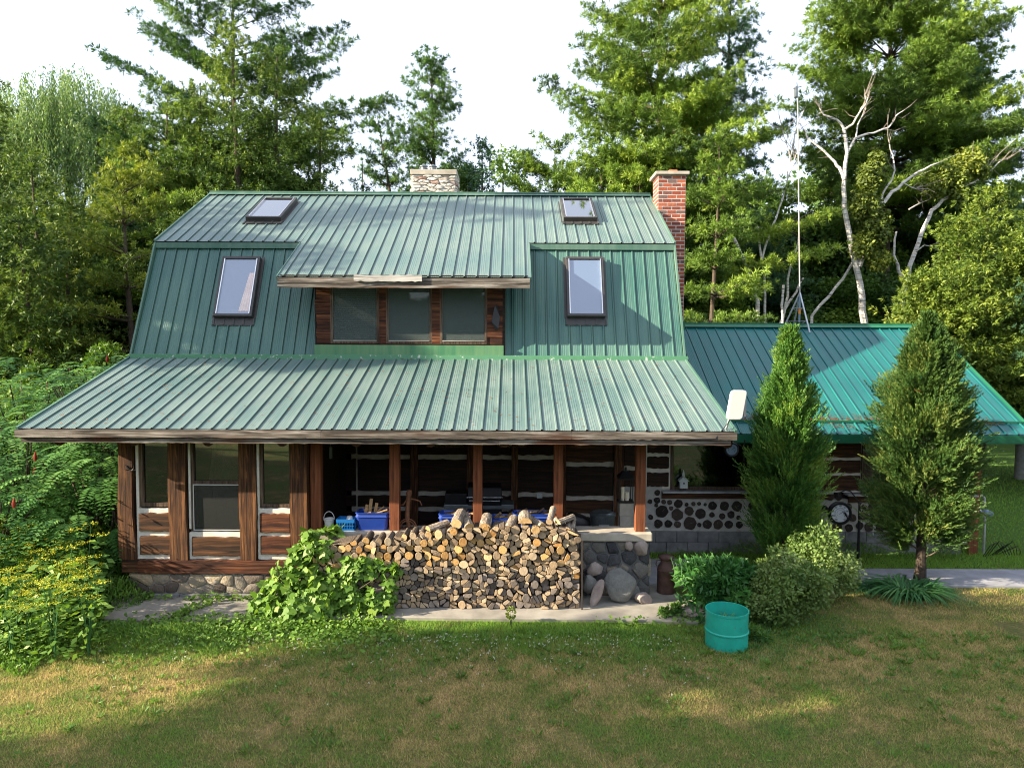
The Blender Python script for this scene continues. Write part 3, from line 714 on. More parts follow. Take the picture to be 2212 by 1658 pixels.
# two pale rocks mortared under the cap end
def rock(name, c, r, mat, label=None, cat=None, parent=None, seed=0, flat=1., rot=(0, 0, 0), group=None, n=3, cut=(.62, .92)):
    rng = np.random.default_rng(seed); import bmesh
    bm = bmesh.new(); bmesh.ops.create_icosphere(bm, subdivisions=n, radius=1.)
    cutsn = [Vector(rng.normal(size=3)).normalized() for _ in range(9)]; cd_ = [rng.uniform(*cut) for _ in range(9)]
    for v in bm.verts:
        p = v.co.copy()
        for nn, dd in zip(cutsn, cd_):
            k = p.dot(nn)
            if k > dd: p -= nn*(k-dd)*.85
        p *= 1+rng.uniform(-.018, .018); v.co = Vector((p.x*r[0], p.y*r[1], p.z*r[2]))
    M = Matrix.Rotation(rot[2], 4, 'Z') @ Matrix.Rotation(rot[1], 4, 'Y') @ Matrix.Rotation(rot[0], 4, 'X')
    bmesh.ops.transform(bm, matrix=M, verts=bm.verts)
    me = bpy.data.meshes.new(name); bm.to_mesh(me); bm.free(); me.materials.append(MATS[mat])
    a = me.attributes.new('tint', 'FLOAT', 'FACE'); a.data.foreach_set('value', [float(rng.uniform(.35, .65))]*len(me.polygons))
    me.polygons.foreach_set('use_smooth', [True]*len(me.polygons)); me.set_sharp_from_angle(angle=R_(32))
    o = bpy.data.objects.new(name, me); col.objects.link(o)
    if parent is not None: o.parent = parent; o.location = Vector(c)-Vector(parent.location)
    else: o.location = c
    return tag(o, label, cat, group)
c = P(1392, 1182, WY-.04); rock('corner_stone', (c.x-.05, c.y+.02, .84), (.12, .10, .14), 'rock_pink', parent=H, seed=3)
c = P(1358, 1175, WY-.04); rock('corner_stone', (c.x, c.y+.02, .88), (.07, .07, .09), 'rock_pink', parent=H, seed=4)
# porch posts
for k, (a, b) in enumerate([(669, 691), (840, 861), (1021, 1041), (1196, 1216), (1374, 1395)]):
    xa, xb = P(a, 1050, WY).x, P(b, 1050, WY).x; m = MB((xa, WY, CZ1)); yy = WY+.03
    for nm in (0,):
        live_post(m, xa, xb, yy, yy+.15, CZ1-.002, 2.60, .0015, .0015, 10)
    o = m.build('porch_post', 'post_cedar', H, bevel=.006)

# ---- back wall of the porch (Y = 3.3): squared logs with pale chinking
BWY = BY
def Pz(py, Y, px=1100): return P(px, py, Y).z
def log_panel(px0, px1, rows, Y, mats=('log_dark',), chink_=True, z_pad=.0):
    """rows: list of (py_top, py_bottom) of each log"""
    xa, xb = P(px0, 1050, Y).x, P(px1, 1050, Y).x
    for i, (a, b) in enumerate(rows):
        m = MB((xa, Y, Pz(b, Y))); wavy_board(m, xa+.02, xb-.02, Y-.045, Y+.02, Pz(b, Y), Pz(a, Y), .012, 8)
        m.build('wall_log', mats[i % len(mats)], H, bevel=.012)
bw = MB((0, BWY, 0)); bw.box(-3.2, XR-.2, BWY+.0, BWY+.12, 0, 3.75, 0, .5); bw.build('chinking', 'chink_shaded', H)
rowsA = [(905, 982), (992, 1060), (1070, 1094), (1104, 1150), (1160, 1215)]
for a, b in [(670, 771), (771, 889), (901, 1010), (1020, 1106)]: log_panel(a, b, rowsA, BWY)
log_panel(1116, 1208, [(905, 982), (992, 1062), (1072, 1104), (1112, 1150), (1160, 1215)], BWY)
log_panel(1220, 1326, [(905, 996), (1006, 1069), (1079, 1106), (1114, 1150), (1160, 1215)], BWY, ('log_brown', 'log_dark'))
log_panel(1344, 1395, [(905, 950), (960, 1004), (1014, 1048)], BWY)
for a, b in [(887, 903), (1008, 1022), (1104, 1118), (1206, 1222), (1325, 1345)]:
    m = MB((P(a, 1050, BWY).x, BWY, 0)); xa, xb = P(a, 1050, BWY).x, P(b, 1050, BWY).x
    live_post(m, xa, xb, BWY-.08, BWY+.01, .3, 3.7, .006, .006); m.build('post', 'post_brown', H)
pf = MB((0, WY, 0)); pf.box(-3.1, 2.3, WY+.36, BWY, .0, .22, 0, .5); pf.build('porch_floor', 'concrete_dark', H)
# two narrow transom panes just under the fascia
for a, b in ((938, 1002), (1074, 1136)):
    xa, xb = P(a, 960, BWY).x, P(b, 960, BWY).x; window(H, xa, xb, Pz(965, BWY), Pz(925, BWY), BWY-.05, .03, pane='sky_glass')
# outlet box
ob = MB(); a = P(1165, 1070, BWY-.06); ob.box(a.x-.055, a.x+.055, BWY-.085, BWY-.05, a.z-.045, a.z+.045); ob.build('outlet', 'ceramic', H, bevel=.008)

# ================================================================ RIGHT WING
AX1 = 9.93; AEY, AEZ = 2.62, 2.475; ARY, ARZ = 6.2, 4.63
roof_sheet('wing_roof', XR-.35, AX1, (AEY, AEZ), (ARY, ARZ), 'roof_annex', rib=.022)
roof_sheet('wing_roof', XR-.35, AX1, (2*ARY-AEY, AEZ), (ARY, ARZ), 'roof_annex')
t = MB()
t.bar((XR-.3, ARY, ARZ+.045), (AX1+.02, ARY, ARZ+.045), .10, .03)
for s in (-1, 1):
    t.add([(XR-.3, ARY, ARZ+.06), (AX1+.02, ARY, ARZ+.06), (AX1+.02, ARY+s*.16, ARZ-.04), (XR-.3, ARY+s*.16, ARZ-.04)], [(0, 1, 2, 3)])
t.bar((AX1+.01, AEY, AEZ-.02), (AX1+.01, ARY, ARZ-.02), .03, .12)
sl_a = (ARZ-AEZ)/(ARY-AEY)
t.bar((XR+.02, AEY+.30, AEZ+.30*sl_a+.035), (AX1, AEY+.30, AEZ+.30*sl_a+.035), .035, .03)
t.build('wing_trim', 'trim_annex', H)
t = MB(); t.box(XR-.1, AX1-.01, AEY-.02, AEY+.015, AEZ-.17, AEZ-.012); t.build('wing_fascia', 'trim_annex', H)
t = MB(); t.box(XR-.2, AX1-.05, AEY+.02, BWY+.1, AEZ-.16, AEZ-.14); t.build('soffit', 'soffit', H)
def c4(cx, cy): return (2350+cx/3.3154)/1.7367, (1580+cy/3.3154)/1.7367
def c5(cx, cy): return (2900+cx/2.3532)/1.7367, (1580+cy/2.3532)/1.7367
AX0 = XR-.2; AXW = P(2112, 1050, BWY).x
aw = MB((AX0, BWY, 0)); aw.box(AX0, AXW-.1, BWY+.03, BWY+.15, .0, 2.5, 0, .5)
aw.box(AXW-.2, AXW-.08, BWY+.15, 9., 0, 2.5, 0, .5); aw.prism([(BWY+.15, 2.4), (2*ARY-BWY-.15, 2.4), (ARY, ARZ-.12)], 'x', AXW-.2, AXW-.08)
aw.build('wing_wall', 'log_dark', H)
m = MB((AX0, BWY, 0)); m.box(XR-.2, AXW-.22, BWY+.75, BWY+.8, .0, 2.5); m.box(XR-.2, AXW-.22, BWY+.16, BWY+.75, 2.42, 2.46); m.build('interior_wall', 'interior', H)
# concrete blocks
bk = MB((AX0, BWY, 0)); zt2 = Pz(1146, BWY, 1800); hb = zt2/2
for r in range(2):
    for k in range(-1, 16):
        x0 = AX0-.95+.42*k+(.21 if r else 0)
        if x0+.1 < AXW-.12: bk.box(max(x0+.003, 2.35), min(x0+.415, AXW-.12), BWY-.09-.012*(1-r), BWY+.03, hb*r+.002, hb*(r+1)-.003, 0)
bk.build('footing', 'concrete_dark', H, bevel=.006)
# cordwood wall
cz0, cz1 = zt2, Pz(1076, BWY, 1500); cw0, cw1 = P(1345, 1100, BWY).x, AXW-.1
cwl = MB((AX0, BWY, cz0)); cwl.box(cw0, cw1, BWY-.06, BWY+.03, cz0, cz1+.01, 0, .5)
cwl.box(cw0, P(1428, 1100, BWY).x, BWY-.061, BWY+.03, cz1+.01, Pz(1050, BWY, 1500), 0, .5)
CW = cwl.build('cordwood_wall', 'mortar_light', H)
known = [(440, 1120, 78), (460, 1000, 30), (535, 1005, 32), (642, 1022, 54), (553, 1078, 28), (628, 1160, 74), (745, 1032, 24), (830, 1025, 26), (778, 1112, 58), (900, 1022, 24), (975, 1032, 20), (920, 1145, 68),
  (1068, 1045, 54), (1212, 1052, 58), (1370, 1055, 64), (1060, 1160, 34), (1187, 1178, 40), (1297, 1158, 46), (1390, 1195, 28), (393, 1270, 54), (517, 1272, 50), (632, 1280, 44), (787, 1265, 84), (903, 1285, 28), (1000, 1278, 58), (1135, 1280, 62), (1270, 1280, 54), (1400, 1285, 44),
  (290, 995, 30), (378, 980, 40), (368, 1040, 26), (380, 885, 36), (298, 1190, 34)]
ends = [(*c4(a, b), r/3.3154/1.7367) for a, b, r in known]
known5 = [(503, 660, 38), (575, 670, 30), (455, 775, 32), (660, 755, 34), (800, 755, 24), (866, 757, 30), (960, 765, 42), (1060, 757, 34), (700, 850, 34), (800, 835, 38), (880, 840, 34), (938, 850, 14), (1000, 850, 36), (1085, 835, 34), (760, 920, 34), (668, 940, 36), (845, 933, 42), (950, 925, 48), (1050, 925, 38), (560, 930, 44)]
ends += [(*c5(a, b), r/2.3532/1.7367) for a, b, r in known5]
rr = random.Random(5)
for k in range(11): ends.append((1625+k*14+rr.uniform(-2, 2), 1092+(k*19) % 44, rr.uniform(7, 11)))
for k in range(9): ends.append((1950+k*15, 1096+(k*23) % 40, rr.uniform(7, 12)))
for a, b, r in ends:
    c = P(a, b, BWY-.07); R = r*(BWY+10.7)/F_; m = MB((c.x, BWY-.06, c.z)); n = 14
    rad = [R*rr.uniform(.9, 1.08) for _ in range(n)]
    vs = [(c.x+rad[i]*math.cos(i*2*math.pi/n), BWY-.055, c.z+rad[i]*math.sin(i*2*math.pi/n)) for i in range(n)]
    vs += [(x, BWY-.078, z) for x, y, z in vs]
    m.add(vs, [(i, (i+1) % n, n+(i+1) % n, n+i) for i in range(n)] + [tuple(range(n, 2*n))[::-1]], 0, rr.random())
    ang = rr.uniform(0, 3.1); dv = Vector((math.cos(ang), 0, math.sin(ang)))*R*.6; cc = Vector((c.x, BWY-.079, c.z))
    m.bar(cc+dv*.1, cc+dv, .006, .002, (0, 1, 0), 1, .5)
    m.build('log_end', ['cord_end', 'mortar_grey'], CW)
# beams and sills
xa, xb = P(1427, 1068, BWY).x, P(1790, 1068, BWY).x; z0, z1 = Pz(1075, BWY, 1500), Pz(1061, BWY, 1500)
m = MB((xa, BWY, z0)); wavy_board(m, xa, xb, BWY-.09, BWY+.03, z0+.004, z1, .003, 10); m.build('sill_log', 'log_brown', H)
m = MB((xa, BWY, z1)); m.box(xa, xb, BWY-.2, BWY+.03, z1+.003, z1+.035, 0, 0.); m.build('window_sill', 'steel_pipe', H)
window(H, P(1447, 1000, BWY).x, P(1765, 1000, BWY).x, z1+.04, 2.38, BWY+.0, .06, label='wide picture window of the wing')
log_panel(1394, 1445, [(950, 976), (984, 1009), (1018, 1048)], BWY)
m = MB((AX0, BWY, 1)); m.box(P(1390, 1000, BWY).x, P(1447, 1000, BWY).x, BWY-.02, BWY+.035, Pz(1052, BWY), 2.4, 0, .5)
m.box(P(1762, 1000, BWY).x, P(1862, 1000, BWY).x, BWY-.02, BWY+.035, Pz(1062, BWY, 1800), 2.4, 0, .5); m.build('chinking', 'chink', H)
log_panel(1766, 1857, [(950, 984), (990, 1017), (1023, 1055)], BWY, ('log_brown',))
m = MB((P(1858, 1000, BWY).x, BWY, 1)); live_post(m, P(1858, 1000, BWY).x, P(1877, 1000, BWY).x, BWY-.07, BWY+.02, Pz(1062, BWY, 1860), 2.4, .003, .003); m.build('post', 'frame_wood', H)
xa, xb = P(1828, 1068, BWY).x, AXW-.1; z0, z1 = Pz(1083, BWY, 1900), Pz(1068, BWY, 1900)
m = MB((xa, BWY, z0)); wavy_board(m, xa, xb, BWY-.09, BWY+.03, z0+.003, z1, .003, 10); m.build('sill_log', 'log_brown', H)
m = MB((xa, BWY, z1)); m.box(xa-.05, xb, BWY-.18, BWY+.03, z1+.003, z1+.035, 0, 0.); m.build('window_sill', 'steel_pipe', H)
window(H, P(1877, 1000, BWY).x, P(1965, 1000, BWY).x, z1+.04, 2.38, BWY+.0, .04, mid=Pz(1012, BWY, 1900), label='double window of the wing behind the right cedar')
xa, xb = P(1965, 1000, BWY).x, AXW-.12
for (a, b) in [(950, 984), (990, 1022), (1028, 1058)]:
    m = MB((xa, BWY, 1)); wavy_board(m, xa, xb, BWY-.05, BWY+.029, Pz(b, BWY, 2000), Pz(a, BWY, 2000), .008, 8); m.build('wall_log', 'log_brown', H, bevel=.01)
m = MB((AXW-.1, BWY, 0)); live_post(m, P(2094.5, 1050, BWY-.1).x, P(2114, 1050, BWY-.1).x, BWY-.14, BWY+.05, .0, 2.4, .006, .006); m.build('post', 'post_cedar', H)

# ================================================================ CHIMNEYS
# brick
CYF = 6.05
ca, cb = P(1421, 400, CYF).x, P(1481, 400, CYF).x; ctop = P(1450, 378, CYF).z; cdp = .62
cm = MB((ca, CYF, 4.3)); cm.box(ca+.004, cb-.004, CYF+.004, CYF+cdp-.004, 4.0, ctop, 1, .5)
bh, gap = .068, .021; rows = int((ctop-4.3)/(bh+gap)); z = ctop - rows*(bh+gap)
rr = random.Random(2)
for r in range(rows):
    zz = z+r*(bh+gap)
    for side in range(4):
        n = 3; Lw = (cb-ca) if side % 2 == 0 else cdp
        off = .5 if (r+side) % 2 else 0
        bl = Lw/n; k = -off
        while k < n:
            a0, a1 = max(0, k)*bl, min(n, k+1)*bl
            if a1-a0 > .02:
                jj = rr.uniform(-.003, .003)
                if side == 0: cm.box(ca+a0+gap/2, ca+a1-gap/2, CYF+jj, CYF+.03, zz, zz+bh, 0, rr.random())
                if side == 1: cm.box(cb-.03, cb+jj, CYF+a0+gap/2, CYF+a1-gap/2, zz, zz+bh, 0, rr.random())
                if side == 3: cm.box(ca-jj, ca+.03, CYF+a0+gap/2, CYF+a1-gap/2, zz, zz+bh, 0, rr.random())
                if side == 2: cm.box(ca+a0+gap/2, ca+a1-gap/2, CYF+cdp-.03, CYF+cdp+jj, zz, zz+bh, 0, rr.random())
            k += 1
ch1 = cm.build('chimney', ['brick', 'brick_mortar'], H, label='tall narrow red brick chimney at the right gable')
m = MB((ca, CYF, ctop)); m.box(ca-.07, cb+.07, CYF-.07, CYF+cdp+.07, ctop, ctop+.075, 0, .5); m.build('chimney_cap', 'concrete', ch1, bevel=.01)
xm = P(1452, 365, CYF+.3).x; m = MB((xm, CYF+.3, ctop)); m.box(xm-.1, xm+.1, CYF+.2, CYF+.42, ctop+.075, ctop+.17, 0, .5); m.build('flue', 'clay', ch1, bevel=.01)
m = MB((ca, CYF, 4.4)); m.box(ca-.03, cb+.03, CYF-.03, CYF+.02, 4.4, 4.72); m.build('flashing', 'trim_annex', ch1)
# stone
SY = 7.75; sa, sb = P(889, 390, SY).x, P(984, 390, SY).x; stop_ = P(935, 378, SY).z
m = MB((sa, SY, 7.)); m.box(sa+.015, sb-.015, SY+.015, SY+.85, 6.4, stop_, 1, .5)
for k, (w0, w1, pl) in enumerate([(sa, sb, lambda a, b, h: (a, SY+.015-h, b)), (SY, SY+.85, lambda a, b, h: (sb-.015+h, a, b)), (SY, SY+.85, lambda a, b, h: (sa+.015-h, a, b))]):
    stones(m, w0, w1, 7.4, stop_, .24, .07, pl, .007, .045, 0, random.Random(k), 2, 2.6)
ch2 = m.build('chimney', ['stone_white', 'brick_mortar'], H, True, label='wide white stone chimney behind the ridge')
m = MB((sa, SY, stop_)); m.box(sa-.03, sb+.03, SY-.05, SY+.9, stop_, stop_+.13, 0, .6); m.build('chimney_cap', 'concrete', ch2, bevel=.01)
m = MB((sa, SY, 7.7)); m.box(sa-.05, sb+.05, SY-.06, SY-.02, 7.6, RZ+.10); m.build('flashing', 'trim_green', ch2)
for px in (915, 935):
    c = P(px, 352, SY+.4); m = MB((c.x, c.y, stop_+.13))
    m.lathe([(.075, 0), (.075, .12), (.085, .12), (.085, .135), (.07, .135), (.07, .17), (.11, .17), (.11, .185), (.03, .225), (0, .225)], m.org, 18, 0, .5); m.build('flue', 'galvanised', ch2, True)

# ================================================================ ROOF-MOUNTED THINGS
top = P(1722, 190, ARY); jt = P(1727, 640, ARY)
mast = empty('antenna_mast', (jt.x, ARY, ARZ), 'tall thin radio mast on a tripod straddling the ridge of the right wing', 'antenna mast')
m = MB((jt.x, ARY, ARZ)); m.tube([(jt.x, ARY, jt.z), (top.x, ARY, top.z)], .015, 8); m.build('pole', 'pole_white', mast, True)
m = MB((jt.x, ARY, ARZ)); m.tube([(jt.x, ARY, ARZ+.07), (jt.x, ARY, jt.z)], .026, 8); m.build('pole', 'pole_blue', mast, True)
m = MB((jt.x, ARY, ARZ)); m.tube([(jt.x, ARY, ARZ+.28), (jt.x, ARY, ARZ+.40)], .029, 8); m.build('marker_band', 'orange_tape', mast)
fl_ = P(1698, 700, ARY); apx = Vector((jt.x, ARY, jt.z+.08))
yf = 5.88; f1 = Vector((P(1748, 727, yf).x, yf, ARZ-(ARY-yf)*sl_a+.03)); f2_ = Vector((fl_.x, ARY+.3, ARZ-.3*sl_a+.03)); f3 = Vector((jt.x+.2, ARY+.55, ARZ-.55*sl_a+.03)); f3 = Vector((jt.x+.05, ARY+.6, ARZ-.6*sl_a+.02))
for f in (f1, f2_, f3): m = MB((jt.x, ARY, ARZ)); m.tube([apx, f], .020, 7); m.build('leg', 'steel_pipe', mast, True)
m = MB((jt.x, ARY, ARZ))
for u in (.38, .72):
    a, b, c = (apx.lerp(f, u) for f in (f1, f2_, f3)); m.tube([a, b], .009, 5); m.tube([b, c], .009, 5); m.tube([c, a], .009, 5)
m.build('brace', 'steel_pipe', mast)
m = MB((jt.x, ARY, ARZ)); m.box(top.x-.06, top.x-.01, ARY-.06, ARY+.06, top.z-.22, top.z+.02); m.tube([(top.x-.1, ARY, top.z-.02), (top.x+.09, ARY, top.z+.03)], .012, 6); m.tube([(top.x, ARY, top.z), (top.x-.02, ARY, top.z+.12)], .012, 6)
m.build('antenna_head', 'galvanised', mast)
a, b = P(1568, 905, -.02), P(1607, 842, -.02)
pa = empty('panel_antenna', (a.x+.12, 0, 2.8), 'white flat box antenna at the right end of the porch fascia', 'antenna')
m = MB((a.x+.12, -.05, a.z)); cx, cz = (a.x+b.x)/2, (a.z+b.z)/2; hw, hh = (b.x-a.x)/2-.015, (b.z-a.z)/2
poly = []
for sx, sz, a0 in ((1, -1, -90), (1, 1, 0), (-1, 1, 90), (-1, -1, 180)):
    for k in range(5):
        an = R_(a0+k*22.5); poly.append((cx+sx*(hw-.05)+.05*math.cos(an)+.035*((sz*(hh-.05)+.05*math.sin(an))/hh), cz+sz*(hh-.05)+.05*math.sin(an)))
m.prism(poly, 'y', -.12, -.03); m.build('housing', 'white_plastic', pa, True, .012)
m = MB((a.x+.12, -.05, a.z)); m.box(cx+hw-.01, cx+hw+.025, -.10, -.02, cz-hh+.05, cz+hh-.05); m.build('rim', 'post_grey', pa)
m = MB((a.x+.12, -.05, a.z)); m.tube([(cx, -.02, cz), (cx-.02, .03, cz-.05), (XR-.12, .05, EZ+.04), (XR-.12, .05, EZ-.1)], .016, 7); m.build('bracket', 'galvanised', pa)
m = MB((a.x+.12, -.05, a.z)); m.tube([(cx-.03, -.02, cz-hh+.05), (cx-.1, .0, cz-hh-.06), (cx-.3, -.05, 2.72), (cx-.9, -.055, 2.71)], .006, 5); m.build('cable', 'black_metal', pa)
print('house done')

# ================================================================ THE WOODPILE
rr = random.Random(21)
PILE_X0, PILE_X1, PY = -3.05, P(1252, 1250, .05).x, .05
top_px = [(720, 1176), (745, 1170), (800, 1166), (850, 1160), (885, 1154), (905, 1150), (960, 1147), (1000, 1141), (1080, 1137), (1130, 1136), (1180, 1136), (1225, 1142), (1252, 1155)]
tops = [(P(a, b, .12).x, P(a, b, .12).z) for a, b in top_px]
def top_z(x):
    if x <= tops[0][0]: return tops[0][1]
    for (a, za), (b, zb) in zip(tops[:-1], tops[1:]):
        if a <= x <= b: return za+(zb-za)*(x-a)/(b-a)
    return tops[-1][1]
base_z = .055
def ground_left(x):      # the left end of the pile thins out behind the vine
    return base_z if x > -2.2 else base_z
pieces = []              # (polygon, kind, tone)
pts = []; x = PILE_X0
cell = .138
z = base_z
row = 0
while z < 1.5:
    x = PILE_X0 + (row % 2)*cell*.5
    fr_ = min(1, max(0, (z-.05)/1.1))
    while x < PILE_X1:
        c_ = cell*(.78 if (z > .85 and x < -1.1) else 1.0)
        if z < top_z(x)-.03: pts.append((x+rr.uniform(-.035, .035), z+.05+rr.uniform(-.03, .03)))
        x += c_*rr.uniform(.8, 1.2)
    z += cell*(.80 if z < .8 else .74); row += 1
zmx = 1.45
cells = voronoi(pts, PILE_X0-.02, PILE_X1, base_z, zmx)
for (px_, pz_), poly in zip(pts, cells):
    if len(poly) < 3: continue
    # keep below the pile's outline
    poly = [(a, min(b, top_z(a)+.02)) for a, b in poly]
    u = (pz_-base_z)/1.1
    left_top = pz_ > .82 and px_ < -1.2
    fresh = u > .58 + .12*math.sin(px_*3.1) or (u > .45 and px_ > -.6 and rr.random() < .6) or (px_ > .1 and u > .38 and rr.random() < .5)
    round_p = .75 if left_top else (.42 if u > .72 else .12)
    if rr.random() < round_p: pieces.append((poly, 'round', fresh)); continue
    n = len(poly); cx = sum(p[0] for p in poly)/n; cz = sum(p[1] for p in poly)/n
    area = abs(sum(poly[i][0]*poly[(i+1) % n][1]-poly[(i+1) % n][0]*poly[i][1] for i in range(n)))/2
    k = 1 if area < .009 else (2 if area < .015 or rr.random() < .5 else 3)
    if k == 1: pieces.append((poly, 'split', fresh)); continue
    a0 = rr.uniform(0, 6.28); cx += rr.uniform(-.01, .01); cz += rr.uniform(-.01, .01)
    cutsa = [a0 + 2*math.pi*j/k + rr.uniform(-.25, .25) for j in range(k)]
    for j in range(k):
        sub = poly
        for an, sg in ((cutsa[j], 1), (cutsa[(j+1) % k], -1)):
            nx_, nz_ = -math.sin(an)*sg, math.cos(an)*sg; out = []
            for q in range(len(sub)):
                a, b = sub[q], sub[(q+1) % len(sub)]
                da = (a[0]-cx)*nx_+(a[1]-cz)*nz_; db = (b[0]-cx)*nx_+(b[1]-cz)*nz_
                if da >= 0: out.append(a)
                if da*db < 0: tt = da/(da-db); out.append((a[0]+(b[0]-a[0])*tt, a[1]+(b[1]-a[1])*tt))
            sub = out
            if len(sub) < 3: break
        if len(sub) >= 3: pieces.append((sub, 'split', fresh))
def parea(p): return abs(sum(p[i][0]*p[(i+1) % len(p)][1]-p[(i+1) % len(p)][0]*p[i][1] for i in range(len(p))))/2
pieces = [p for p in pieces if parea(p[0]) > .0012]
def log_geo(mb, poly, kind, y0, y1, tone, tiltx=0, tiltz=0):
    n = len(poly); cx = sum(p[0] for p in poly)/n; cz = sum(p[1] for p in poly)/n
    if kind == 'round':
        r = math.sqrt(parea(poly)/math.pi)*.93; a = rr.uniform(.88, 1.12)
        q = [(cx+r*a*math.cos(t_)*rr.uniform(.95, 1.05), cz+r/a*math.sin(t_)*rr.uniform(.95, 1.05)) for t_ in [2*math.pi*i/12 for i in range(12)]]
    else:
        q = []
        for i in range(n):
            a, b = poly[i], poly[(i+1) % n]
            if math.hypot(a[0]-b[0], a[1]-b[1]) < .012: continue
            q.append((a[0]*.86+b[0]*.14, a[1]*.86+b[1]*.14)); q.append((a[0]*.14+b[0]*.86, a[1]*.14+b[1]*.86))
        if len(q) < 3: q = poly
        q = [(cx+(a-cx)*.91, cz+(b-cz)*.91) for a, b in q]
    m_ = len(q); sl1 = rr.uniform(-.12, .12); sl2_ = rr.uniform(-.12, .12)
    f = [(a, y0+(a-cx)*sl1+(b-cz)*sl2_, b) for a, b in q]
    f0 = [(cx+(a-cx)*.93, p[1]-.004, cz+(b-cz)*.93) for (a, b), p in zip(q, f)]
    bk_ = [(a+tiltx, y1, b+tiltz) for a, b in q]
    t_ = rr.random()
    mb.add(f0+[f_ for f_ in f], [tuple(range(m_))], 0, t_)
    mb.add(f0+f, [(i, (i+1) % m_, m_+(i+1) % m_, m_+i) for i in range(m_)], 0, t_*.7)
    mb.add(f+bk_, [(i, (i+1) % m_, m_+(i+1) % m_, m_+i) for i in range(m_)], 1, rr.random())
    return cx, cz
pieces.sort(key=lambda p: -parea(p[0]))
NI = 282
restm = {0: MB((0, .3, .5))}
for i, (poly, kind, fresh) in enumerate(pieces):
    n = len(poly); cx = sum(p[0] for p in poly)/n; cz = sum(p[1] for p in poly)/n
    y0 = PY+rr.uniform(-.045, .05); y1 = y0+rr.uniform(.36, .42)
    tone = ('cut_fresh' if rr.random() < .5 else 'cut_pale') if fresh else ('cut_grey' if rr.random() < .88 else 'cut_pale')
    if i < NI:
        mb = MB((cx, .25, cz)); log_geo(mb, poly, kind, y0, y1, tone)
        o = mb.build('firewood_log', [tone, 'bark'])
        where = 'in the upper left of the woodpile' if cx < -1.3 and cz > .8 else ('in the lower left of the woodpile' if cx < -1.0 else ('in the upper rows of the woodpile' if cz > .85 else ('in the middle rows of the woodpile' if cz > .45 else 'in the bottom rows of the woodpile')))
        look = {'cut_fresh': 'yellow fresh-cut', 'cut_pale': 'pale tan', 'cut_grey': 'weathered grey'}[tone]
        tag(o, f"{look} {'round' if kind == 'round' else 'split wedge'} log {where}", 'firewood log', f"{look} {kind} logs {where}")
    else:
        s_ = len(restm[0].v); log_geo(restm[0], poly, kind, y0, y1, tone)
        if tone == 'cut_grey':
            pass
rest = restm[0]; tag(rest.build('firewood', ['cut_pale', 'bark']), kind='stuff')
# big loose logs along the top: (px, py of front end, radius m, kind, tilt up, yaw, tone)
def loose(px, py, r, half, pitch, yaw, tone, label, L=.36, Y=.10):
    pitch = pitch*.5; yaw = yaw*1.6; py += 6; r *= .85
    c = P(px, py, Y); d = Vector((math.sin(yaw)*math.cos(pitch), math.cos(yaw)*math.cos(pitch), math.sin(pitch)))
    m = MB(c); up = Vector((0, 0, 1)); s_ = d.cross(up).normalized(); u_ = s_.cross(d)
    n = 16; pts_ = []
    if half: pts_ = [(math.cos(math.pi*i/(n-4)), math.sin(math.pi*i/(n-4))*.9-.3) for i in range(n-3)]
    else: pts_ = [(math.cos(2*math.pi*i/n), math.sin(2*math.pi*i/n)) for i in range(n)]
    pts_ = [(a*rr.uniform(.93, 1.07), b*rr.uniform(.93, 1.07)) for a, b in pts_]
    k = len(pts_); rings = []
    for j in range(5):
        w_ = rr.uniform(.93, 1.05); rings.append([c + d*(L*j/4) + s_*a*r*w_ + u_*b*r*w_ for a, b in pts_])
    vs = [v for rg_ in rings for v in rg_]
    m.add(rings[0], [tuple(range(k))], 0, rr.uniform(.4, .9)); m.add(rings[-1], [tuple(range(k))[::-1]], 0, .4)
    for j in range(4):
        for i in range(k): m.add([rings[j][i], rings[j][(i+1) % k], rings[j+1][(i+1) % k], rings[j+1][i]], [(0, 1, 2, 3)], 1, rr.random())
    tag(m.build('firewood_log', [tone, 'bark_pale']), label, 'firewood log', 'loose logs on top of the woodpile')
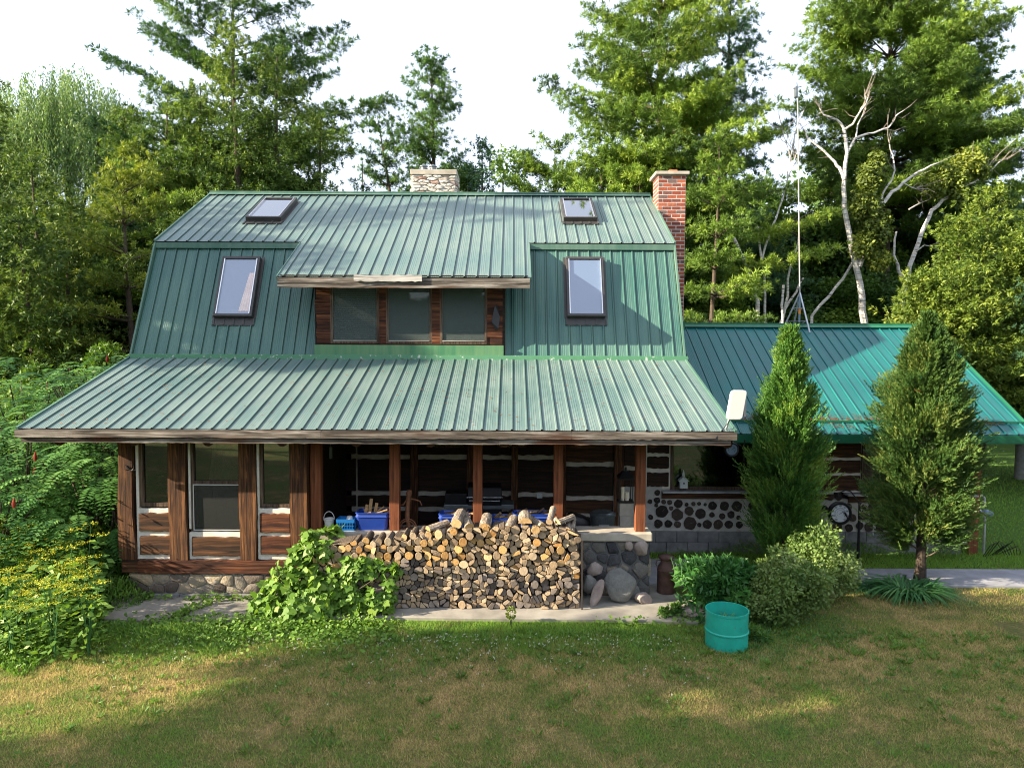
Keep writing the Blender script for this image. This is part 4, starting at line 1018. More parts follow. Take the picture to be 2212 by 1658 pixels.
T = [(985, 1125, .105, 0, .5, .1, 'cut_fresh', 'fresh round log tilted up on top of the pile, leftmost of the tall ones'),
 (1014, 1133, .09, 0, .6, -.2, 'cut_fresh', 'thick rough-barked round log beside the left tall one on the pile top'),
 (1046, 1131, .105, 1, .55, .05, 'cut_fresh', 'half log with fissured pale bark in front of the middle porch post'),
 (1098, 1134, .09, 1, .5, .15, 'cut_fresh', 'spiky bark half log between the two middle bins on the pile top'),
 (1134, 1120, .115, 1, .25, 0, 'cut_fresh', 'wide orange half-round log before the right blue bin'),
 (1186, 1121, .06, 0, .8, .15, 'cut_pale', 'pale crooked log with bare wood leaning before the right blue bin'),
 (1204, 1122, .075, 1, .2, .5, 'cut_fresh', 'half-round log at the right end of the pile top pointing outward'),
 (1172, 1128, .075, 1, .2, -.3, 'cut_fresh', 'small half-round log behind the crooked log on the pile top'),
 (975, 1143, .10, 1, .1, 0, 'cut_fresh', 'orange half log directly under the leftmost tall round log'),
 (924, 1136, .09, 1, .35, .6, 'cut_fresh', 'big split log leaning right at the left step of the pile top'),
 (945, 1146, .115, 1, .15, .2, 'cut_fresh', 'wide split log beside the leaning one at the left step of the pile'),
 (906, 1155, .11, 1, .3, .5, 'cut_pale', 'large bare split chunk at the left step of the pile'),
 (1062, 1146, .06, 0, .4, .3, 'cut_pale', 'slim curved log with a dark end under the half log'),
 (1083, 1152, .045, 0, .5, -.1, 'cut_pale', 'slim upright-tilted pale log under the spiky bark log'),
 (1102, 1152, .065, 0, .5, .1, 'cut_pale', 'round log with oval pale end under the spiky bark log'),
 (1130, 1150, .035, 0, .7, .1, 'cut_pale', 'thin white-barked stick log standing out of the pile top'),
 (1160, 1148, .035, 0, .6, .1, 'cut_pale', 'thin tilted log right of the white stick'),
 (1212, 1142, .06, 0, .6, -.1, 'cut_pale', 'short stubby log under the right end of the pile top'),
 (1236, 1142, .04, 0, .7, .1, 'cut_grey', 'dark little log at the far right end of the pile top'),
 (1030, 1158, .05, 0, .35, .1, 'cut_fresh', 'small round log with yellow end under the tall logs'),
 (1010, 1150, .05, 0, .35, .1, 'cut_pale', 'small round log wedged under the rough-barked one'),
 (1225, 1138, .07, 1, .3, .1, 'cut_fresh', 'small orange half log near the right end of the pile top')]
for a in T: loose(*a)
c = P(813, 1290, 0); m = MB((c.x, .0, .05)); m.tube([(c.x, .0, .05), (c.x+.005, .0, .40)], [.17, .155], 16, 1); m.add([(c.x+.15*math.cos(i*.393), math.sin(i*.393)*.15, .402) for i in range(16)], [tuple(range(16))], 0, .3)
tag(m.build('chopping_block', ['cut_grey', 'bark'], None, True), 'upright barked log stump between the vine and the woodpile', 'log stump')
# thin black end stake
m = MB((PILE_X1+.03, .3, 0)); 
for yy in (.02, .42): m.bar((PILE_X1+.035, yy, 0), (PILE_X1+.03, yy, 1.13), .022, .02, (0, 1, 0))
m.bar((PILE_X1+.035, .02, .6), (PILE_X1+.035, .42, .62), .02, .02)
tag(m.build('stake_frame', 'stake'), 'dark upright stakes holding the right end of the woodpile', 'stakes')

# ================================================================ THINGS ON THE WALL CAP
def bin_(px0, px1, pyb, Y, h, label, wood_=True, deep=.34, z=None):
    z = CZ1+.004 if z is None else z
    xa, xb = P(px0, pyb, Y).x, P(px1, pyb, Y).x; cx = (xa+xb)/2; wt = (xb-xa)/2; wb = wt*.83
    t = empty('storage_bin', (cx, Y, z), label, 'plastic bin', 'blue storage bins of kindling')
    m = MB((cx, Y, z)); dt, db = deep/2, deep/2*.85; Yc = Y+dt
    def ring(w_, d_, zz, c_=.04):
        o = []
        for sx, sy in ((1, 1), (-1, 1), (-1, -1), (1, -1)):
            pp = [(sx*(w_), sy*(d_-c_)), (sx*(w_-c_), sy*d_)]
            if sx*sy < 0: pp = pp[::-1]
            o += [(cx+a, Yc+b, z+zz) for a, b in pp]
        return o
    R1 = [ring(wb, db, 0), ring(wb+(wt-wb)*.72, db+(dt-db)*.72, h*.74), ring(wb+(wt-wb)*.72+.014, db+(dt-db)*.72+.014, h*.76), ring(wt-.02, dt-.02, h*.93), ring(wt, dt, h*.94), ring(wt, dt, h), ring(wt-.02, dt-.02, h), ring(wt-.03, dt-.03, h*.9), ring(wb-.015, db-.015, .02)]
    for i in range(len(R1)-1):
        for k in range(8): m.add([R1[i][k], R1[i][(k+1) % 8], R1[i+1][(k+1) % 8], R1[i+1][k]], [(0, 1, 2, 3)], 0, .5)
    m.add(R1[0], [tuple(range(8))[::-1]]); m.add(R1[-1], [tuple(range(8))])
    m.build('tub', 'blue_bin', t)
    if wood_:
        m = MB((cx, Yc, z+h*.8)); 
        for k in range(26):
            a = Vector((cx+rr.uniform(-wt, wt)*.8, Yc+rr.uniform(-dt, dt)*.7, z+h*rr.uniform(.75, .95))); an = rr.uniform(-.5, .5)
            b = a+Vector((math.cos(an)*rr.uniform(.08, .2), rr.uniform(-.06, .06), rr.uniform(-.02, .09))); m.bar(a, b, rr.uniform(.015, .04), rr.uniform(.01, .03))
        if px0 < 800:
            for dx, hh in ((-.07, .2), (.02, .13), (-.14, .1)): m.bar((cx+dx, Yc, z+h*.85), (cx+dx+.03, Yc, z+h+hh), .05, .02, (0, 1, 0), 0, .8)
        m.build('kindling', 'bin_wood', t)
bin_(766, 840, 1100, WY+.02, .29, 'tall blue tub of kindling with a board sticking up, left on the porch wall')
bin_(946, 1014, 1110, WY+.02, .27, 'blue tub of dark kindling left of the middle porch post', True, .34)
bin_(1058, 1112, 1125, WY+.1, .19, 'low dark blue tub of splintered wood just right of the middle post')
bin_(1107, 1190, 1110, WY+.02, .28, 'wide blue tub behind the orange half log')
# white pail
c = P(710, 1140, WY+.12); pl = empty('pail', (c.x, WY+.14, CZ1), 'small white plastic pail with its handle up, left end of the porch wall', 'pail')
m = MB(pl.location); m.lathe([(0, 0), (.066, 0), (.082, .155), (.09, .155), (.09, .175), (.082, .175), (.078, .16), (.062, .01), (0, .01)], pl.location, 24, 0, .5); m.build('bucket', 'white_plastic', pl, True)
m = MB(pl.location); L0 = pl.location; m.tube([L0+Vector((.088*math.cos(a), 0, .16+.13*math.sin(a))) for a in [math.pi*i/10 for i in range(11)]], .006, 6); m.build('handle', 'white_plastic', pl, True)
# blue basket with slots
a, b = P(727, 1142, WY+.05).x, P(766, 1142, WY+.05).x; bs = empty('basket', ((a+b)/2, WY+.15, CZ1), 'bright blue slotted plastic basket beside the white pail', 'basket')
m = MB(bs.location); cx = (a+b)/2; hw = (b-a)/2; yb = WY+.02; hb = .19
def face(x0, y0, x1, y1, n):
    for zz0, zz1 in ((0, .03), (.13, hb)): m.bar((x0, y0, CZ1+(zz0+zz1)/2), (x1, y1, CZ1+(zz0+zz1)/2), .006, zz1-zz0)
    m.bar((x0, y0, CZ1+.08), (x1, y1, CZ1+.08), .006, .008)
    for i in range(n+1):
        u = i/n; m.bar((x0+(x1-x0)*u, y0+(y1-y0)*u, CZ1+.03), (x0+(x1-x0)*u, y0+(y1-y0)*u, CZ1+.13), .008, .008, (0, 1, 0))
face(cx-hw, yb, cx+hw, yb, 11); face(cx-hw, yb+.22, cx+hw, yb+.22, 11); face(cx-hw, yb, cx-hw, yb+.22, 8); face(cx+hw, yb, cx+hw, yb+.22, 8)
m.box(cx-hw, cx+hw, yb, yb+.22, CZ1+.002, CZ1+.01); m.build('slotted_tub', 'blue_basket', bs)
m = MB(); m.lathe([(0, 0), (.05, .005), (.055, .05), (.04, .09), (.0, .1)], (cx+.05, yb+.1, CZ1+.13), 16); tag(m.build('bottle', 'white_plastic', None, True), 'white round bottle lying in the blue basket', 'bottle')
# old iron hand grinder / pump on cap
c = P(880, 1140, WY+.15); ip = empty('hand_pump', (c.x, WY+.18, CZ1), 'rusty old iron hand pump with a curved handle on the porch wall', 'hand pump'); o = ip.location
m = MB(o); m.tube([o+Vector((.02, 0, .03)), o+Vector((-.01, 0, .2)), o+Vector((.0, 0, .38)), o+Vector((.02, 0, .58))], [.035, .04, .035, .04], 10); m.tube([o+Vector((.02, 0, .57)), o+Vector((.03, 0, .64))], [.055, .04], 10); m.build('barrel', 'rusty_iron', ip, True)
m = MB(o); m.tube([o+Vector((.03, 0, .5)), o+Vector((.1, 0, .49)), o+Vector((.2, 0, .46)), o+Vector((.23, 0, .39))], .011, 6); m.tube([o+Vector((-.02, 0, .48)), o+Vector((-.07, 0, .40)), o+Vector((-.13, 0, .39)), o+Vector((-.14, 0, .36))], .013, 6); m.build('handle', 'rusty_iron', ip, True)
m = MB(o)
for r in (.155, .125): m.tube([o+Vector((r*math.cos(a_), -.03, .0+r*math.sin(a_)*1.1)) for a_ in [math.pi*i/14 for i in range(15)]], .010, 6)
m.box(o.x-.16, o.x+.16, o.y-.06, o.y+.06, CZ1+.002, CZ1+.014); m.build('arched_base', 'rusty_iron', ip, True)
# things deeper in the porch
def px_at(a, b, Y): return P(a, b, Y)
a = P(958, 1085, 2.3); b = P(1110, 1040, 2.3); gl = empty('barbecue_grill', ((a.x+b.x)/2, 2.4, .22), 'black gas barbecue with a long chrome handle inside the porch', 'barbecue'); gl_o = gl.location
m = MB(gl_o); m.box(a.x, b.x, 2.3, 2.75, a.z-.12, a.z-.04, 0); m.build('side_shelf', 'galvanised', gl, bevel=.008)
m = MB(gl_o); xl, xr = P(1010, 1040, 2.3).x, P(1083, 1040, 2.3).x
m.prism([(2.26, a.z-.04), (2.24, a.z+.1), (2.32, a.z+.28), (2.5, a.z+.35), (2.68, a.z+.28), (2.75, a.z-.04)], 'x', xl, xr); m.build('lid', 'black_metal', gl, bevel=.01)
m = MB(gl_o); m.tube([(xl-.02, 2.2, a.z+.12), (xr+.02, 2.2, a.z+.12)], .011, 8); m.tube([(xl+.03, 2.2, a.z+.06), (xr-.03, 2.2, a.z+.06)], .007, 8); m.build('handle', 'chrome', gl, True)
m = MB(gl_o)
m.box(xl, xr, 2.32, 2.7, .3, a.z-.12); m.box(a.x+.02, xl-.02, 2.35, 2.7, a.z-.04, a.z+.16); m.build('cabinet', 'black_metal', gl, bevel=.008)
c = P(1301, 1120, 2.2); tc_ = empty('trash_can', (c.x, 2.2, .22), 'galvanised trash can with a lid at the back of the porch', 'trash can'); o = tc_.location; ht = P(1301, 1108, 2.2).z-.22
m = MB(o); n = 40; prof_ = []
vs = []
for z_, r_ in ((0, .19), (ht*.95, .225)):
    for k in range(n*2): rr2 = r_*(1+.018*(k % 2)); vs.append((o.x+rr2*math.cos(math.pi*k/n), o.y+rr2*math.sin(math.pi*k/n), .22+z_))
m.add(vs, [(k, (k+1) % (2*n), 2*n+(k+1) % (2*n), 2*n+k) for k in range(2*n)]); m.build('can', 'galvanised', tc_)
m = MB(o); m.lathe([(.24, ht-.04), (.24, ht), (.2, ht+.02), (.19, ht+.035), (.05, ht+.06), (0, ht+.062)], (o.x, o.y, .22), 30, 0, .5); m.build('lid', 'galvanised', tc_, True)
m = MB(o); m.box(o.x-.09, o.x+.09, o.y-.24, o.y-.225, .22+ht-.26, .22+ht-.16); m.build('sticker', 'ceramic', tc_)
# black bag
rock('trash_bag', tuple(P(1245, 1140, 2.4)+Vector((0, 0, .02))), (.34, .25, .33), 'black_bag', 'lumpy black bag left of the trash can inside the porch', 'bag', seed=8)
# block pillar + lantern
a, b = P(1338, 1086, 1.6), P(1366, 1086, 1.6)
m = MB(((a.x+b.x)/2, 1.6, .22)); zz = .22
for k in range(5):
    zt3 = .22+(a.z-.22)*(k+1)/5; m.box(a.x+(k % 2)*.01, b.x, 1.6, 1.85, zz+.003, zt3, 0); zz = zt3
tag(m.build('block_pillar', 'concrete', bevel=.006), 'stacked concrete block pillar carrying the black lantern', 'pillar')
cx = (a.x+b.x)/2; ln = empty('lantern', (cx, 1.7, a.z), 'tall black lantern with two candles on the block pillar', 'lantern'); o = ln.location; zt3 = P(1350, 1035, 1.6).z; hwid = .115
m = MB(o); m.box(cx-hwid-.02, cx+hwid+.02, 1.58, 1.84, a.z+.002, a.z+.03)
for sx in (-1, 1):
    for sy in (-1, 1): m.bar((cx+sx*hwid, 1.71+sy*.11, a.z+.03), (cx+sx*hwid, 1.71+sy*.11, zt3), .016, .016, (0, 1, 0))
m.box(cx-hwid-.02, cx+hwid+.02, 1.58, 1.84, zt3, zt3+.02); m.build('frame', 'black_metal', ln)
m = MB(o); m.add([(cx-.14, 1.57, zt3+.02), (cx+.14, 1.57, zt3+.02), (cx+.14, 1.85, zt3+.02), (cx-.14, 1.85, zt3+.02), (cx-.05, 1.66, zt3+.13), (cx+.05, 1.66, zt3+.13), (cx+.05, 1.76, zt3+.13), (cx-.05, 1.76, zt3+.13)], [(0, 1, 5, 4), (1, 2, 6, 5), (2, 3, 7, 6), (3, 0, 4, 7), (4, 5, 6, 7), (3, 2, 1, 0)])
m.tube([(cx, 1.71, zt3+.13), (cx, 1.71, zt3+.2)], .02, 8); m.build('hood', 'black_metal', ln)
for sx, hh in ((-.05, .24), (.03, .15)): m = MB(o); m.tube([(cx+sx, 1.70, a.z+.03), (cx+sx, 1.70, a.z+.03+hh)], .032, 12); m.build('candle', 'candle', ln, True)
# birdhouse church on the wing's sill
a = P(1466, 1053, BWY-.12); bh_ = empty('birdhouse', (P(1475, 1053, BWY-.12).x, BWY-.12, a.z), 'small white church-shaped birdhouse with a steeple on the wing window sill', 'birdhouse'); o = bh_.location
m = MB(o); m.prism([(-.075+o.x, o.z), (.075+o.x, o.z), (.075+o.x, o.z+.15), (o.x, o.z+.22), (o.x-.075, o.z+.15)], 'y', o.y-.06, o.y+.04); m.build('body', 'ceramic', bh_)
m = MB(o)
for s_ in (-1, 1): m.bar((o.x, o.y-.01, o.z+.232), (o.x+s_*.10, o.y-.01, o.z+.14), .13, .012, (0, 0, 1))
m.build('roof', 'ceramic', bh_)
m = MB(o); m.tube([(o.x, o.y-.02, o.z+.2), (o.x, o.y-.02, o.z+.28), (o.x, o.y-.02, o.z+.36)], [.03, .025, .004], 4); m.build('steeple', 'ceramic', bh_)
m = MB(o); m.tube([(o.x, o.y-.064, o.z+.1), (o.x, o.y-.058, o.z+.1)], .018, 12); m.build('entrance_hole', 'black_metal', bh_)
# thermometer on a hook post
TY = 2.55
c = P(1811.3, 1106.8, TY); R0 = 25.7*(TY+10.74)/F_; pb_ = P(1853.5, 1180, TY)
hk = empty('hook_post', (pb_.x, TY, 0), 'black iron post with two scrolled plant hooks in front of the cordwood wall', 'hook post'); o = hk.location
m = MB(o); zt4 = P(1853, 1086, TY).z; m.tube([(o.x, TY, 0), (o.x, TY, zt4)], .026, 8); m.tube([(o.x, TY, zt4), (o.x, TY, zt4+.03)], [.045, .03], 8); m.build('pole', 'black_metal', hk, True)
m = MB(o); s1 = P(1811, 1066, TY); m.tube([(o.x, TY, zt4-.02), (o.x-.07, TY, zt4+.09), (o.x-.18, TY, s1.z+.05), (o.x-.28, TY, s1.z+.07), (s1.x, TY, s1.z+.02), (s1.x-.01, TY, s1.z-.05), (s1.x+.04, TY, s1.z-.06)], .012, 6)
m.tube([(s1.x+.05*math.cos(i*.7), TY, s1.z-.02+.05*math.sin(i*.7)) for i in range(9)], .009, 5)
m.tube([(o.x, TY, zt4-.25), (o.x+.06, TY, zt4-.14), (o.x+.2, TY, zt4-.12), (o.x+.32, TY, zt4-.16), (o.x+.34, TY, zt4-.24), (o.x+.28, TY, zt4-.27)], .012, 6)
m.tube([(o.x+.26+.06*math.cos(i*.7), TY, zt4-.2+.06*math.sin(i*.7)) for i in range(9)], .008, 5)
m.build('hook_arm', 'black_metal', hk, True)
m = MB(); m.tube([(o.x+.27, TY, zt4-.27), (o.x+.27, TY, zt4-.62)], .008, 6); tag(m.build('rain_gauge', 'white_plastic'), 'thin white tube hanging from the right hook of the iron post', 'rain gauge')
def round_dial(name, c, R0, label, cat, dial=True):
    t = empty(name, c, label, cat); m = MB(c)
    n = 32
    prof = [(R0*.74, -.03), (R0*.78, -.05), (R0*.92, -.055), (R0, -.035), (R0, .02), (0, .03)]
    vs = [(c.x+r*math.cos(2*math.pi*k/n), c.y+y, c.z+r*math.sin(2*math.pi*k/n)) for r, y in prof for k in range(n)]
    m.add(vs, [(i*n+k, (i+1)*n+k, (i+1)*n+(k+1) % n, i*n+(k+1) % n) for i in range(len(prof)-1) for k in range(n)], 0, .5); m.build('rim', 'black_metal', t, True)
    m = MB(c); r = R0*.80
    m.add([(c.x+r*math.cos(k*math.pi/4+.39), c.y-.034, c.z+r*math.sin(k*math.pi/4+.39)) for k in range(8)], [tuple(range(8))[::-1]], 0, .5)
    m.add([(c.x+R0*.8*math.cos(k*.2), c.y-.028, c.z+R0*.8*math.sin(k*.2)) for k in range(32)], [tuple(range(32))[::-1]], 1, .5)
    D = m.build('dial', ['dial' if dial else 'pole_blue', 'black_metal'], t)
    m = MB(c)
    for k in range(25):
        an = R_(225-k*270/24); r0, r1 = R0*.44, R0*(.50 if k % 2 else .53); m.bar((c.x+r0*math.cos(an), c.y-.037, c.z+r0*math.sin(an)), (c.x+r1*math.cos(an), c.y-.037, c.z+r1*math.sin(an)), .004, .001, (0, 1, 0))
    for r in (.43, .28): m.tube([(c.x+R0*r*math.cos(R_(225-k*10)), c.y-.036, c.z+R0*r*math.sin(R_(225-k*10))) for k in range(28)], .0018, 3)
    an = R_(35); m.bar((c.x-R0*.1*math.cos(an), c.y-.042, c.z-R0*.1*math.sin(an)), (c.x+R0*.42*math.cos(an), c.y-.042, c.z+R0*.42*math.sin(an)), .006, .002, (0, 1, 0)); m.build('scale_marks', 'black_metal', t)
    if dial:
        for k, s_ in enumerate(['-40', '-20', '0', '20', '40', '60', '80', '100', '120']):
            an = R_(235-k*290/8); cu_ = bpy.data.curves.new('numerals', 'FONT'); cu_.body = s_; cu_.size = R0*.22; cu_.align_x = 'CENTER'; cu_.align_y = 'CENTER'; cu_.extrude = .0008
            tmp = bpy.data.objects.new('numerals', cu_); me_ = bpy.data.meshes.new_from_object(tmp); bpy.data.objects.remove(tmp)
            o_ = bpy.data.objects.new('numerals', me_); col.objects.link(o_); me_.materials.clear(); me_.materials.append(MATS['black_metal']); o_.parent = t
            o_.location = (R0*.64*math.cos(an), -.037, R0*.64*math.sin(an)); o_.rotation_euler = (math.pi/2, 0, 0)
    return t
th = round_dial('thermometer', Vector((c.x, TY-.02, c.z)), R0, 'large black-rimmed dial thermometer with a white face hanging from the iron hook', 'thermometer')
# a small bird figure on the dial
m = MB((c.x, TY, c.z)); bp = Vector((c.x+R0*.42, TY-.075, c.z-R0*.05)); m.tube([bp+Vector((-.05, 0, .03)), bp+Vector((-.02, 0, .035)), bp, bp+Vector((.03, 0, -.05)), bp+Vector((.035, 0, -.1))], [.004, .014, .02, .012, .004], 7); m.build('bird_ornament', 'black_metal', th, True)
c = P(1578.9, 969.7, 2.3); cl = round_dial('wall_clock', Vector((c.x, 2.3, c.z)), 16*(13.04)/F_, 'dark round clock hanging from a bracket under the eave of the wing', 'clock', False)
m = MB(c); xx = P(1608, 970, 2.3).x; m.tube([(xx, 2.32, 2.4), (xx, 2.32, 2.0)], .014, 6); m.tube([(xx, 2.3, 2.25), (c.x, 2.3, c.z+.17), (c.x, 2.3, c.z+.13)], .008, 5); m.build('bracket', 'black_metal', cl)
# bird bracket on the outer post
c = P(*c1(235, 360), WY-.1); m = MB(c)
m.tube([c+Vector((.01, 0, .10)), c+Vector((.01, 0, -.08))], .005, 5); m.tube([c+Vector((.02+.05*math.cos(a_), 0, .0+.06*math.sin(a_))) for a_ in [i*.55-1.5 for i in range(7)]], .004, 5)
m.tube([c+Vector((-.09, 0, -.04)), c+Vector((.1, 0, -.05))], .004, 5); m.tube([c+Vector((.03+.02*math.cos(i*.8), 0, -.07+.02*math.sin(i*.8))) for i in range(7)], .003, 5)
m.tube([c+Vector((-.07, 0, .03)), c+Vector((-.045, 0, .01)), c+Vector((-.02, 0, -.015)), c+Vector((.0, 0, -.04))], [.004, .012, .015, .004], 7)
tag(m.build('plant_hook', 'black_metal', None, True), 'little black iron bracket with a bird silhouette on the outer left post', 'hook')
# hanging wind chime left of first porch post
c = P(714, 965, 1.2); m = MB(c); m.tube([c+Vector((0, 0, .25)), c], .003, 4)
for k in range(4): m.tube([c+Vector((.02*math.cos(k*1.6), .02*math.sin(k*1.6), 0)), c+Vector((.02*math.cos(k*1.6), .02*math.sin(k*1.6), -.2))], .006, 5)
tag(m.build('wind_chime', 'galvanised', None, True), 'slim metal wind chime hanging inside the left end of the porch', 'wind chime')

# ================================================================ THINGS ON THE GROUND
# open drum, cut at an angle
a, b = G(1528, 1400), G(1618, 1400); cx = G(1573, 1400).x; rd = .285; cy = G(1573, 1408).y+rd*.9; cx = 2.985
dr_ = empty('drum', (cx, cy, 0), 'open teal metal drum used as a planter on the lawn before the bushes', 'drum')
m = MB((cx, cy, 0)); hd = .50; pr = [(rd, 0), (rd, .20), (rd+.012, .21), (rd+.012, .225), (rd, .235), (rd, .44), (rd, .465), (rd+.006, .47), (rd+.006, hd), (rd-.006, hd), (rd-.008, .34)]
m.lathe(pr, (cx, cy, 0), 48, 0, .5); m.lathe([(rd-.008, .34), (rd-.01, .2), (rd-.01, .26)], (cx, cy, 0), 48, 1, .5); m.build('shell', ['teal_drum', 'drum_inside'], dr_, True)
m = MB((cx, cy, 0)); m.lathe([(rd-.012, .30), (.1, .32), (0, .31)], (cx, cy, 0), 24, 0, .5); m.build('soil', 'soil', dr_, True)
# milk can
c = G(1441, 1290); mk = empty('milk_can', (c.x, c.y+.13, .05), 'rusty old milk can standing by the end of the stone porch wall', 'milk can'); o = mk.location; hm = .60
m = MB(o); m.lathe([(0, 0), (.145, 0), (.15, .02), (.145, .04), (.143, .36), (.15, .37), (.15, .385), (.143, .39), (.13, .44), (.095, .49), (.09, .54), (.115, .57), (.115, .58)], o, 30, 0, .5); m.build('body', 'rusty_can', mk, True)
m = MB(o); m.lathe([(.10, .575), (.125, .58), (.125, .6), (.09, .62), (.03, .625), (0, .63)], o, 26, 0, .5); m.build('lid', 'rusty_can', mk, True)
for s_ in (-1, 1): m = MB(o); m.tube([o+Vector((s_*.09, 0, .54)), o+Vector((s_*.15, 0, .53)), o+Vector((s_*.17, 0, .47)), o+Vector((s_*.14, 0, .42))], .009, 6); m.build('handle', 'rusty_can', mk, True)
# leaning mill stone and boulders
c = P(1340, 1280, .32); rock('boulder', (c.x, .36, .33), (.27, .085, .27), 'rock_grey', 'flat round grey boulder leaning on the stone porch wall', 'boulder', seed=11, rot=(R_(-16), 0, 0), cut=(.78, .95))
c = P(1287, 1292, .3); rock('boulder', (c.x, .22, .235), (.09, .05, .24), 'rock_pink', 'thin slanted stone slab leaning left of the round boulder', 'boulder', seed=12, rot=(R_(-10), R_(24), 0))
c = P(1390, 1295, .4); rock('boulder', (c.x, .36, .11), (.16, .11, .10), 'rock_pink', 'small pinkish rock at the foot of the wall, right of the round boulder', 'boulder', seed=13, rot=(0, R_(8), 0))
c = P(1270, 1262, .45); rock('boulder', (c.x+.02, .52, .30), (.13, .12, .17), 'rock_grey', 'dark jagged rock behind the slanted slab', 'boulder', seed=14)
c = P(1285, 1235, .5); rock('boulder', (c.x, .55, .52), (.16, .10, .13), 'rock_pink', 'purplish broken rock stacked above the slanted slab', 'boulder', seed=15)
c = P(1367, 1240, .5); rock('boulder', (c.x, .55, .13), (.13, .1, .15), 'rock_grey', 'grey rock tucked between the round boulder and the wall', 'boulder', seed=16)
c = G(1505, 1330); rock('flat_stone', (c.x, c.y, .06), (.42, .28, .07), 'rock_pink', 'flat tan stepping stone beside the peony bush', 'stone', seed=17)
c = G(1500, 1335); rock('boulder', (c.x+.55, c.y+.1, .05), (.2, .15, .09), 'rock_pink', 'low brown rock under the peony behind the drum', 'boulder', seed=18)
# small solar light stake
c = G(1103, 1352); sl3 = empty('garden_stake', (c.x, c.y, 0), 'little black stake with a yellow-green top in the grass before the woodpile', 'garden stake'); o = sl3.location
m = MB(o); m.tube([o, o+Vector((0, 0, .14))], .012, 6); m.build('stake', 'black_metal', sl3)
# gas regulator cluster at the wing's right corner
c = P(2120, 1100, 3.3); gm = empty('gas_meter', (c.x, 3.2, 0), 'blue-grey gas regulator on bent pipes at the right corner of the wing', 'gas meter'); o = gm.location
m = MB(o); m.tube([(o.x, 3.2, 0), (o.x, 3.2, .75), (o.x-.1, 3.2, .9), (o.x-.22, 3.2, .9)], .022, 8); m.tube([(o.x-.02, 3.2, .98), (o.x-.03, 3.2, 1.15), (o.x-.1, 3.2, 1.2)], .025, 8); m.build('pipe', 'steel_pipe', gm, True)
m = MB(o); m.lathe([(0, 0), (.05, .01), (.11, .05), (.12, .07), (.11, .09), (.05, .12), (0, .14)], (o.x+.03, 3.2, .78), 18); m.tube([(o.x+.05, 3.1, .85), (o.x+.05, 3.3, .85)], .05, 12); m.build('regulator', 'pole_blue', gm, True)
ht_ = MB((o.x+.3, 3.1, 0))
for k in range(7): ht_.tube([(o.x-.15+.07*k, 3.0+.03*k, .02), (o.x-.05+.09*k, 2.95, .25+.05*(k % 3)), (o.x+.15+.08*k, 3.05, .30-.03*k), (o.x+.35+.05*k, 3.1, .03)], .007, 4)
tag(ht_.build('bent_wire', 'black_metal'), 'tangled heap of bent black wire on the grass at the right corner of the wing', 'wire')
# grey post far right
c = G(2203, 1034); m = MB((c.x, c.y, 0)); m.tube([(c.x, c.y, 0), (c.x, c.y, 4.5)], [.17, .15], 12)
tag(m.build('utility_pole', 'post_grey', None, True), 'grey weathered pole on the lawn at the far right edge', 'pole')

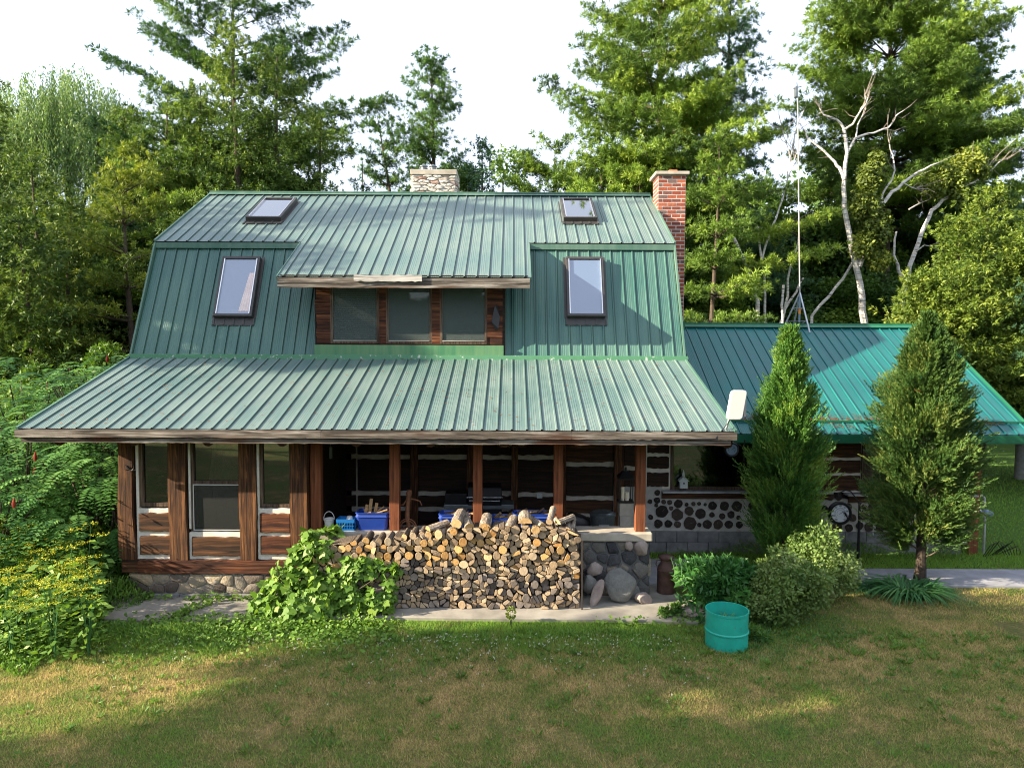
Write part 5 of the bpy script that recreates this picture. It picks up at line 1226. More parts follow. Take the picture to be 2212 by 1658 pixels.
# ================================================================ VEGETATION
def rot_about(v, k, ang):
    k = unit(k); c, s = np.cos(ang)[..., None], np.sin(ang)[..., None]
    return v*c + np.cross(k, v)*s + k*(np.sum(k*v, -1, keepdims=True))*(1-c)
KIND = dict(
  pine=dict(nb=95, sub=7.0, tuft=.17, blades=30, bl=(.11, .22), bw=.026, updir=.45, rad=.72, rise0=-.02, rise1=.75, curve=.14, subl=.36, jit=.06),
  cedar=dict(nb=210, sub=5.0, tuft=.16, blades=17, bl=(.09, .18), bw=.044, updir=-.12, rad=.55, rise0=.25, rise1=.9, curve=.05, subl=.45, jit=.09),
)
def conifer(name, x, y, H_, R_c, label, h0=1.0, kind='pine', mat='pine', seed=1, prof=None, sc_bl=1., lean=(0, 0), nb=None, dens=1., group=None, trunk_r=None, irregular=.35, az_bias=None, top_sparse=False, cat='tree', bw_k=1., limb=True, deadf=0., extra=(), rise_=None):
    rng = np.random.default_rng(seed); K = KIND[kind]; nb = nb or K['nb']; prof = prof or (lambda t: (1-t)**.75)
    t = empty(name, (x, y, 0), label, cat, group)
    tp, td, ts = [], [], []          # tufts: position, direction, tint
    tr = MB(); tr_r = trunk_r or max(.1, H_*.017)
    def axis(h): u = h/H_; return np.array([lean[0]*u+.10*math.sin(u*5+seed), lean[1]*u+.10*math.cos(u*4+seed), h])
    tr.tube([axis(H_*i/12) for i in range(13)], [tr_r*(1-.93*i/12) for i in range(13)], 9, 0, .5)
    for k in range(nb+len(extra)):
        u = (k+rng.uniform(0, 1))/nb; h = h0+(H_-h0)*u**.92
        if kind == 'pine' and H_ > 9: h = round(h/.95)*.95+rng.normal()*.06+.1
        L = R_c*prof(u)*rng.uniform(1-irregular*1.3, 1+irregular*.35)
        if L < .12: L = .12
        az = rng.uniform(0, 2*math.pi)
        if k >= nb: h, az, L, rise_x = extra[k-nb]; u = (h-h0)/(H_-h0)
        if az_bias and rng.random() < az_bias[1]: az = az_bias[0]+rng.normal()*.6
        rise = K['rise0']+(K['rise1']-K['rise0'])*u**1.6 + rng.normal()*.07
        if rise_ is not None: rise = rise_+.3*u+rng.normal()*.1
        if k >= nb: rise = rise_x
        hd = np.array([math.cos(az), math.sin(az), 0.]); b0 = axis(h)
        def bp(s): return b0 + hd*L*s*math.cos(rise*.8) + np.array([0, 0, 1.])*(L*s*math.sin(rise)+K['curve']*L*s*s-.05*L*s)
        if limb and L > .5:
            tr.tube([bp(0), bp(.5), bp(.92)], [max(.012, tr_r*.28*(1-u)+.012), .014+.012*(1-u), .006], 4, 0, rng.uniform(0, 1), cap=False)
        btint = np.clip(rng.normal(.48, .27), 0, 1); ns = max(2, int(L*K['sub']))
        s = np.sort(rng.uniform(.18 if kind == 'pine' else .08, 1., ns)); s[-1] = 1.
        for j, sj in enumerate(s):
            sd = 1 if j % 2 else -1; an = sd*rng.uniform(.5, 1.2)
            if sj > .97: an = rng.normal()*.1
            d = hd*math.cos(an)+np.array([-hd[1], hd[0], 0])*math.sin(an); d = d+np.array([0, 0, rng.normal()*.15+.12])
            l = (K['subl']*L*(1-sj)*.9+.30*min(1.4, L+.3))*rng.uniform(.6, 1.15)
            m = max(2, int(l/K['tuft']*dens)); q = np.linspace(.15, 1, m)[:, None]
            p = bp(sj)+d*l*q; tp.append(p); td.append(np.repeat(d[None], m, 0)); ts.append(np.full(m, btint)+rng.normal(size=m)*.08)
    n_top = 8; p = np.array([axis(H_*(1-.02*i)) for i in range(n_top)]); tp.append(p); td.append(np.repeat([[0, 0, 1.]], n_top, 0)); ts.append(np.full(n_top, .6))
    tp = np.concatenate(tp); td = unit(np.concatenate(td)); ts = np.concatenate(ts)
    tp = tp + rng.normal(size=tp.shape)*K['jit']; B = K['blades']
    pos = np.repeat(tp, B, 0); dr = np.repeat(td, B, 0)*.7+rng.normal(size=(len(tp)*B, 3))*K['rad']; dr[:, 2] += K['updir']
    dr = unit(dr); pos = pos+dr*.02; L = rng.uniform(*K['bl'], len(pos))*sc_bl
    nr = rng.normal(size=pos.shape)*.6+np.array([0, -.2, 1.])
    tint = np.repeat(ts, B)+rng.normal(size=len(pos))*.12
    mats = mat
    mi = None
    if deadf > 0:
        mats = [mat, 'dead_needles']; mi = np.repeat((rng.random(len(tp)) < deadf), B).astype(int)
    leaf_mesh('crown', pos, dr, nr, L, K['bw']*sc_bl*bw_k*rng.uniform(.7, 1.2, len(pos)), tint, mats, t, mi=mi)
    tr.build('trunk', 'trunk', t, True)
    for c in t.children:
        if c.name.startswith('trunk'): c.location = (0, 0, 0)
    return t
def leafy(name, x, y, H_, R_c, label, mat, seed=1, z0=1.5, ncl=26, nleaf=900, leaf=(.16, .12), group=None, shape='diamond', cat='tree', clr=.95, droop=0., stem='trunk', flat=.85, trunk=True, up=.5, trunk_r=None):
    """leafy crown: leaves spread over many irregular clumps round an ellipsoid"""
    rng = np.random.default_rng(seed); t = empty(name, (x, y, 0), label, cat, group)
    c = unit(rng.normal(size=(ncl, 3)))*rng.uniform(.35, 1. if trunk else 1.14, (ncl, 1))**.6; cz = (H_+z0)/2; hz_ = (H_-z0)/2
    c = c*np.array([R_c, R_c, hz_])+np.array([0, 0, cz]); wz = 1-.45*np.clip((c[:, 2]-cz)/hz_, -1, 1)
    c[:, 0] *= wz; c[:, 1] *= wz; cr = clr*R_c*rng.uniform(.22, .48, ncl)
    P_, D_, T_, N_ = [], [], [], []
    for i in range(ncl):
        n = int(nleaf*rng.uniform(.6, 1.3)); v = unit(rng.normal(size=(n, 3))); rad = rng.uniform(.45, 1.05, (n, 1))**.7*(1+.22*np.sin(v[:, :1]*7+i)*np.cos(v[:, 1:2]*6))
        p = c[i]+v*rad*cr[i]*np.array([1, 1, flat]); P_.append(p); d = v*.5+rng.normal(size=(n, 3))*.6; d[:, 2] -= droop; D_.append(d)
        nn = v*.7+rng.normal(size=(n, 3))*.45; nn[:, 2] += up; N_.append(nn); T_.append(np.clip(rng.normal(.48, .16), .05, .95)+rng.normal(size=n)*.13)
    P_, D_, N_, T_ = map(np.concatenate, (P_, D_, N_, T_)); keep = P_[:, 2] > .05
    P_, D_, N_, T_ = P_[keep], D_[keep], N_[keep], T_[keep]
    k = rng.uniform(.7, 1.25, len(P_)); leaf_mesh('crown' if trunk else 'leaves', P_, D_, N_, leaf[0]*k, leaf[1]*k, T_, mat, t, shape=shape)
    if trunk:
        tr = MB(); r0 = trunk_r or H_*.016; tr.tube([(0, 0, 0), (.1, 0, H_*.3), (-.05, .05, H_*.65), (0, 0, H_*.9)], [r0, r0*.75, r0*.45, r0*.1], 8)
        for i in range(min(12, ncl)):
            a = Vector((0, 0, H_*rng.uniform(.25, .6))); b = Vector(c[i]); tr.tube([a, a.lerp(b, .5)+Vector((0, 0, .2)), b], [r0*.4, r0*.2, r0*.08], 5, 0, None, False)
        o = tr.build('trunk', stem, t, True); o.location = (0, 0, 0)
    else:
        tr = MB()
        for i in range(min(14, ncl)): b = Vector(c[i]); tr.tube([(rng.normal()*.05, rng.normal()*.05, 0), (b.x*.5, b.y*.5, b.z*.6), b], [.016, .012, .006], 5, 0, None, False)
        o = tr.build('stems', stem, t, True); o.location = (0, 0, 0)
    return t
def at(px, Y): c = P(px, 750, Y); return c.x, Y
def top_h(px, py, Y): return P(px, py, Y).z

# ---- tall white pines
x, y = at(508, 19); conifer('pine_tree', x, y, top_h(508, -70, 19), 6.0, 'huge white pine with long sweeping boughs, behind the left end of the roof', h0=5, kind='pine', mat='pine', seed=3,
    prof=lambda t: (1.0-.45*t) if t < .8 else (1.0-.45*t)*(1-(t-.8)*2.6), nb=62, irregular=.6, dens=1., trunk_r=.26, sc_bl=1.1, extra=[(top_h(508, a, 19), b, c, d) for a, b, c, d in ((262, 0., 6.9, .05), (330, -.15, 6.0, .04), (345, .2, 5.2, .05), (150, -.1, 4.9, .12), (120, .25, 4.4, .3), (240, 3.2, 5.4, .33), (290, 3.0, 5.0, .12), (150, 3.1, 4.3, .5), (110, 3.3, 3.9, .6), (60, 0., 3.6, .35), (200, .1, 3.4, .1))])
x, y = at(1412, 17.5); conifer('pine_tree', x, y, top_h(1412, -190, 17.5), 5.6, 'dense sunlit white pine rising between the two chimneys', h0=6.6, kind='pine', mat='pine_warm', seed=5,
    prof=lambda t: 1.06*(1-t)**.62, nb=175, irregular=.32, trunk_r=.28, sc_bl=1.1)
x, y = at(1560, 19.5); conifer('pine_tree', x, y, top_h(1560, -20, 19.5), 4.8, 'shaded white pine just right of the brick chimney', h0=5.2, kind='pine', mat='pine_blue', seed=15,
    prof=lambda t: .95*(1-t)**.7, nb=85, irregular=.4, trunk_r=.26, sc_bl=1.05)
x, y = at(1540, 12.5); conifer('pine_tree', x, y, top_h(1560, 300, 12.5), 2.3, 'young pine with bright tufted boughs directly right of the brick chimney', h0=3.0, kind='pine', mat='pine_warm', seed=16,
    prof=lambda t: .95*(1-t)**.5, nb=60, irregular=.45, trunk_r=.14, sc_bl=.95)
x, y = at(1905, 22); conifer('pine_tree', x, y, top_h(1905, -150, 22), 6.6, 'big white pine behind the birches at the right, lit from the left', h0=9.5, kind='pine', mat='pine_warm', seed=8,
    prof=lambda t: 1.0*(1-t)**.6 if t > .15 else .95, nb=165, irregular=.34, trunk_r=.28, sc_bl=1.2)
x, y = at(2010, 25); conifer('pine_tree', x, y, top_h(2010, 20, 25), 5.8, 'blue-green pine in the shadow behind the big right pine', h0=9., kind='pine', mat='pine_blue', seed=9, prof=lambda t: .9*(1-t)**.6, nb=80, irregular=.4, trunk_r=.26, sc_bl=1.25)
x, y = at(945, 26); conifer('pine_tree', x, y, top_h(925, 140, 26), 2.9, 'slim pine standing alone against the sky behind the stone chimney', h0=4.5, kind='pine', mat='pine', seed=10, prof=lambda t: .75*(1-t)**.4+.12, nb=92, irregular=.5, lean=(-.4, 0), sc_bl=1.2, rise_=.65)
x, y = at(905, 27); conifer('pine_tree', x, y, top_h(815, 255, 27), 2.3, 'short pine leaning left behind the stone chimney', h0=4.5, kind='pine', mat='pine', seed=11, prof=lambda t: .8*(1-t)**.5+.1, nb=75, irregular=.4, lean=(-2.1, 0), sc_bl=1.2, rise_=.5)
x, y = at(790, 24); conifer('pine_tree', x, y, top_h(780, 350, 24), 1.5, 'low pine peeking over the left part of the ridge', h0=4., kind='pine', mat='pine', seed=12, prof=lambda t: .9*(1-t)**.5, nb=40)
x, y = at(285, 10.6); conifer('pine_tree', x, y, top_h(285, 335, 10.6), 2.3, 'young white pine with yellow sunlit boughs left of the house', h0=1.6, kind='pine', mat='pine_sunlit', seed=13, prof=lambda t: .95*(1-t)**.45, nb=58, irregular=.5, sc_bl=.95)
x, y = at(370, 15.5); conifer('pine_tree', x, y, top_h(380, 215, 15.5), 3.4, 'white pine with tufted boughs left of the tall cedar', h0=5., kind='pine', mat='pine_warm', seed=14, prof=lambda t: .9*(1-t)**.5, nb=60, irregular=.45)
# ---- cedars on the left
for (px, py, Y, R_c, mat, lab, sd) in [
  (520, 66, 14.5, 2.5, 'cedar', 'tall pointed cedar in front of the big left pine', 31),
  (610, 118, 15.5, 2.6, 'cedar', 'cedar crowding the right side of the tall pointed one', 32),
  (440, 190, 15.5, 2.3, 'cedar', 'shorter cedar on the left side of the tall pointed one', 33),
  (690, 250, 16.5, 1.9, 'cedar', 'low cedar at the right edge of the left tree group', 34),
  (275, 240, 17, 2.2, 'cedar', 'dull green cedar between the willow and the pines', 35),
  (-5, 180, 13.5, 2.3, 'cedar', 'dark cedar at the far left edge of the yard', 36),
  (90, 340, 12, 1.9, 'cedar', 'cedar below the willow crown', 37),
  (-60, 260, 9.5, 2.2, 'cedar', 'near cedar cut by the left edge of the view', 38),
  (160, 440, 11, 1.6, 'cedar', 'low shaded cedar behind the sumac thicket', 39),
  (375, 470, 12.2, 1.4, 'cedar', 'small cedar against the left gable', 41),
  (60, 480, 8.8, 1.9, 'cedar', 'shaded low cedar above the sumac at the left', 43),
  (1045, 310, 20, 1.6, 'pine_blue', 'small dark spruce-like cedar right of the stone chimney', 44)]:
    x, y = at(px, Y); conifer('cedar_tree', x, y, top_h(px, py, Y), R_c, lab, h0=.8 if Y < 14 else 3., kind='cedar', mat=mat, seed=sd, prof=lambda t: .98*(1-t)**.55+.05, nb=190 if R_c > 2 else 150, irregular=.4, group=None, limb=False)
# bushy crowns over the ridge
for px, py, Y, R_c, mat, lab, sd in [(1085, 318, 18, 1.9, 'leaf_mid', 'rounded bright green tree just right of the stone chimney', 51), (1010, 335, 23, 1.9, 'leaf_forest', 'dark round tree behind the stone chimney', 52)]:
    x, y = at(px, Y); leafy('leafy_tree', x, y, top_h(px, py, Y), R_c, lab, mat, sd, 2., 34, 1100, (.13, .09))
for px, py, Y, R_c, lab, sd in [(1190, 322, 16.5, 2.5, 'low pine with puffy boughs above the ridge left of the big centre pine', 53), (1290, 335, 15.5, 2.3, 'low puffy pine directly in front of the big centre pine', 54), (1375, 350, 14.5, 1.9, 'small puffy pine left of the brick chimney', 55)]:
    x, y = at(px, Y); conifer('pine_tree', x, y, top_h(px, py, Y), R_c, lab, h0=3.0, kind='pine', mat='pine_warm', seed=sd, prof=lambda t: (1-t)**.35, nb=80, irregular=.3)
# ---- willow
def willow():
    rng = np.random.default_rng(61); x, y = at(158, 20); H_ = top_h(160, 128, 20)
    t = empty('willow_tree', (x, y, 0), 'pale weeping willow with hanging strands at the upper left', 'tree')
    P_, D_, T_ = [], [], []
    for k in range(1150):
        v = unit(rng.normal(size=3)); v[2] = abs(v[2]); r = rng.uniform(.55, 1.0)
        a = np.array([v[0]*3.6*r, v[1]*3.0*r, H_-4.5+v[2]*4.3*r]); n = int(rng.uniform(14, 34)); tt = np.arange(n)[:, None]
        dr = np.array([v[0]*.35, v[1]*.35, 0]); p = a+dr*(1-np.exp(-tt*.12))+np.array([0, 0, -1.])*tt*.085*rng.uniform(.8, 1.2)+rng.normal(size=(n, 3))*.03
        P_.append(np.repeat(p, 3, 0)); T_.append(np.full(n*3, np.clip(rng.normal(.5, .2), 0, 1)))
    P_ = np.concatenate(P_)+rng.normal(size=(sum(len(q) for q in P_), 3))*.05; T_ = np.concatenate(T_)+rng.normal(size=len(P_))*.1
    D_ = rng.normal(size=P_.shape)*.35+np.array([0, 0, -1.]); leaf_mesh('crown', P_, D_, rng.normal(size=P_.shape)+np.array([0, -.6, .3]), .15, .040, T_, 'willow', t)
    tr = MB(); tr.tube([(0, 0, 0), (.2, 0, H_*.4), (-.1, 0, H_*.8)], [.35, .25, .08], 9)
    for k in range(12): a = k*.52; tr.tube([(.1, 0, H_*.45), (math.cos(a)*1.4, math.sin(a)*1.2, H_*.68), (math.cos(a)*2.6, math.sin(a)*2.2, H_*.8)], [.12, .07, .02], 5)
    o = tr.build('trunk', 'trunk', t, True); o.location = (0, 0, 0)
willow()
# ---- the wood behind: broadleaf trees, each its own, built from four crowns
protos = [leafy('leafy_tree', *at(1560, 24+k), 10.5+k*.7, 3.0, 'p', 'leaf_forest' if k != 2 else 'leaf_mid', 71+k, 1.0, 34, 900, (.20, .15), 'trees of the wood behind the house') for k in range(3)]
spots = [(1500, 23, 520, 'dark broadleaf tree low behind the brick chimney'), (1580, 26, 430, 'dark broadleaf tree behind the left birch group'), (1660, 25, 400, 'broadleaf tree rising between the mast and the chimney'),
  (1745, 23, 430, 'dark broadleaf tree directly behind the mast tripod'), (1800, 27, 360, 'taller dark broadleaf tree behind the white main birch'), (1885, 24, 470, 'dark bushy tree right of the main birch trunk'),
  (1960, 26, 420, 'dark broadleaf tree behind the forked right birch'), (2050, 28, 430, 'broadleaf tree in the gap above the yellow cedars'), (2150, 27, 440, 'broadleaf tree at the far right of the wood'),
  (2230, 22, 500, 'broadleaf tree cut by the right edge behind the cedars'), (1690, 20, 560, 'low leafy tree at the foot of the mast'), (1815, 19, 590, 'low bright leafy tree at the foot of the main birch'),
  (1620, 20, 560, 'low dark leafy tree left of the mast foot'), (1900, 19, 600, 'low leafy tree just above the wing ridge, right of the birch'), (1540, 18, 590, 'low dark leafy tree beside the chimney base'),
  (60, 22, 380, 'broadleaf tree behind the left cedars'), (300, 24, 330, 'broadleaf tree in the gap left of the big left pine'), (-70, 18, 300, 'broadleaf tree beyond the left edge cedars'), (420, 27, 330, 'broadleaf tree hidden behind the left pines'),
  (560, 28, 330, 'broadleaf tree showing through the tall cedars'), (680, 27, 390, 'low broadleaf tree above the left ridge'), (170, 16, 420, 'dark leafy tree deep in the left thicket')]
for i, (px, Y, py, lab) in enumerate(spots):
    k = i % 3; pr = protos[k]; x, y = at(px, Y); h = top_h(px, py, Y); s_ = h/(10.5+k*.7)
    if i < 3: pr.location = (x, y, 0); pr['label'] = lab; pr.scale = (max(.8, s_), max(.8, s_), s_)
    else: copy_thing(pr, (x, y, 0), i*1.3, (max(.75, s_), max(.75, s_), s_), lab)
rngf = np.random.default_rng(99); n = 52000          # the wood's far edge
ang = rngf.uniform(-1.1, 1.1, n); rd_ = rngf.uniform(44, 52, n); hh_ = 9.5+2.2*np.sin(ang*13)+1.6*np.sin(ang*31+1)+1.2*np.sin(ang*57); cen = np.exp(-((ang+.08)/.12)**2); hh_ *= (1-.62*cen)
zz_ = hh_*np.sqrt(rngf.uniform(0, 1, n)); pos = np.stack([np.sin(ang)*rd_, np.cos(ang)*rd_-10, zz_], 1)
leaf_mesh('far_wood', pos, rngf.normal(size=pos.shape), rngf.normal(size=pos.shape)*.6+np.array([0, -.5, .7]), .55, .42, rngf.uniform(.1, .8, n), 'leaf_forest'); bpy.data.objects['far_wood']['kind'] = 'stuff'
n = 90000; ang = rngf.uniform(1.2, 5.08, n); rd_ = rngf.uniform(46, 52, n); hh_ = 11+2.2*np.sin(ang*13)+1.6*np.sin(ang*31+1)      # the wood on the far side of the lawn, behind the camera
pos = np.stack([np.sin(ang)*rd_, np.cos(ang)*rd_-10, hh_*np.sqrt(rngf.uniform(0, 1, n))], 1)
leaf_mesh('far_wood', pos, rngf.normal(size=pos.shape), rngf.normal(size=pos.shape)*.6+np.array([0, .5, .7]), .85, .65, rngf.uniform(.1, .8, n), 'leaf_forest')['kind'] = 'stuff'

# ---- birches: white trunks drawn limb by limb
def birch(label, limbs, Y, leaves=(), seed=1, mat='birch'):
    px0, py0 = limbs[0][0][0][:2]; x, y = at(px0, Y); t = empty('birch_tree', (x, y, 0), label, 'tree', 'white birches behind the right wing'); rng = np.random.default_rng(seed)
    m = MB((x, y, 0)); twigs = []
    for pts_, r0, r1 in limbs:
        dy = rng.uniform(-.6, .6)*(0 if pts_ is limbs[0][0] else 1); q = [P(a, b, Y+dy*i/len(pts_)) for i, (a, b) in enumerate(pts_)]
        if pts_ is limbs[0][0]: q = [Vector((q[0].x, Y, 0))]+q
        # subdivide with a little wobble
        qq = [q[0]]
        for a, b in zip(q[:-1], q[1:]):
            L = (b-a).length; ns = max(2, int(L/.5))
            for k in range(1, ns+1): qq.append(a.lerp(b, k/ns)+(Vector(rng.normal(size=3))*.025 if k < ns else Vector((0, 0, 0))))
        n = len(qq); m.tube(qq, [r0+(r1-r0)*i/(n-1) for i in range(n)], 8, 0, .5)
        if r1 < .03:
            for k in range(7):
                u = rng.uniform(.45, 1.); a = qq[min(n-1, int(u*n))]; d = (qq[-1]-qq[max(0, n-4)]).normalized()+Vector(rng.normal(size=3))*.6; twigs.append((a, a+d*rng.uniform(.25, .8)))
    m.build('trunk', mat, t, True)
    m = MB((x, y, 0))
    for a, b in twigs: c_ = a.lerp(b, .5)+Vector(rng.normal(size=3))*.05; m.tube([a, c_, b], [.014, .010, .004], 4, 0, None, False)
    if twigs: m.build('twigs', 'deadwood', t)
    if leaves:
        P_, N_, T_ = [], [], []
        for (px, py, rpx, n) in leaves:
            c = np.array(P(px, py, Y-.2)); r = rpx*(Y+10.74)/F_; v = unit(rng.normal(size=(n, 3))); rad = rng.uniform(.1, 1.05, (n, 1))**.6*(1+.2*np.sin(v[:, :1]*8)); P_.append(c+v*rad*r); nn = v*.5+rng.normal(size=(n, 3))*.5; nn[:, 2] += .5; N_.append(nn); T_.append(np.clip(rng.normal(.5, .2), 0, 1)+rng.normal(size=n)*.15)
        P_, N_, T_ = map(np.concatenate, (P_, N_, T_)); D_ = rng.normal(size=P_.shape)*.7; D_[:, 2] -= .5
        leaf_mesh('crown', P_-np.array([x, y, 0]), D_, N_, .14*rng.uniform(.7, 1.2, len(P_)), .10, T_, 'birch_leaf', t)
    return t
BY_ = 15.
birch('tall white birch with bare forked limbs in front of the big right pine', [
  ([(1867, 699), (1861, 640), (1852, 590), (1840, 540), (1827, 470), (1823, 427), (1823, 385), (1829, 330), (1822, 278)], .17, .055),
  ([(1823, 390), (1812, 362), (1803, 350), (1778, 325), (1743, 298), (1738, 280)], .065, .02),
  ([(1822, 278), (1806, 258), (1790, 252), (1775, 243), (1768, 225)], .045, .015),
  ([(1824, 280), (1842, 268), (1858, 240), (1874, 212)], .045, .015), ([(1858, 242), (1866, 225), (1868, 205)], .02, .008),
  ([(1829, 330), (1845, 300), (1870, 290), (1905, 280), (1925, 268), (1935, 250), (1950, 240)], .05, .015),
  ([(1848, 298), (1852, 270), (1862, 250), (1870, 235)], .03, .01),
  ([(1854, 576), (1868, 535), (1880, 500), (1893, 462), (1901, 446), (1925, 415), (1950, 395), (1982, 372), (2010, 358), (2035, 350)], .11, .02),
  ([(1901, 446), (1905, 420), (1925, 390), (1930, 350), (1922, 322), (1918, 300)], .04, .014),
  ([(1950, 395), (1962, 402), (1978, 408)], .02, .01)], BY_,
  [(1878, 380, 30, 1300), (1868, 440, 32, 1500), (1885, 500, 34, 1700), (1862, 530, 26, 900), (1900, 560, 24, 800), (1893, 345, 18, 500), (1905, 470, 20, 600)], 1)
birch('pale birch pole leaning across behind the tall birch', [([(1753, 682), (1790, 640), (1820, 602), (1841, 567), (1870, 520), (1880, 505)], .075, .04)], 15.6, seed=2)
birch('forked birch with a crooked crown of bare tips at the right', [
  ([(1949, 640), (1955, 610), (1963, 577), (1983, 525), (1998, 485), (2011, 455), (2035, 432), (2050, 424)], .12, .06),
  ([(1952, 615), (1940, 585), (1933, 560), (1931, 535), (1936, 500)], .075, .03),
  ([(1957, 598), (1965, 575), (1972, 560)], .05, .03),
  ([(2050, 424), (2070, 400), (2100, 395), (2130, 375), (2155, 352), (2175, 345)], .05, .012),
  ([(2060, 412), (2078, 385), (2092, 375), (2098, 350)], .03, .01), ([(2100, 395), (2115, 385), (2135, 365), (2140, 350)], .03, .01),
  ([(1975, 545), (1995, 530), (2015, 532)], .03, .012), ([(1963, 452), (1985, 440), (2005, 432)], .03, .015)], 16.,
  [(2050, 380, 34, 1500), (2090, 350, 30, 1200), (2020, 400, 26, 900), (2115, 365, 22, 700), (2070, 420, 22, 600)], 3)
birch('slender curved birch between the brick chimney and the mast', [
  ([(1640, 702), (1636, 660), (1632, 640), (1621, 602), (1606, 560), (1590, 525), (1576, 498), (1568, 480)], .10, .05)], 15.2, seed=4)
birch('leaning forked birch just left of the mast tripod', [
  ([(1683, 702), (1695, 665), (1701, 640), (1701, 602), (1712, 560), (1719, 540), (1724, 510)], .075, .03), ([(1692, 672), (1720, 630), (1735, 600)], .05, .03)], 15.4, seed=5)
birch('pale thin birch rising left of the mast pole', [
  ([(1652, 640), (1645, 562), (1660, 510), (1676, 471), (1690, 430), (1700, 390), (1706, 350), (1716, 290), (1735, 240)], .07, .015), ([(1647, 570), (1640, 530), (1636, 490)], .05, .03), ([(1665, 500), (1690, 488), (1715, 478)], .03, .01), ([(1700, 390), (1712, 360), (1720, 330)], .025, .008), ([(1706, 350), (1698, 310), (1690, 280)], .02, .008)], 15.8, seed=6)
birch('cut dead birch stub beside the mast tripod', [([(1690, 702), (1688, 660), (1692, 615)], .055, .045)], 14.8, seed=7)

# ---- right-hand cedars, sunlit
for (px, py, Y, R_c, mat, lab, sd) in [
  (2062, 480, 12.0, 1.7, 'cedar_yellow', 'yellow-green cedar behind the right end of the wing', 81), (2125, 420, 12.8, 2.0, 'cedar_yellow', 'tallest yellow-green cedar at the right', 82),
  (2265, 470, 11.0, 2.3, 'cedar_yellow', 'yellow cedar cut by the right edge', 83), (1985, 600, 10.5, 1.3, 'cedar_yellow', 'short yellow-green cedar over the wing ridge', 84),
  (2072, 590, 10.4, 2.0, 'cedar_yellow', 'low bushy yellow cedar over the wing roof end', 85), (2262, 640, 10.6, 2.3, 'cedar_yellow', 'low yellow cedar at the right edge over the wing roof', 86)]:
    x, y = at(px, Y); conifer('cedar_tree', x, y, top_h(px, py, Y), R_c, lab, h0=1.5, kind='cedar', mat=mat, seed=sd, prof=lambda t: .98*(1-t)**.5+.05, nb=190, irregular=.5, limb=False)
x, y = at(2300, 8.6); conifer('spruce_tree', x, y, top_h(2300, 395, 8.6), 1.5, 'dark blue-green spruce tips at the right edge', h0=3.6, kind='pine', mat='pine_blue', seed=87, prof=lambda t: (1-t)**.8, nb=60, sc_bl=.5)

# ---- junipers in front of the wing
def juniper(label, px, pyt, G0, R_c, z0, mat, seed, nf, dead, prof, up=.55, fl=(.18, .46), stemr=.07):
    rng = np.random.default_rng(seed); H_ = top_h(px, pyt, G0.y); t = empty('juniper', (G0.x, G0.y, 0), label, 'tree')
    nbo = 210; ub = rng.uniform(0, 1, nbo)**.85; ab = rng.uniform(0, 2*math.pi, nbo); rb = 1+rng.normal(size=nbo)*.15; tb = np.clip(rng.normal(.48, .24, nbo), 0, 1); ib = rng.integers(0, nbo, nf)
    u = np.clip(ub[ib]+rng.normal(size=nf)*.022, 0, 1); h = z0+(H_-z0)*u; az = ab[ib]+rng.normal(size=nf)*.17
    lump = 1+.17*np.sin(az*3+h*4.2)+.16*np.sin(az*5-h*7)+.08*np.sin(az*9+h*13)+rng.normal(size=nf)*.12
    rad = R_c*np.array([prof(a) for a in u])*lump*rb[ib]*rng.uniform(.25, 1., nf)**.45
    o = np.stack([np.cos(az), np.sin(az), np.zeros(nf)], 1); base = o*(rad*.86)[:, None]; base[:, 2] = h
    d = o*(1-up*.6)+np.array([0, 0, 1.])*(up+.5*u)[:, None]+rng.normal(size=(nf, 3))*.25; d = unit(d); fl_l = rng.uniform(*fl, nf)*(.6+.6*(1-u)); ft = np.clip(tb[ib]+rng.normal(size=nf)*.1, 0, 1)
    nb_ = 22; s = (np.arange(nb_)+.5)/nb_; P_ = base[:, None]+d[:, None]*(fl_l[:, None]*s[None])[..., None]; side = unit(np.cross(d, rng.normal(size=(nf, 3))))
    up2 = np.cross(side, d); ph = rng.uniform(0, 6.28, (nf, nb_)); w = np.cos(ph)[..., None]*side[:, None]+np.sin(ph)[..., None]*up2[:, None]
    D_ = d[:, None]*1.1+w*(.75*(1-.5*s))[None, :, None]; P_ = P_.reshape(-1, 3); D_ = D_.reshape(-1, 3); L = np.tile(.085*(1-.45*s), nf)*np.repeat(rng.uniform(.8, 1.25, nf), nb_)
    T_ = np.repeat(ft, nb_)+rng.normal(size=len(P_))*.1+np.tile(.22*s-.08, nf)
    mi = np.repeat((rng.random(nf) < dead), nb_).astype(int)
    leaf_mesh('crown', P_, D_, rng.normal(size=P_.shape), L, .017, T_, [mat, 'dead_needles'], t, mi=mi)
    tr = MB(); tr.tube([(0, 0, 0), (.02, 0, z0*.6), (-.02, 0, H_*.5), (0, 0, H_*.95)], [stemr*1.35, stemr, stemr*.6, .01], 9)
    for k in range(40):
        a = rng.uniform(0, 6.28); hh = rng.uniform(z0*.7, H_*.85); r = R_c*prof((hh-z0)/(H_-z0) if hh > z0 else 0)*.8; tr.tube([(0, 0, hh), (math.cos(a)*r*.5, math.sin(a)*r*.5, hh+r*.3), (math.cos(a)*r, math.sin(a)*r, hh+r*.75)], [.02, .012, .004], 4, 0, None, False)
    b = tr.build('trunk', 'trunk', t, True); b.location = (0, 0, 0)
    return t
def pj1(u): return float(np.interp(u, [0, .02, .22, .42, .63, .76, .83, .92, 1], [.5, .62, .95, 1., .80, .60, .44, .17, .0]))
def pj2(u): return float(np.interp(u, [0, .1, .25, .45, .65, .8, .92, 1], [.6, .85, 1., 1., .84, .52, .26, .0]))
g1 = G(1697, 1262); g1.y = 1.75; g1.x = P(1697, 1100, 1.75).x
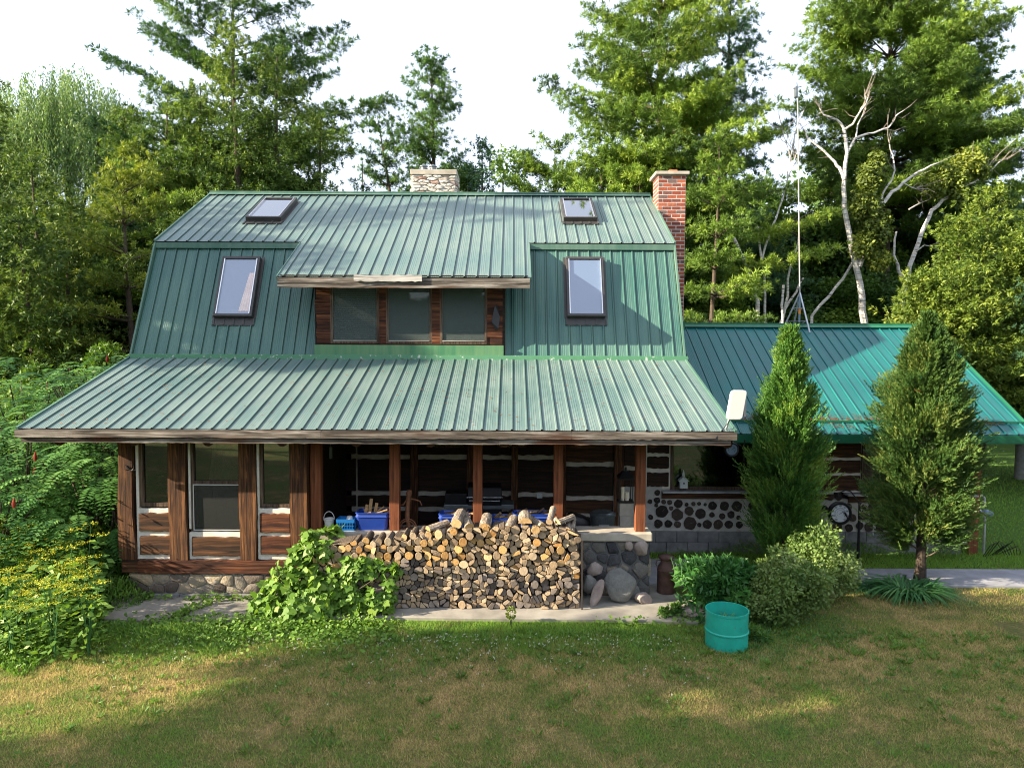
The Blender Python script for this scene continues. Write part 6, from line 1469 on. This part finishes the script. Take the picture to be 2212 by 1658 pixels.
juniper('bushy upright juniper with a pointed bright tip in front of the wing', 1697, 732, g1, .53, .22, 'juniper', 101, 7600, .004, pj1, .75)
g2 = Vector((P(1990, 1100, 1.35).x, 1.35, 0))
juniper('thinner dull juniper with a bare leaning trunk and ragged crown', 2000, 700, g2, .68, .60, 'juniper_dull', 102, 9000, .003, pj2, .5, (.16, .42), .085)

# ---- shrubs
def shrub(name, px, pyt, gx, gy, R_c, mat, label, seed, nleaf, leaf, ncl=20, shape='oval', z0=.1, droop=.0, cat='shrub', flat=.9, ry=1., up=.5):
    t = leafy(name, gx, gy, top_h(px, pyt, gy), R_c, label, mat, seed, z0, ncl, nleaf, leaf, None, shape, cat, 1.15 if ncl < 40 else .82, droop, 'trunk', flat, False, up); t.scale.y = ry; return t
shrub('shrub', 1755, 1205, 4.15, -.25, .62, 'variegated', 'rounded cream-variegated shrub right of the teal drum', 111, 430, (.055, .034), 44, ry=.85, up=.2)
shrub('shrub', 1840, 1152, 5.05, .75, .50, 'variegated', 'taller loose variegated shrub leaning against the upright juniper', 112, 420, (.055, .034), 20, up=.2)
shrub('peony_bush', 1570, 1212, 3.2, .05, .55, 'peony', 'dark glossy peony bush behind the teal drum', 113, 380, (.13, .045), 22, 'diamond', up=.6)
shrub('weeds', 1470, 1300, 2.45, -.2, .16, 'weeds', 'small weedy clump on the patio edge left of the peony', 114, 90, (.07, .03), 8, 'diamond', z0=.02, cat='weeds')
shrub('weeds', 1640, 1352, 3.42, -.95, .17, 'weeds', 'low tuft of weeds at the right foot of the teal drum', 115, 120, (.09, .02), 9, 'diamond', z0=.02, cat='weeds')
# peony seed stalks
m = MB((2.9, .3, .6))
for k in range(9): a = Vector((2.55+k*.1, .1, .55)); b = a+Vector((rr.uniform(-.12, .04), 0, rr.uniform(.22, .36))); m.tube([a, a.lerp(b, .5)+Vector((.01, 0, 0)), b], .006, 4); m.tube([b, b+Vector((-.01, 0, .04))], [.012, .004], 5)
o = m.build('seed_stalks', 'lily'); o.parent = [q for q in bpy.data.objects if q.name.startswith('peony_bush')][0]; o.location = Vector((2.9, .3, .6))-o.parent.location
# daylilies: long arching straps
def straps(label, cx, cy, r, n, L, W, mat, seed, name='daylily', arch=1.0, cat='plant', z=0.):
    rng = np.random.default_rng(seed); t = MB((cx, cy, z))
    for i in range(n):
        a = rng.uniform(0, 6.28); rr_ = r*math.sqrt(rng.uniform(0, 1)); b = Vector((cx+rr_*math.cos(a), cy+rr_*math.sin(a)*.7, z)); o_ = Vector((math.cos(a+rng.normal()*.5), math.sin(a+rng.normal()*.5), 0)); l = L*rng.uniform(.55, 1.1); s_ = o_.cross(Vector((0, 0, 1))); vs = []; k = 7
        for j in range(k+1):
            u = j/k; p = b+o_*l*(.18*u+.62*u*u)*arch+Vector((0, 0, 1))*l*(.95*u-.85*u*u*arch); w = W*(1-u**2.2)*.5+.001; vs += [p-s_*w+Vector((0, 0, .1*w)), p+Vector((0, 0, -.3*w)), p+s_*w+Vector((0, 0, .1*w))]
        t.add(vs, [(3*j+q, 3*j+q+1, 3*j+q+4, 3*j+q+3) for j in range(k) for q in (0, 1)], 0, float(np.clip(rng.normal(.5, .22), 0, 1)))
    return tag(t.build(name, mat, None, True), label, cat)
g3 = G(1965, 1290); straps('arching daylily clump around the foot of the ragged juniper', g3.x+.02, g3.y+.12, .44, 300, .74, .034, 'lily', 121)
straps('small second daylily tuft at the left of the clump by the walk', g3.x-.5, g3.y+.25, .18, 80, .45, .028, 'lily', 122)
straps('tuft of long grass growing inside the teal drum', 2.985, -1.12, .12, 34, .22, .008, 'weeds', 123, 'grass_tuft', .6, 'grass', .31)
# ---- vine over the woodpile
def vine():
    rng = np.random.default_rng(131); t = empty('grape_vine', (-2.9, .1, 0), 'bright green grapevine sprawling over the left part of the woodpile', 'vine')
    P_, N_ = [], []
    heaps = [(-3.30, .20, .34, .36, .40, .48, 460), (-2.88, .08, .22, .36, .34, .42, 400), (-2.50, .0, .14, .34, .28, .34, 300), (-3.1, -.2, .14, .52, .34, .26, 420), (-3.25, .22, .80, .18, .20, .26, 130), (-2.1, -.1, .14, .34, .24, .26, 220), (-3.65, -.1, .12, .3, .3, .22, 150),
             (-3.0, .10, .95, .26, .16, .14, 150), (-3.15, .35, 1.12, .14, .20, .09, 70), (-2.3, .0, .78, .30, .06, .12, 45), (-2.0, .0, .66, .32, .06, .13, 60), (-2.6, .0, .55, .3, .06, .15, 60), (-2.9, .55, 1.14, .2, .12, .08, 50), (-3.6, .1, .2, .26, .3, .32, 200), (-1.85, -.1, .42, .1, .06, .15, 20), (-2.35, -.02, .60, .26, .1, .2, 120)]
    for cx, cy, cz, rx, ry, rz, n in heaps:
        v = unit(rng.normal(size=(n, 3))); v[:, 1] = -abs(v[:, 1])*.9+rng.normal(size=n)*.15; v[:, 2] = np.where(rng.random(n) < .72, abs(v[:, 2]), v[:, 2]); r = 1+.18*np.sin(v[:, 0]*9+cx*5)+rng.normal(size=n)*.07
        p = np.array([cx, cy, cz])+v*np.array([rx, ry, rz])*r[:, None]; P_.append(p); N_.append(v*.8+np.array([-.25, -.55, .75])+rng.normal(size=(n, 3))*.38)
    P_, N_ = np.concatenate(P_), np.concatenate(N_); k = P_[:, 2] > .03; P_, N_ = P_[k], N_[k]; n = len(P_)
    D_ = rng.normal(size=(n, 3))*.6+np.array([0, -.2, -.7]); L = rng.uniform(.05, .15, n); leaf_mesh('leaves', P_-np.array([-2.9, .1, 0]), D_, N_, L, L*.80, np.clip(rng.normal(.5, .2, n), 0, 1), 'vine', t, shape='lobed')
    m = MB()
    for k in range(16):
        a = Vector((rng.uniform(-.8, .6), rng.uniform(-.1, .3), 0)); b = a+Vector((rng.uniform(-.4, .8), rng.uniform(-.2, .2), rng.uniform(.3, .9))); m.tube([a, a.lerp(b, .5)+Vector((0, -.1, .1)), b], .008, 5)
    o = m.build('stems', 'trunk', t, True); o.location = (0, 0, 0)
vine()
# small creepers over the slab edge
def ground_leaves(name, boxes, mat, seed, size, hgt, kind='stuff', shape='oval', label=None, cat=None):
    rng = np.random.default_rng(seed); P_ = []
    for (x0, y0, x1, y1, wd, n) in boxes:
        u = rng.uniform(0, 1, n); p = np.stack([x0+(x1-x0)*u+rng.normal(size=n)*wd, y0+(y1-y0)*u+rng.normal(size=n)*wd, hgt*rng.uniform(.15, 1., n)], 1); P_.append(p)
    P_ = np.concatenate(P_); n = len(P_); N_ = rng.normal(size=(n, 3))*.45+np.array([-.2, -.3, 1.]); L = rng.uniform(.6, 1.2, n)*size
    o = leaf_mesh(name, P_, rng.normal(size=(n, 3))*np.array([1, 1, .4]), N_, L, L*.8, np.clip(rng.normal(.5, .2, n), 0, 1), mat, None, shape=shape)
    if kind: o['kind'] = kind
    if label: tag(o, label, cat)
ground_leaves('creeping_weeds', [(-4.75, .25, -5.05, -.5, .07, 260), (-6., .42, -5.5, .40, .06, 120), (-5.2, .40, -4.0, .38, .06, 200), (-5.6, -.75, -3.4, -.55, .18, 1300), (-3.6, -.62, -1.9, -.62, .16, 900), (-4.4, -1.05, -1.8, -.95, .25, 900), (2.5, -.5, 2.7, -.3, .08, 90), (1.2, -.5, 2.2, -.5, .05, 60)], 'vine', 141, .06, .14)
# ---- sumac thicket: drooping pinnate leaves
def sumac():
    rng = np.random.default_rng(151); idx = 0
    shrubs = [(-8.1, 3.6, 3.9, 1.5, 'tall sumac under the left end of the porch roof'), (-10.2, 4.2, 3.9, 1.6, 'tall sumac at the left edge with red cones'), (-9.0, 2.2, 3.0, 1.4, 'sumac in the middle of the left thicket'), (-7.4, 1.7, 2.5, 1.1, 'sumac pressed against the outer left post'), (-9.2, 5.6, 4.1, 1.4, 'sumac rising behind the roof edge'), (-8.6, .9, 1.9, 1.1, 'low sumac in front of the left thicket'), (-11.4, 2.6, 3.4, 1.5, 'sumac cut by the left edge of the view'), (-7.3, 4.6, 3.6, 1.1, 'shaded sumac beside the side wall of the glazed room')]
    for (cx, cy, H_, R_c, lab) in shrubs:
        t = empty('sumac', (cx, cy, 0), lab, 'shrub', 'sumacs of the left thicket'); idx += 1; nf = int(230*R_c)
        v = unit(rng.normal(size=(nf, 3))); r = rng.uniform(.35, 1., (nf, 1))**.5; base = v*r*np.array([R_c, R_c, H_*.48])+np.array([0, 0, H_*.52])
        o = unit(v*np.array([1, 1, .0])+rng.normal(size=(nf, 3))*np.array([.4, .4, 0])+np.array([0, -.3, 0])); l = rng.uniform(.45, .8, nf); s_ = np.cross(o, [0, 0, 1.]); k = 12; sj = (np.arange(k)+1)/k
        pts_ = base[:, None]+o[:, None]*(l[:, None]*sj)[..., None]+np.array([0, 0, 1.])*(l[:, None]*(.32*sj-.75*sj**2))[..., None]
        P_, D_, T_, W_, L_ = [], [], [], [], []; ft = np.clip(rng.normal(.5, .2, nf), 0, 1)
        for sg in (-1, 1):
            P_.append(pts_.reshape(-1, 3)); d = s_[:, None]*sg*1.+o[:, None]*.45+np.array([0, 0, -.25])+np.zeros((nf, k, 1)); D_.append(d.reshape(-1, 3)); L_.append(np.tile(.15*(1-.55*sj**3), nf)); T_.append(np.repeat(ft, k)+rng.normal(size=nf*k)*.07)
        P_, D_, L_, T_ = map(np.concatenate, (P_, D_, L_, T_)); leaf_mesh('leaves', P_, D_, np.array([0, -.3, 1.])+rng.normal(size=P_.shape)*.2, L_, .042, T_, 'sumac', t)
        m = MB()
        for q in range(9): a = rng.uniform(0, 6.28); m.tube([(rng.normal()*.15, rng.normal()*.15, 0), (math.cos(a)*R_c*.3, math.sin(a)*R_c*.3, H_*.5), (math.cos(a)*R_c*.7, math.sin(a)*R_c*.7, H_*.85)], [.03, .022, .01], 5)
        m.build('stems', 'trunk', t, True).location = (0, 0, 0)
        m = MB()
        for q in range(2):
            a = rng.uniform(3.4, 6.); rr_ = R_c*rng.uniform(.5, .9); z = H_*rng.uniform(.72, .97); p = Vector((math.cos(a)*rr_, math.sin(a)*rr_, z)); m.tube([p, p+Vector((0, 0, .06)), p+Vector((.01, 0, .16))], [.02, .032, .006], 7, 0, .5)
        m.build('seed_cones', 'red_cone', t, True).location = (0, 0, 0)
sumac()
# bright bush tops behind the roof's left edge
for px, py, Y, R_c, lab, sd in [(215, 755, 7.5, 1.1, 'bright green bush top beside the left roof corner', 161), (120, 800, 7.0, 1.3, 'leafy bush above the sumac at the left', 162)]:
    x, y = at(px, Y); leafy('shrub', x, y, top_h(px, py, Y), R_c, lab, 'leaf_mid', sd, .8, 22, 500, (.13, .07), None, 'diamond', 'shrub', trunk=False)
# ---- yellow-flowering plants, one by one
def yellow_plants():
    rng = np.random.default_rng(171); N = 56; first = None; spots_ = []
    protos_ = []
    for v_ in range(5):
        t = empty('wild_parsnip', (0, 0, 0), 'p', 'wildflower', 'yellow-flowering wild parsnips in the left bed'); h = 1.05
        m = MB(); heads = []
        for b in range(4):
            a = rng.uniform(0, 6.28); r = rng.uniform(.05, .28); z = h*rng.uniform(.72, 1.05); p = Vector((r*math.cos(a), r*math.sin(a), z)); m.tube([(0, 0, 0), (r*.3*math.cos(a), r*.3*math.sin(a), z*.6), p], [.012, .008, .004], 5); heads.append(p)
        m.build('stem', 'lily', t, True).location = (0, 0, 0)
        P_ = []
        for p in heads:
            n = 34; a = rng.uniform(0, 6.28, n); r = .11*np.sqrt(rng.uniform(0, 1, n)); cl = rng.integers(0, 9, n); r = .045*np.sqrt(rng.uniform(0, 1, n)); P_.append(np.stack([p.x+.075*np.cos(cl*.78)*(cl > 0)+r*np.cos(a), p.y+.075*np.sin(cl*.78)*(cl > 0)+r*np.sin(a), p.z+rng.uniform(-.01, .02, n)], 1))
        P_ = np.concatenate(P_); leaf_mesh('flowers', P_, rng.normal(size=P_.shape)*np.array([1, 1, .4]), np.array([0, -.2, 1.])+rng.normal(size=P_.shape)*.3, .026, .024, rng.uniform(0, 1, len(P_)), 'yellow_flower', t)
        n = 110; z = rng.uniform(.05, .85, n)*h; a = rng.uniform(0, 6.28, n); r = rng.uniform(.03, .28, n); P_ = np.stack([r*np.cos(a), r*np.sin(a), z], 1); leaf_mesh('leaves', P_, np.stack([np.cos(a), np.sin(a), rng.normal(size=n)*.3-.1], 1), np.array([0, -.2, 1.])+rng.normal(size=P_.shape)*.4, .14, .07, rng.uniform(.2, .9, n), 'weeds', t)
        protos_.append(t)
    for i in range(N):
        px = rng.uniform(-20, 195); Y = rng.uniform(-1.7, 1.3); c = P(px, 1250, Y); s_ = rng.uniform(.62, 1.16)
        if Y < -.8: s_ *= .8
        lab = 'tall yellow-flowered wild parsnip in the left bed' if s_ > .9 else 'short yellow-flowered wild parsnip in the left bed'
        if i < 5: t = protos_[i]; t.location = (c.x, Y, 0); t.scale = (s_, s_, s_)
        else: t = copy_thing(protos_[i % 5], (c.x, Y, 0), rng.uniform(0, 6.28), (s_, s_, s_), lab)
        t['label'] = lab; t['group'] = 'tall wild parsnips' if s_ > .9 else 'short wild parsnips'
yellow_plants()
# rough weeds under and between
rngw = np.random.default_rng(181)
def weeds_field(name, n, xs, ys, hfun, mat, seed, L=(.10, .26), W=.022, lean=.5):
    rng = np.random.default_rng(seed); x = rng.uniform(*xs, n); y = rng.uniform(*ys, n); h = hfun(x, y); k = h > .02; x, y, h = x[k], y[k], h[k]; n = len(x)
    z = h*rng.uniform(0, 1, n)**.7; P_ = np.stack([x, y, z], 1); D_ = rng.normal(size=(n, 3))*np.array([lean, lean, .3])+np.array([0, -.1, .7]); Lr = rng.uniform(*L, n)*np.clip(h*2.5, .3, 1)
    o = leaf_mesh(name, P_, D_, rng.normal(size=(n, 3))+np.array([0, -.5, .6]), Lr, W, np.clip(rng.normal(.45, .2, n), 0, 1), mat); o['kind'] = 'stuff'; return o
def hb(x, y):     # height of the bed: tall by the thicket, thinning to the lawn edge
    e = np.clip((-5.85-x+.18*np.sin(y*5))/1.0, 0, 1)*np.clip((y+2.2+.25*np.sin(x*4))/1.0, 0, 1); return e*(.42+.28*np.clip(y+.5, 0, 2))*(.75+.3*np.sin(x*5)*np.sin(y*4))
weeds_field('tall_weeds', 52000, (-11.5, -5.8), (-2.2, 4.5), hb, 'weeds', 182, (.12, .3), .028)
def he(x, y): return .24*np.clip(1-np.abs(y+1.05+.12*np.sin(x*6)-.1*(x+4))/.5, 0, 1)*np.clip((-3.4-x)/1.5+.15, 0, 1)
weeds_field('rough_grass', 14000, (-6.8, -3.0), (-1.8, -.4), he, 'weeds', 183, (.08, .22), .010)
def hw(x, y): return np.where((x > 3.3)&(x < 9)&(y > 2.75)&(y < 3.2), .16+.1*np.sin(x*3), 0.)
weeds_field('rough_grass', 5000, (3.3, 8.9), (2.7, 3.25), hw, 'weeds', 184, (.06, .18), .012)
def hp(x, y): return .10*np.clip(1-((x-3.3)**2+(y+1.2)**2)/.45, 0, 1)+.12*np.clip(1-((x-4.2)**2*.5+(y+.6)**2)/.5, 0, 1)
weeds_field('rough_grass', 5200, (2.4, 5.4), (-1.8, 0.2), hp, 'lily', 185, (.05, .15), .010)
# ---- mown lawn blades
def lawn_blades():
    rng = np.random.default_rng(191); Ps = []
    for (x0, x1, y0, y1, dens) in [(-6.9, 7.2, -4.4, -.25, 5200), (2.6, 9.5, -.3, 1.22, 2400), (2.4, 11., 2.18, 3.3, 1800), (9.3, 22, 3., 14, 260)]:
        n = int((x1-x0)*(y1-y0)*dens); Ps.append(np.stack([rng.uniform(x0, x1, n), rng.uniform(y0, y1, n), np.zeros(n)], 1))
    p = np.concatenate(Ps); x, y = p[:, 0], p[:, 1]
    k = ~((x > -6.4)&(x < 3.0)&(y > -.36)&(y < 1.2)) & ~((x < -5.9)&(y > -1.6)) & ~(np.abs(x) > (y+10.74)*.76)
    k &= ~(((x-2.985)**2+(y+1.12)**2) < .09); p = p[k]; n = len(p); x, y = p[:, 0], p[:, 1]
    patch = .55+.45*np.sin(x*2.1+np.sin(y*1.7)*2)*np.sin(y*2.6+1); k2 = rng.random(n) < np.clip(.45+.6*patch, .3, 1); p = p[k2]; n = len(p)
    L = rng.uniform(.022, .055, n)*np.where(p[:, 1] > 2, 1.8, 1.)*np.where((p[:, 1] > -1.5) & (p[:, 0] < 2.5), 1.3, 1.); d = rng.normal(size=(n, 3))*.5; d[:, 2] = 1.
    W = np.where(p[:, 1] > 2, .014, .0065)
    o = leaf_mesh('grass', p, d, rng.normal(size=(n, 3))*np.array([1, 1, .1]), L, W, rng.uniform(0, 1, n), 'lawn_blades', shape='blade'); o['kind'] = 'stuff'
    n = 520; x = rng.uniform(-6, 2.5, n); y = -.9-rng.exponential(.45, n)+.1*(x+3)*0; k = (y > -3)&(y < -.5); x, y = x[k], y[k]; n = len(x)
    P_ = np.repeat(np.stack([x, y, rng.uniform(.03, .06, n)], 1), 6, 0)+rng.normal(size=(n*6, 3))*.005
    o = leaf_mesh('clover_flowers', P_, rng.normal(size=P_.shape), rng.normal(size=P_.shape), .013, .011, rng.uniform(0, 1, len(P_)), 'clover'); o['kind'] = 'stuff'
lawn_blades()
def lawn_weeds():
    rng = np.random.default_rng(301); P_, D_, L_ = [], [], []
    for k in range(900):
        x = rng.uniform(-5.5, 7.5); y = -.7-rng.exponential(1.1)
        if y < -4.2 or abs(x) > (y+10.74)*.74: continue
        n = int(rng.uniform(7, 22)); r = rng.uniform(.03, .11); a = rng.uniform(0, 6.28, n); P_.append(np.stack([x+r*np.cos(a)*.4, y+r*np.sin(a)*.4, np.full(n, .01)], 1)); D_.append(np.stack([np.cos(a), np.sin(a), rng.uniform(.3, 1.3, n)], 1)); L_.append(rng.uniform(.04, .095, n))
    P_, D_, L_ = map(np.concatenate, (P_, D_, L_)); leaf_mesh('lawn_weeds', P_, D_, rng.normal(size=P_.shape)+np.array([0, 0, 1.]), L_, .016, rng.uniform(.1, .8, len(P_)), 'weeds')['kind'] = 'stuff'
lawn_weeds()
def roof_litter():
    rng = np.random.default_rng(311); P_ = []
    for cx_, cy_, sx_, n in [(5.2, 2.98, .35, 200), (5.9, 2.97, .30, 190), (4.6, 3.0, .2, 70), (6.3, 2.8, .2, 50), (9.2, 2.9, .15, 140), (7.0, 3.0, .5, 160)]:
        x = cx_+rng.normal(size=n)*sx_; y = cy_+np.abs(rng.normal(size=n))*.07-.02; P_.append(np.stack([x, y, AEZ+(y-AEY)*sl_a+.014+rng.uniform(0, .012, n)], 1))
    for n, x0, x1, y0, y1 in [(260, XL+.2, XR-.2, .1, 3.2)]:
        x = rng.uniform(x0, x1, n); y = rng.uniform(y0, y1, n); P_.append(np.stack([x, y, EZ+(y-EY)*(BZ-EZ)/(BY-EY)+.012], 1))
    P_ = np.concatenate(P_); D_ = rng.normal(size=P_.shape)*np.array([1, .5, .0]); D_[:, 2] = D_[:, 1]*.4
    leaf_mesh('fallen_needles', P_, D_, np.array([0, -.5, 1.])+rng.normal(size=P_.shape)*.15, .07, .014, rng.uniform(0, 1, len(P_)), 'dead_needles')['kind'] = 'stuff'
roof_litter()
# little light on the garden stake
st_o = [q for q in bpy.data.objects if q.name.startswith('garden_stake')][0]
rng = np.random.default_rng(5); v = unit(rng.normal(size=(120, 3))); leaf_mesh('flower_head', v*np.array([.05, .04, .07])+np.array([0, 0, .2]), v, rng.normal(size=v.shape), .04, .03, rng.uniform(.4, 1, 120), 'cedar_yellow', st_o)

# ---- trees that stand left of the view and shade the lawn
shade = [(-17.5, -8.6, 14.0, 3.0), (-19.5, -13.6, 14.5, 3.4), (-23, -14.2, 15.5, 3.2), (-15.5, -14.6, 10.5, 3.0), (-21, -18, 13, 3.5), (-27, -13.5, 15, 3.8)]
pr = None
for i, (x, y, h, r) in enumerate(shade):
    lab = ['round-crowned tree nearest the lawn, beyond the left edge', 'wide tree beyond the left edge, second from the lawn', 'taller tree far beyond the left edge', 'short tree beside the camera, out of view at the left', 'tree behind the camera at the far left', 'tallest tree far out at the left'][i]
    if i == 0: pr = leafy('leafy_tree', x, y, h, r, lab, 'leaf_mid', 201, 4.3, 40, 620, (.24, .18), 'shade trees left of the lawn')
    else: copy_thing(pr, (x, y, 0), i*1.1, (r/3., r/3., h/14.), lab)
leafy('leafy_tree', -19.5, .55, 12.1, 1.75, 'slim high-crowned tree beyond the left edge that shades the left gable end', 'leaf_mid', 212, 8.9, 24, 420, (.22, .16), 'shade trees left of the lawn')
x, y = -21.5, 1.6; conifer('pine_tree', x, y, 17.5, 2.8, 'tall loose pine beyond the left edge throwing shade on the roof', h0=8.5, kind='pine', mat='pine', seed=211, prof=lambda t: (1-t)**.5, nb=34, irregular=.6, dens=.8, sc_bl=1.4)
print('all done')
